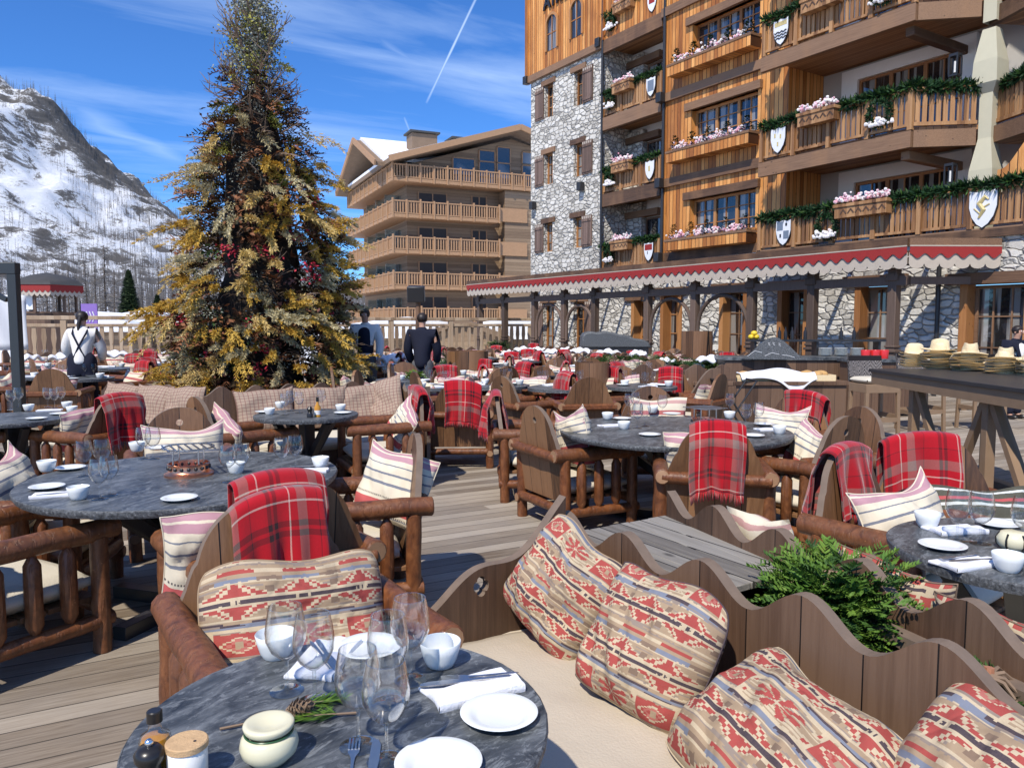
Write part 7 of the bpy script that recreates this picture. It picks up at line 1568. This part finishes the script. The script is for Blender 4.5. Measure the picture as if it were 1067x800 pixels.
for x, y in ((4.0, 5.0), (8.2, 6.5)): 
    c = p2('chimney', lambda m: (m.span(x - 1.1, x + 1.1, y - .8, y + .8, 14, 17.45 + .2 * (x > 5)),), 'roofwood'); q = MB('roofdark'); q.span(x - 1.3, x + 1.3, y - 1, y + 1, 17.5 + .2 * (x > 5), 17.65 + .2 * (x > 5)); q.build('chimney_cap', c)
# ------------------------------------------------------------------ railings at the terrace edge
def railing(a, b, label, h=1.86):
    d = b - a; L = d.length; an = math.atan2(d.y, d.x); t = thing('balustrade', label, 'railing', a, an)
    m = MB('rail_wood'); m.span(0, L, -.09, .09, h - .12, h); m.span(0, L, -.045, .045, h - .34, h - .24); m.span(0, L, -.045, .045, .12, .22); m.build('handrail', t, bevel=.01)
    x = .15; m = MB('rail_wood')
    while x < L - .1:
        m.prism([(x, .221), (x + .15, .221), (x + .15, .6), (x + .115, .9), (x + .15, 1.2), (x + .13, h - .341), (x + .02, h - .341), (x, 1.2), (x + .035, .9), (x, .6)], lambda p, q, e: Vector((p, e, q)), -.022, .022); x += .27
    m.build('balusters', t)
    for k in range(int(L / 2.4) + 1): m = MB('rail_wood'); m.box((k * 2.4 + .04, 0, h / 2 + .005), (.17, .15, h)); m.build('post', t, bevel=.01)
    return t
railing(far(-120, 22.5), far(232, 24.3), 'blond timber balustrade with shaped slats along the left terrace edge'); railing(far(340, 27.5), far(556, 31.5), 'blond timber balustrade below the chalet block')
# ------------------------------------------------------------------ kiosk with red trim
kc = far(52, 31); KS = thing('kiosk', 'small dark timber kiosk with grey roof and red scalloped trim beyond the railing', 'kiosk', (kc.x, kc.y, 0.35), -YAW + .1); KS.scale = (.72, .72, .84)
pk = lambda nm, fn, *ma: part(nm, fn, *ma, parent=KS)
hexa = [(1.55 * math.cos(pi / 6 + k * pi / 3), 1.55 * math.sin(pi / 6 + k * pi / 3)) for k in range(6)]
pk('roof', lambda m: m.lathe([(2.0, 3.32), (1.7, 3.55), (.9, 3.8), (.02, 3.95)], 6), 'roofdark'); pk('counter_wall', lambda m: m.lathe([(1.4, -.6), (1.4, 2.0), (1.5, 2.02), (1.5, 2.08), (0, 2.08)], 6), 'bench_board')
for x, y in hexa: pk('post', lambda m: m.box((x * .9, y * .9, 2.7), (.14, .14, 1.3)), 'bench_board')
def kt(m):
    hx = [(1.95 * math.cos(k * pi / 3), 1.95 * math.sin(k * pi / 3)) for k in range(7)]
    for (x0, y0), (x1, y1) in zip(hx, hx[1:]):
        n = 7
        for i in range(n):
            for z0, z1, mi, o in ((3.34, 3.08, 0, 1.0), (3.1, 2.9, 1, .985)):
                f0, f1 = i / n, (i + 1) / n; P = lambda f: Vector(((x0 + (x1 - x0) * f) * o, (y0 + (y1 - y0) * f) * o, 0))
                pts = [P(f0 + (f1 - f0) * j / 6) + Vector((0, 0, z1 - .12 * math.sin(pi * j / 6))) for j in range(7)]; m.add([P(f0) + Vector((0, 0, z0))] + pts + [P(f1) + Vector((0, 0, z0))], [list(range(9))], mi)
pk('scalloped_trim', kt, 'red_trim', 'cream_trim')
pk('poster', lambda m: m.box((-.6, -1.26, 2.55), (1.0, .03, .75), rz=0), 'white_paint')
bn = far(95, 30); t = thing('banner', 'purple upright banner with pale writing beside the kiosk', 'banner', (bn.x, bn.y, 0), -YAW); m = MB('purple'); m.box((0, 0, 1.65), (.62, .05, 1.5)); m.build('cloth', t); m = MB('white_paint')
for k in range(4): m.tube([(-.22 + .12 * k, -.03, 2.1), (-.15 + .12 * k, -.03, 1.9), (-.22 + .12 * k, -.03, 1.7)], .022, 5)
m.build('lettering', t); q = MB('black_metal'); q.tube([(-.34, 0, -.6), (-.34, 0, 2.5)], .03, 6); q.build('pole', t)
bn = far(6, 21); t = thing('banner', 'pale bluish cloth banner behind the grey mast at the left', 'banner', (bn.x, bn.y, 0), -YAW + .3); m = MB('white_paint'); m.grid(lambda u, v: Vector(((u - .5) * 1.1, .06 * math.sin(u * 9 + v * 4), .9 + v * 1.5)), 12, 8); o = m.build('cloth', t, 80); o.modifiers.new('t', 'SOLIDIFY').thickness = .01
q = MB('post_metal'); q.tube([(-.58, 0, 0), (-.58, 0, 2.5)], .03, 8); q.build('pole', t)
# lamp post between the people
q = far(436, 27); t = thing('floodlight', 'black floodlight on a timber post before the chalet block', 'lamp', (q.x, q.y, 0), -YAW); m = MB('beam'); m.tube([(0, 0, 0), (0, 0, 2.5)], .09, 10); m.build('post', t); m = MB('black_metal'); m.box((-.05, -.1, 2.65), (.6, .3, .55), M=Matrix.Rotation(.2, 3, 'X')); m.build('head', t, bevel=.03)
# ------------------------------------------------------------------ low buildings, car
def hut(px, d, w, z, label, dz=0):
    c = far(px, d); t = thing('snowy_hut', label, 'hut', (c.x, c.y, dz), -YAW + .25); m = MB('b2wall'); m.span(-w / 2, w / 2, -2, 2, 0, z); m.build('wall', t); m = MB('snow'); m.prism([(-w / 2 - .5, z), (-w / 2, z + .5), (0, z + 1.1), (w / 2, z + .5), (w / 2 + .5, z)], lambda a, b, e: Vector((a, e, b)), -2.5, 2.5); m.build('snow_cap', t, 60); return t
hut(158, 48, 7, 1.35, 'snow capped hut beyond the railing left of the decorated tree'); hut(116, 44, 3, 1.2, 'small snow heap shed between the kiosk and the spruce'); hut(420, 42, 9, .9, 'low snow covered roof below the chalet block at left'); hut(530, 44, 8, .8, 'low snow covered roof below the chalet block at right')
c = far(483, 40); t = thing('timber_gable', 'small timber gable roof below the chalet block', 'hut', (c.x, c.y, 0), -YAW); m = MB('roofwood'); m.prism([(-2.6, .9), (0, 1.9), (2.6, .9), (2.4, .75), (0, 1.65), (-2.4, .75)], lambda a, b, e: Vector((a, e, b)), -1.5, 3); m.build('roof', t); m = MB('b2wall'); m.prism([(-2.2, -.6), (-2.2, .8), (0, 1.62), (2.2, .8), (2.2, -.6)], lambda a, b, e: Vector((a, e, b)), -1.2, 2.8); m.build('wall', t)
c = far(156, 88); t = thing('parked_car', 'small white car parked far off under the slope', 'car', (c.x, c.y, 1.6), -YAW + 1.2); m = MB('white_paint'); m.prism([(-2.1, .3), (2.1, .3), (2.15, .8), (1.2, .95), (.7, 1.5), (-1.6, 1.55), (-2.1, 1.0)], lambda a, b, e: Vector((a, e, b)), -.85, .85); m.build('body', t, bevel=.08); m = MB('b2dark'); m.prism([(-1.5, 1.0), (.95, .98), (.6, 1.42), (-1.45, 1.45)], lambda a, b, e: Vector((a, e, b)), -.87, .87); m.build('windows', t)
for x in (-1.3, 1.3):
    for y in (-.8, .8): m = MB('pepper'); m.tube([(x, y - .1, .33), (x, y + .1, .33)], .33, 14); m.build('wheel', t)
# ------------------------------------------------------------------ ground, slope, trees
m = MB('deck'); m.span(-24, FX + .02, -5, 31.5, -.10, 0.0); struct(m.build('deck', None, 0))
m = MB('snow'); m.grid(lambda u, v: Vector((-900 + 1800 * u, -700 + 1600 * v, -.65)), 8, 8); struct(m.build('ground', None, 0))
def crest(L):
    pts = [(-760, 330), (-520, 300), (-433, 214), (-400, 190), (-384, 184), (-352, 142), (-320, 112), (-295, 92), (-262, 76), (-220, 58), (-150, 34), (-60, 14), (60, 4)]
    if L <= pts[0][0]: return pts[0][1]
    for (a, ha), (b, hb) in zip(pts, pts[1:]):
        if a <= L <= b: return ha + (hb - ha) * (L - a) / (b - a)
    return 2
def slope_h(L, d):
    s = min(1, max(0, (d - 95) / 555)); s = s ** 1.25; h = crest(L) * s
    if d > 650: h = crest(L) * (1 - (d - 650) / 700)
    n1 = noise.fractal((L / 60, d / 60, 1.3), 1.0, 2.0, 6); n2 = noise.fractal((L / 18, d / 18, 7.3), .9, 2.0, 4); rg_ = 1 - abs(noise.fractal((L / 42 + 3, d / 75, 2.2), 1.0, 2.0, 5)); h += (n1 * 9 + n2 * 3.5 + (rg_ - .7) * 13) * min(1, s * 2.0) * min(1, crest(L) / 60)
    return h - .6
def loc3(L, d, z): return Vector((L * math.cos(YAW) + d * math.sin(YAW), -L * math.sin(YAW) + d * math.cos(YAW), z))
m = MB('hill'); m.grid(lambda u, v: loc3(-760 + 840 * u, 92 + 700 * v, slope_h(-760 + 840 * u, 92 + 700 * v)), 260, 220); struct(m.build('mountain_slope', None, 80))
# distant white summit
m = MB('snow'); m.grid(lambda u, v: loc3(-1150 + 900 * u, 1900 + 500 * v, 245 * math.exp(-((u - .36) / .16) ** 2) * math.sin(pi * v) * (1 + .12 * noise.noise((u * 20, v * 9, 2))) - 2), 50, 12); struct(m.build('far_summit', None, 80))
fr_ = random.Random(5); forest = MB('larch')
def larch(mb, b, h, twg=9, wid=.0):
    r = h * .007 + .03; mb.tube([b, b + Vector((0, 0, h))], [r, r * .2], 4, 0, False)
    for i in range(twg):
        f = fr_.uniform(.2, .97); a = fr_.uniform(0, 6.28); L = h * .17 * (1.08 - f); p = b + Vector((0, 0, h * f)); e = p + Vector((math.cos(a) * L, math.sin(a) * L, L * fr_.uniform(-.2, .3))); w = Vector((0, 0, .009 * h)); mb.add([p - w, e, p + w], [(0, 1, 2)])
cnt = 0
while cnt < 10500:
    d = 190 + 500 * fr_.random() ** 1.1; L = -760 + 820 * fr_.random(); px = 533 + L / d * 800
    if not (-60 < px < 420): continue
    dn = noise.noise((L / 90, d / 90, 4.2)); low = 1 - min(1, max(0, (d - 200) / 400)); right = min(1, max(0, (px - 60) / 110))
    pr = .08 + .6 * low * low + 1.3 * right + .35 * dn
    if d > 600 and fr_.random() < .5: pr = 1
    if fr_.random() > pr: continue
    larch(forest, loc3(L, d, slope_h(L, d) - .3), fr_.uniform(6, 10.5), 15); cnt += 1
o = forest.build('bare_larch_wood', None, 0, normals=False); tag(o, 'grey bare larch wood scattered over the snowy mountain slope', 'wood', kind='stuff')
def bare(px, d, h, label, seed):
    c = far(px, d); z = max(-.6, slope_h((px - 533.5) / 800 * d, d)); rr = random.Random(seed); t = thing('larch_tree', label, 'tree', (c.x, c.y, z), rr.uniform(0, 6), 'bare larches at the foot of the slope')
    m = MB('trunk'); m.tube([(0, 0, 0), (.1, 0, h * .5), (0, .1, h)], [.009 * h + .03, .006 * h + .02, .015], 7); m.build('trunk', t, 60); m = MB('larch')
    for i in range(170):
        f = rr.uniform(.12, .98); a = rr.uniform(0, 6.28); L = h * .2 * (1.06 - f) * rr.uniform(.6, 1.1); p = Vector((0, 0, h * f)); e = p + Vector((math.cos(a) * L, math.sin(a) * L, -L * rr.uniform(-.1, .35))); m.tube([p, p.lerp(e, .5) + Vector((0, 0, .06 * L)), e], [.032, .022, .01], 3, 0, False)
        for k in range(5):
            g = rr.uniform(.25, 1); s = p.lerp(e, g); b = rr.uniform(0, 6.28); q = s + Vector((math.cos(b), math.sin(b), rr.uniform(-.8, .2))) * L * .24; m.tube([s, q], [.014, .005], 3, 0, False)
    m.build('crown', t, 0, normals=False)
for i, (px, d, h) in enumerate(((113, 62, 8.5), (103, 70, 8), (122, 75, 7.5), (92, 80, 9), (62, 84, 9), (40, 78, 8), (20, 82, 9), (4, 74, 8), (75, 92, 10), (150, 95, 9), (168, 90, 9), (182, 98, 10), (134, 100, 10), (52, 66, 6))):
    bare(px, d, h, 'bare grey larch %s at the foot of the slope' % ('right of the kiosk roof', 'behind the kiosk right post', 'just left of the green spruce', 'above the purple banner', 'tall above the kiosk ridge', 'above the kiosk roof middle', 'above the kiosk roof left', 'beside the grey mast top', 'in the second rank above the banner', 'above the white car', 'left of the decorated tree', 'touching the decorated tree outline', 'tall behind the green spruce', 'small behind the kiosk roof')[i], 40 + i)
def spruce(px, d, h, w, label, seed):
    c = far(px, d); rr = random.Random(seed); t = thing('spruce_tree', label, 'tree', (c.x, c.y, -.3)); m = MB('trunk'); m.tube([(0, 0, 0), (0, 0, h)], [.2, .03], 8); m.build('trunk', t, 60); m = MB('spruce')
    for i in range(1300):
        f = rr.random() ** .8; z = .3 + (h - .3) * f; L = w * (1 - f) ** .85 * rr.uniform(.75, 1.1) + .06; a = rr.uniform(0, 6.28); d_ = Vector((math.cos(a), math.sin(a), -.35)); p = Vector((0, 0, z)) + d_ * L * .35; e = Vector((0, 0, z)) + d_ * L; s = Vector((-math.sin(a), math.cos(a), 0)) * (.12 + .1 * L); m.add([p - s * .5, e - s * .6 + Vector((0, 0, -.12)), e + d_ * .1, e + s * .6 + Vector((0, 0, -.12)), p + s * .5], [(0, 1, 2, 3, 4)])
    m.build('crown', t, 0, normals=False)
spruce(137, 52, 5.6, 1.35, 'dark green spruce standing beyond the railing left of the decorated tree', 3); spruce(166, 58, 4.2, 1.1, 'smaller dark spruce half hidden beside the decorated tree', 4)
# ------------------------------------------------------------------ light, sky, camera
sc = bpy.context.scene
SUN = Vector((.84 * math.cos(rad(50)), .53 * math.cos(rad(50)), -math.sin(rad(50)))).normalized()
sl = bpy.data.lights.new('sun', 'SUN'); sl.energy = 4.7; sl.angle = rad(.9); sl.color = (1, .925, .81); so = bpy.data.objects.new('sun', sl); C.objects.link(so); so.rotation_euler = SUN.to_track_quat('-Z', 'Y').to_euler()
w = bpy.data.worlds.new('World'); sc.world = w; w.use_nodes = True; n = w.node_tree.nodes; L = w.node_tree.links; bg = n['Background']
sky = n.new('ShaderNodeTexSky'); sky.sky_type = 'NISHITA'; sky.sun_disc = False; sky.sun_elevation = rad(50); sky.sun_rotation = math.atan2(-.84, -.53); sky.altitude = 1850; sky.air_density = 1.15; sky.dust_density = .3; sky.ozone_density = 2.0
def mth(op, a, b=0.0, clamp=False):
    q = n.new('ShaderNodeMath'); q.operation = op; q.use_clamp = clamp
    for i, v in enumerate((a, b)):
        if hasattr(v, 'is_output'): L.new(v, q.inputs[i])
        else: q.inputs[i].default_value = v
    return q.outputs[0]
tcn = n.new('ShaderNodeTexCoord'); sep = n.new('ShaderNodeSeparateXYZ'); L.new(tcn.outputs['Generated'], sep.inputs[0])
zz = mth('MAXIMUM', sep.outputs[2], .05); cmb = n.new('ShaderNodeCombineXYZ'); L.new(mth('DIVIDE', sep.outputs[0], zz), cmb.inputs[0]); L.new(mth('DIVIDE', sep.outputs[1], zz), cmb.inputs[1])
mp = n.new('ShaderNodeMapping'); mp.inputs[3].default_value = (.55, 1.7, 1); mp.inputs[2].default_value = (0, 0, rad(35)); mp.inputs[1].default_value = (1.3, 4.1, 0); L.new(cmb.outputs[0], mp.inputs[0])
nz = n.new('ShaderNodeTexNoise'); nz.inputs['Scale'].default_value = .8; nz.inputs['Detail'].default_value = 9; nz.inputs['Roughness'].default_value = .58; nz.inputs['Distortion'].default_value = .35; L.new(mp.outputs[0], nz.inputs['Vector'])
rp = n.new('ShaderNodeValToRGB'); rp.color_ramp.elements[0].position = .46; rp.color_ramp.elements[1].position = .80; L.new(nz.outputs[0], rp.inputs[0])
def trail(d0, d1, wd, soft, amp):
    """a straight vapour trail between two directions of the sky"""
    a, b = Vector(d0).normalized(), Vector(d1).normalized(); nn = a.cross(b).normalized(); m_ = (a + b).normalized(); half = a.angle(b) / 2
    def dot(v):
        q = n.new('ShaderNodeVectorMath'); q.operation = 'DOT_PRODUCT'; L.new(tcn.outputs['Generated'], q.inputs[0]); q.inputs[1].default_value = v; return q.outputs['Value']
    wob = mth('MULTIPLY', mth('SUBTRACT', nz.outputs[0], .5), wd * soft)
    ds = mth('ABSOLUTE', mth('ADD', dot(nn), wob)); f = mth('SUBTRACT', 1.0, mth('DIVIDE', ds, wd), True); g = mth('MULTIPLY', mth('SUBTRACT', dot(m_), math.cos(half)), 1 / (1 - math.cos(half)), True); return mth('MULTIPLY', mth('MULTIPLY', f, mth('POWER', g, .5)), amp)
cl = mth('MULTIPLY', mth('MULTIPLY', rp.outputs[0], mth('ADD', mth('MULTIPLY', sep.outputs[2], 2.4), .12, True)), .62)
for (q0, q1, wd, so_, am) in (((444, 108), (502, -14), .0019, .3, .7), ((76, 112), (196, 172), .014, 3, .30), ((395, 40), (455, 84), .006, 3, .18), ((421, 122), (428, 140), .0018, .1, .3)): cl = mth('MAXIMUM', cl, trail(ray(*q0), ray(*q1), wd, so_, am))
hs = n.new('ShaderNodeMix'); hs.data_type = 'RGBA'; hs.blend_type = 'MULTIPLY'; hs.inputs[0].default_value = 1.0; hs.inputs[7].default_value = (.44, .90, 1.55, 1); L.new(sky.outputs[0], hs.inputs[6])
mx = n.new('ShaderNodeMix'); mx.data_type = 'RGBA'; L.new(mth('MINIMUM', cl, .9), mx.inputs[0]); L.new(hs.outputs[2], mx.inputs[6]); mx.inputs[7].default_value = (7.5, 9.5, 12.5, 1); L.new(mx.outputs[2], bg.inputs[0]); bg.inputs[1].default_value = .104
cd = bpy.data.cameras.new('camera'); cam = bpy.data.objects.new('camera', cd); C.objects.link(cam); cam.location = (0, 0, EYE); cam.rotation_euler = (rad(90) - PITCH, 0, -YAW); cd.sensor_width = 36; cd.lens = 36 * FPX / 1067; cd.clip_start = .05; cd.clip_end = 6000; sc.camera = cam
sc.view_settings.view_transform = 'Standard'; sc.view_settings.look = 'None'; sc.view_settings.exposure = 0.15; sc.view_settings.gamma = 1
sc.cycles.use_denoising = True; sc.cycles.transparent_max_bounces = 24; sc.cycles.max_bounces = 7; sc.cycles.diffuse_bounces = 3; sc.cycles.glossy_bounces = 3; sc.cycles.sample_clamp_indirect = 6; sc.cycles.caustics_reflective = False; sc.cycles.caustics_refractive = False
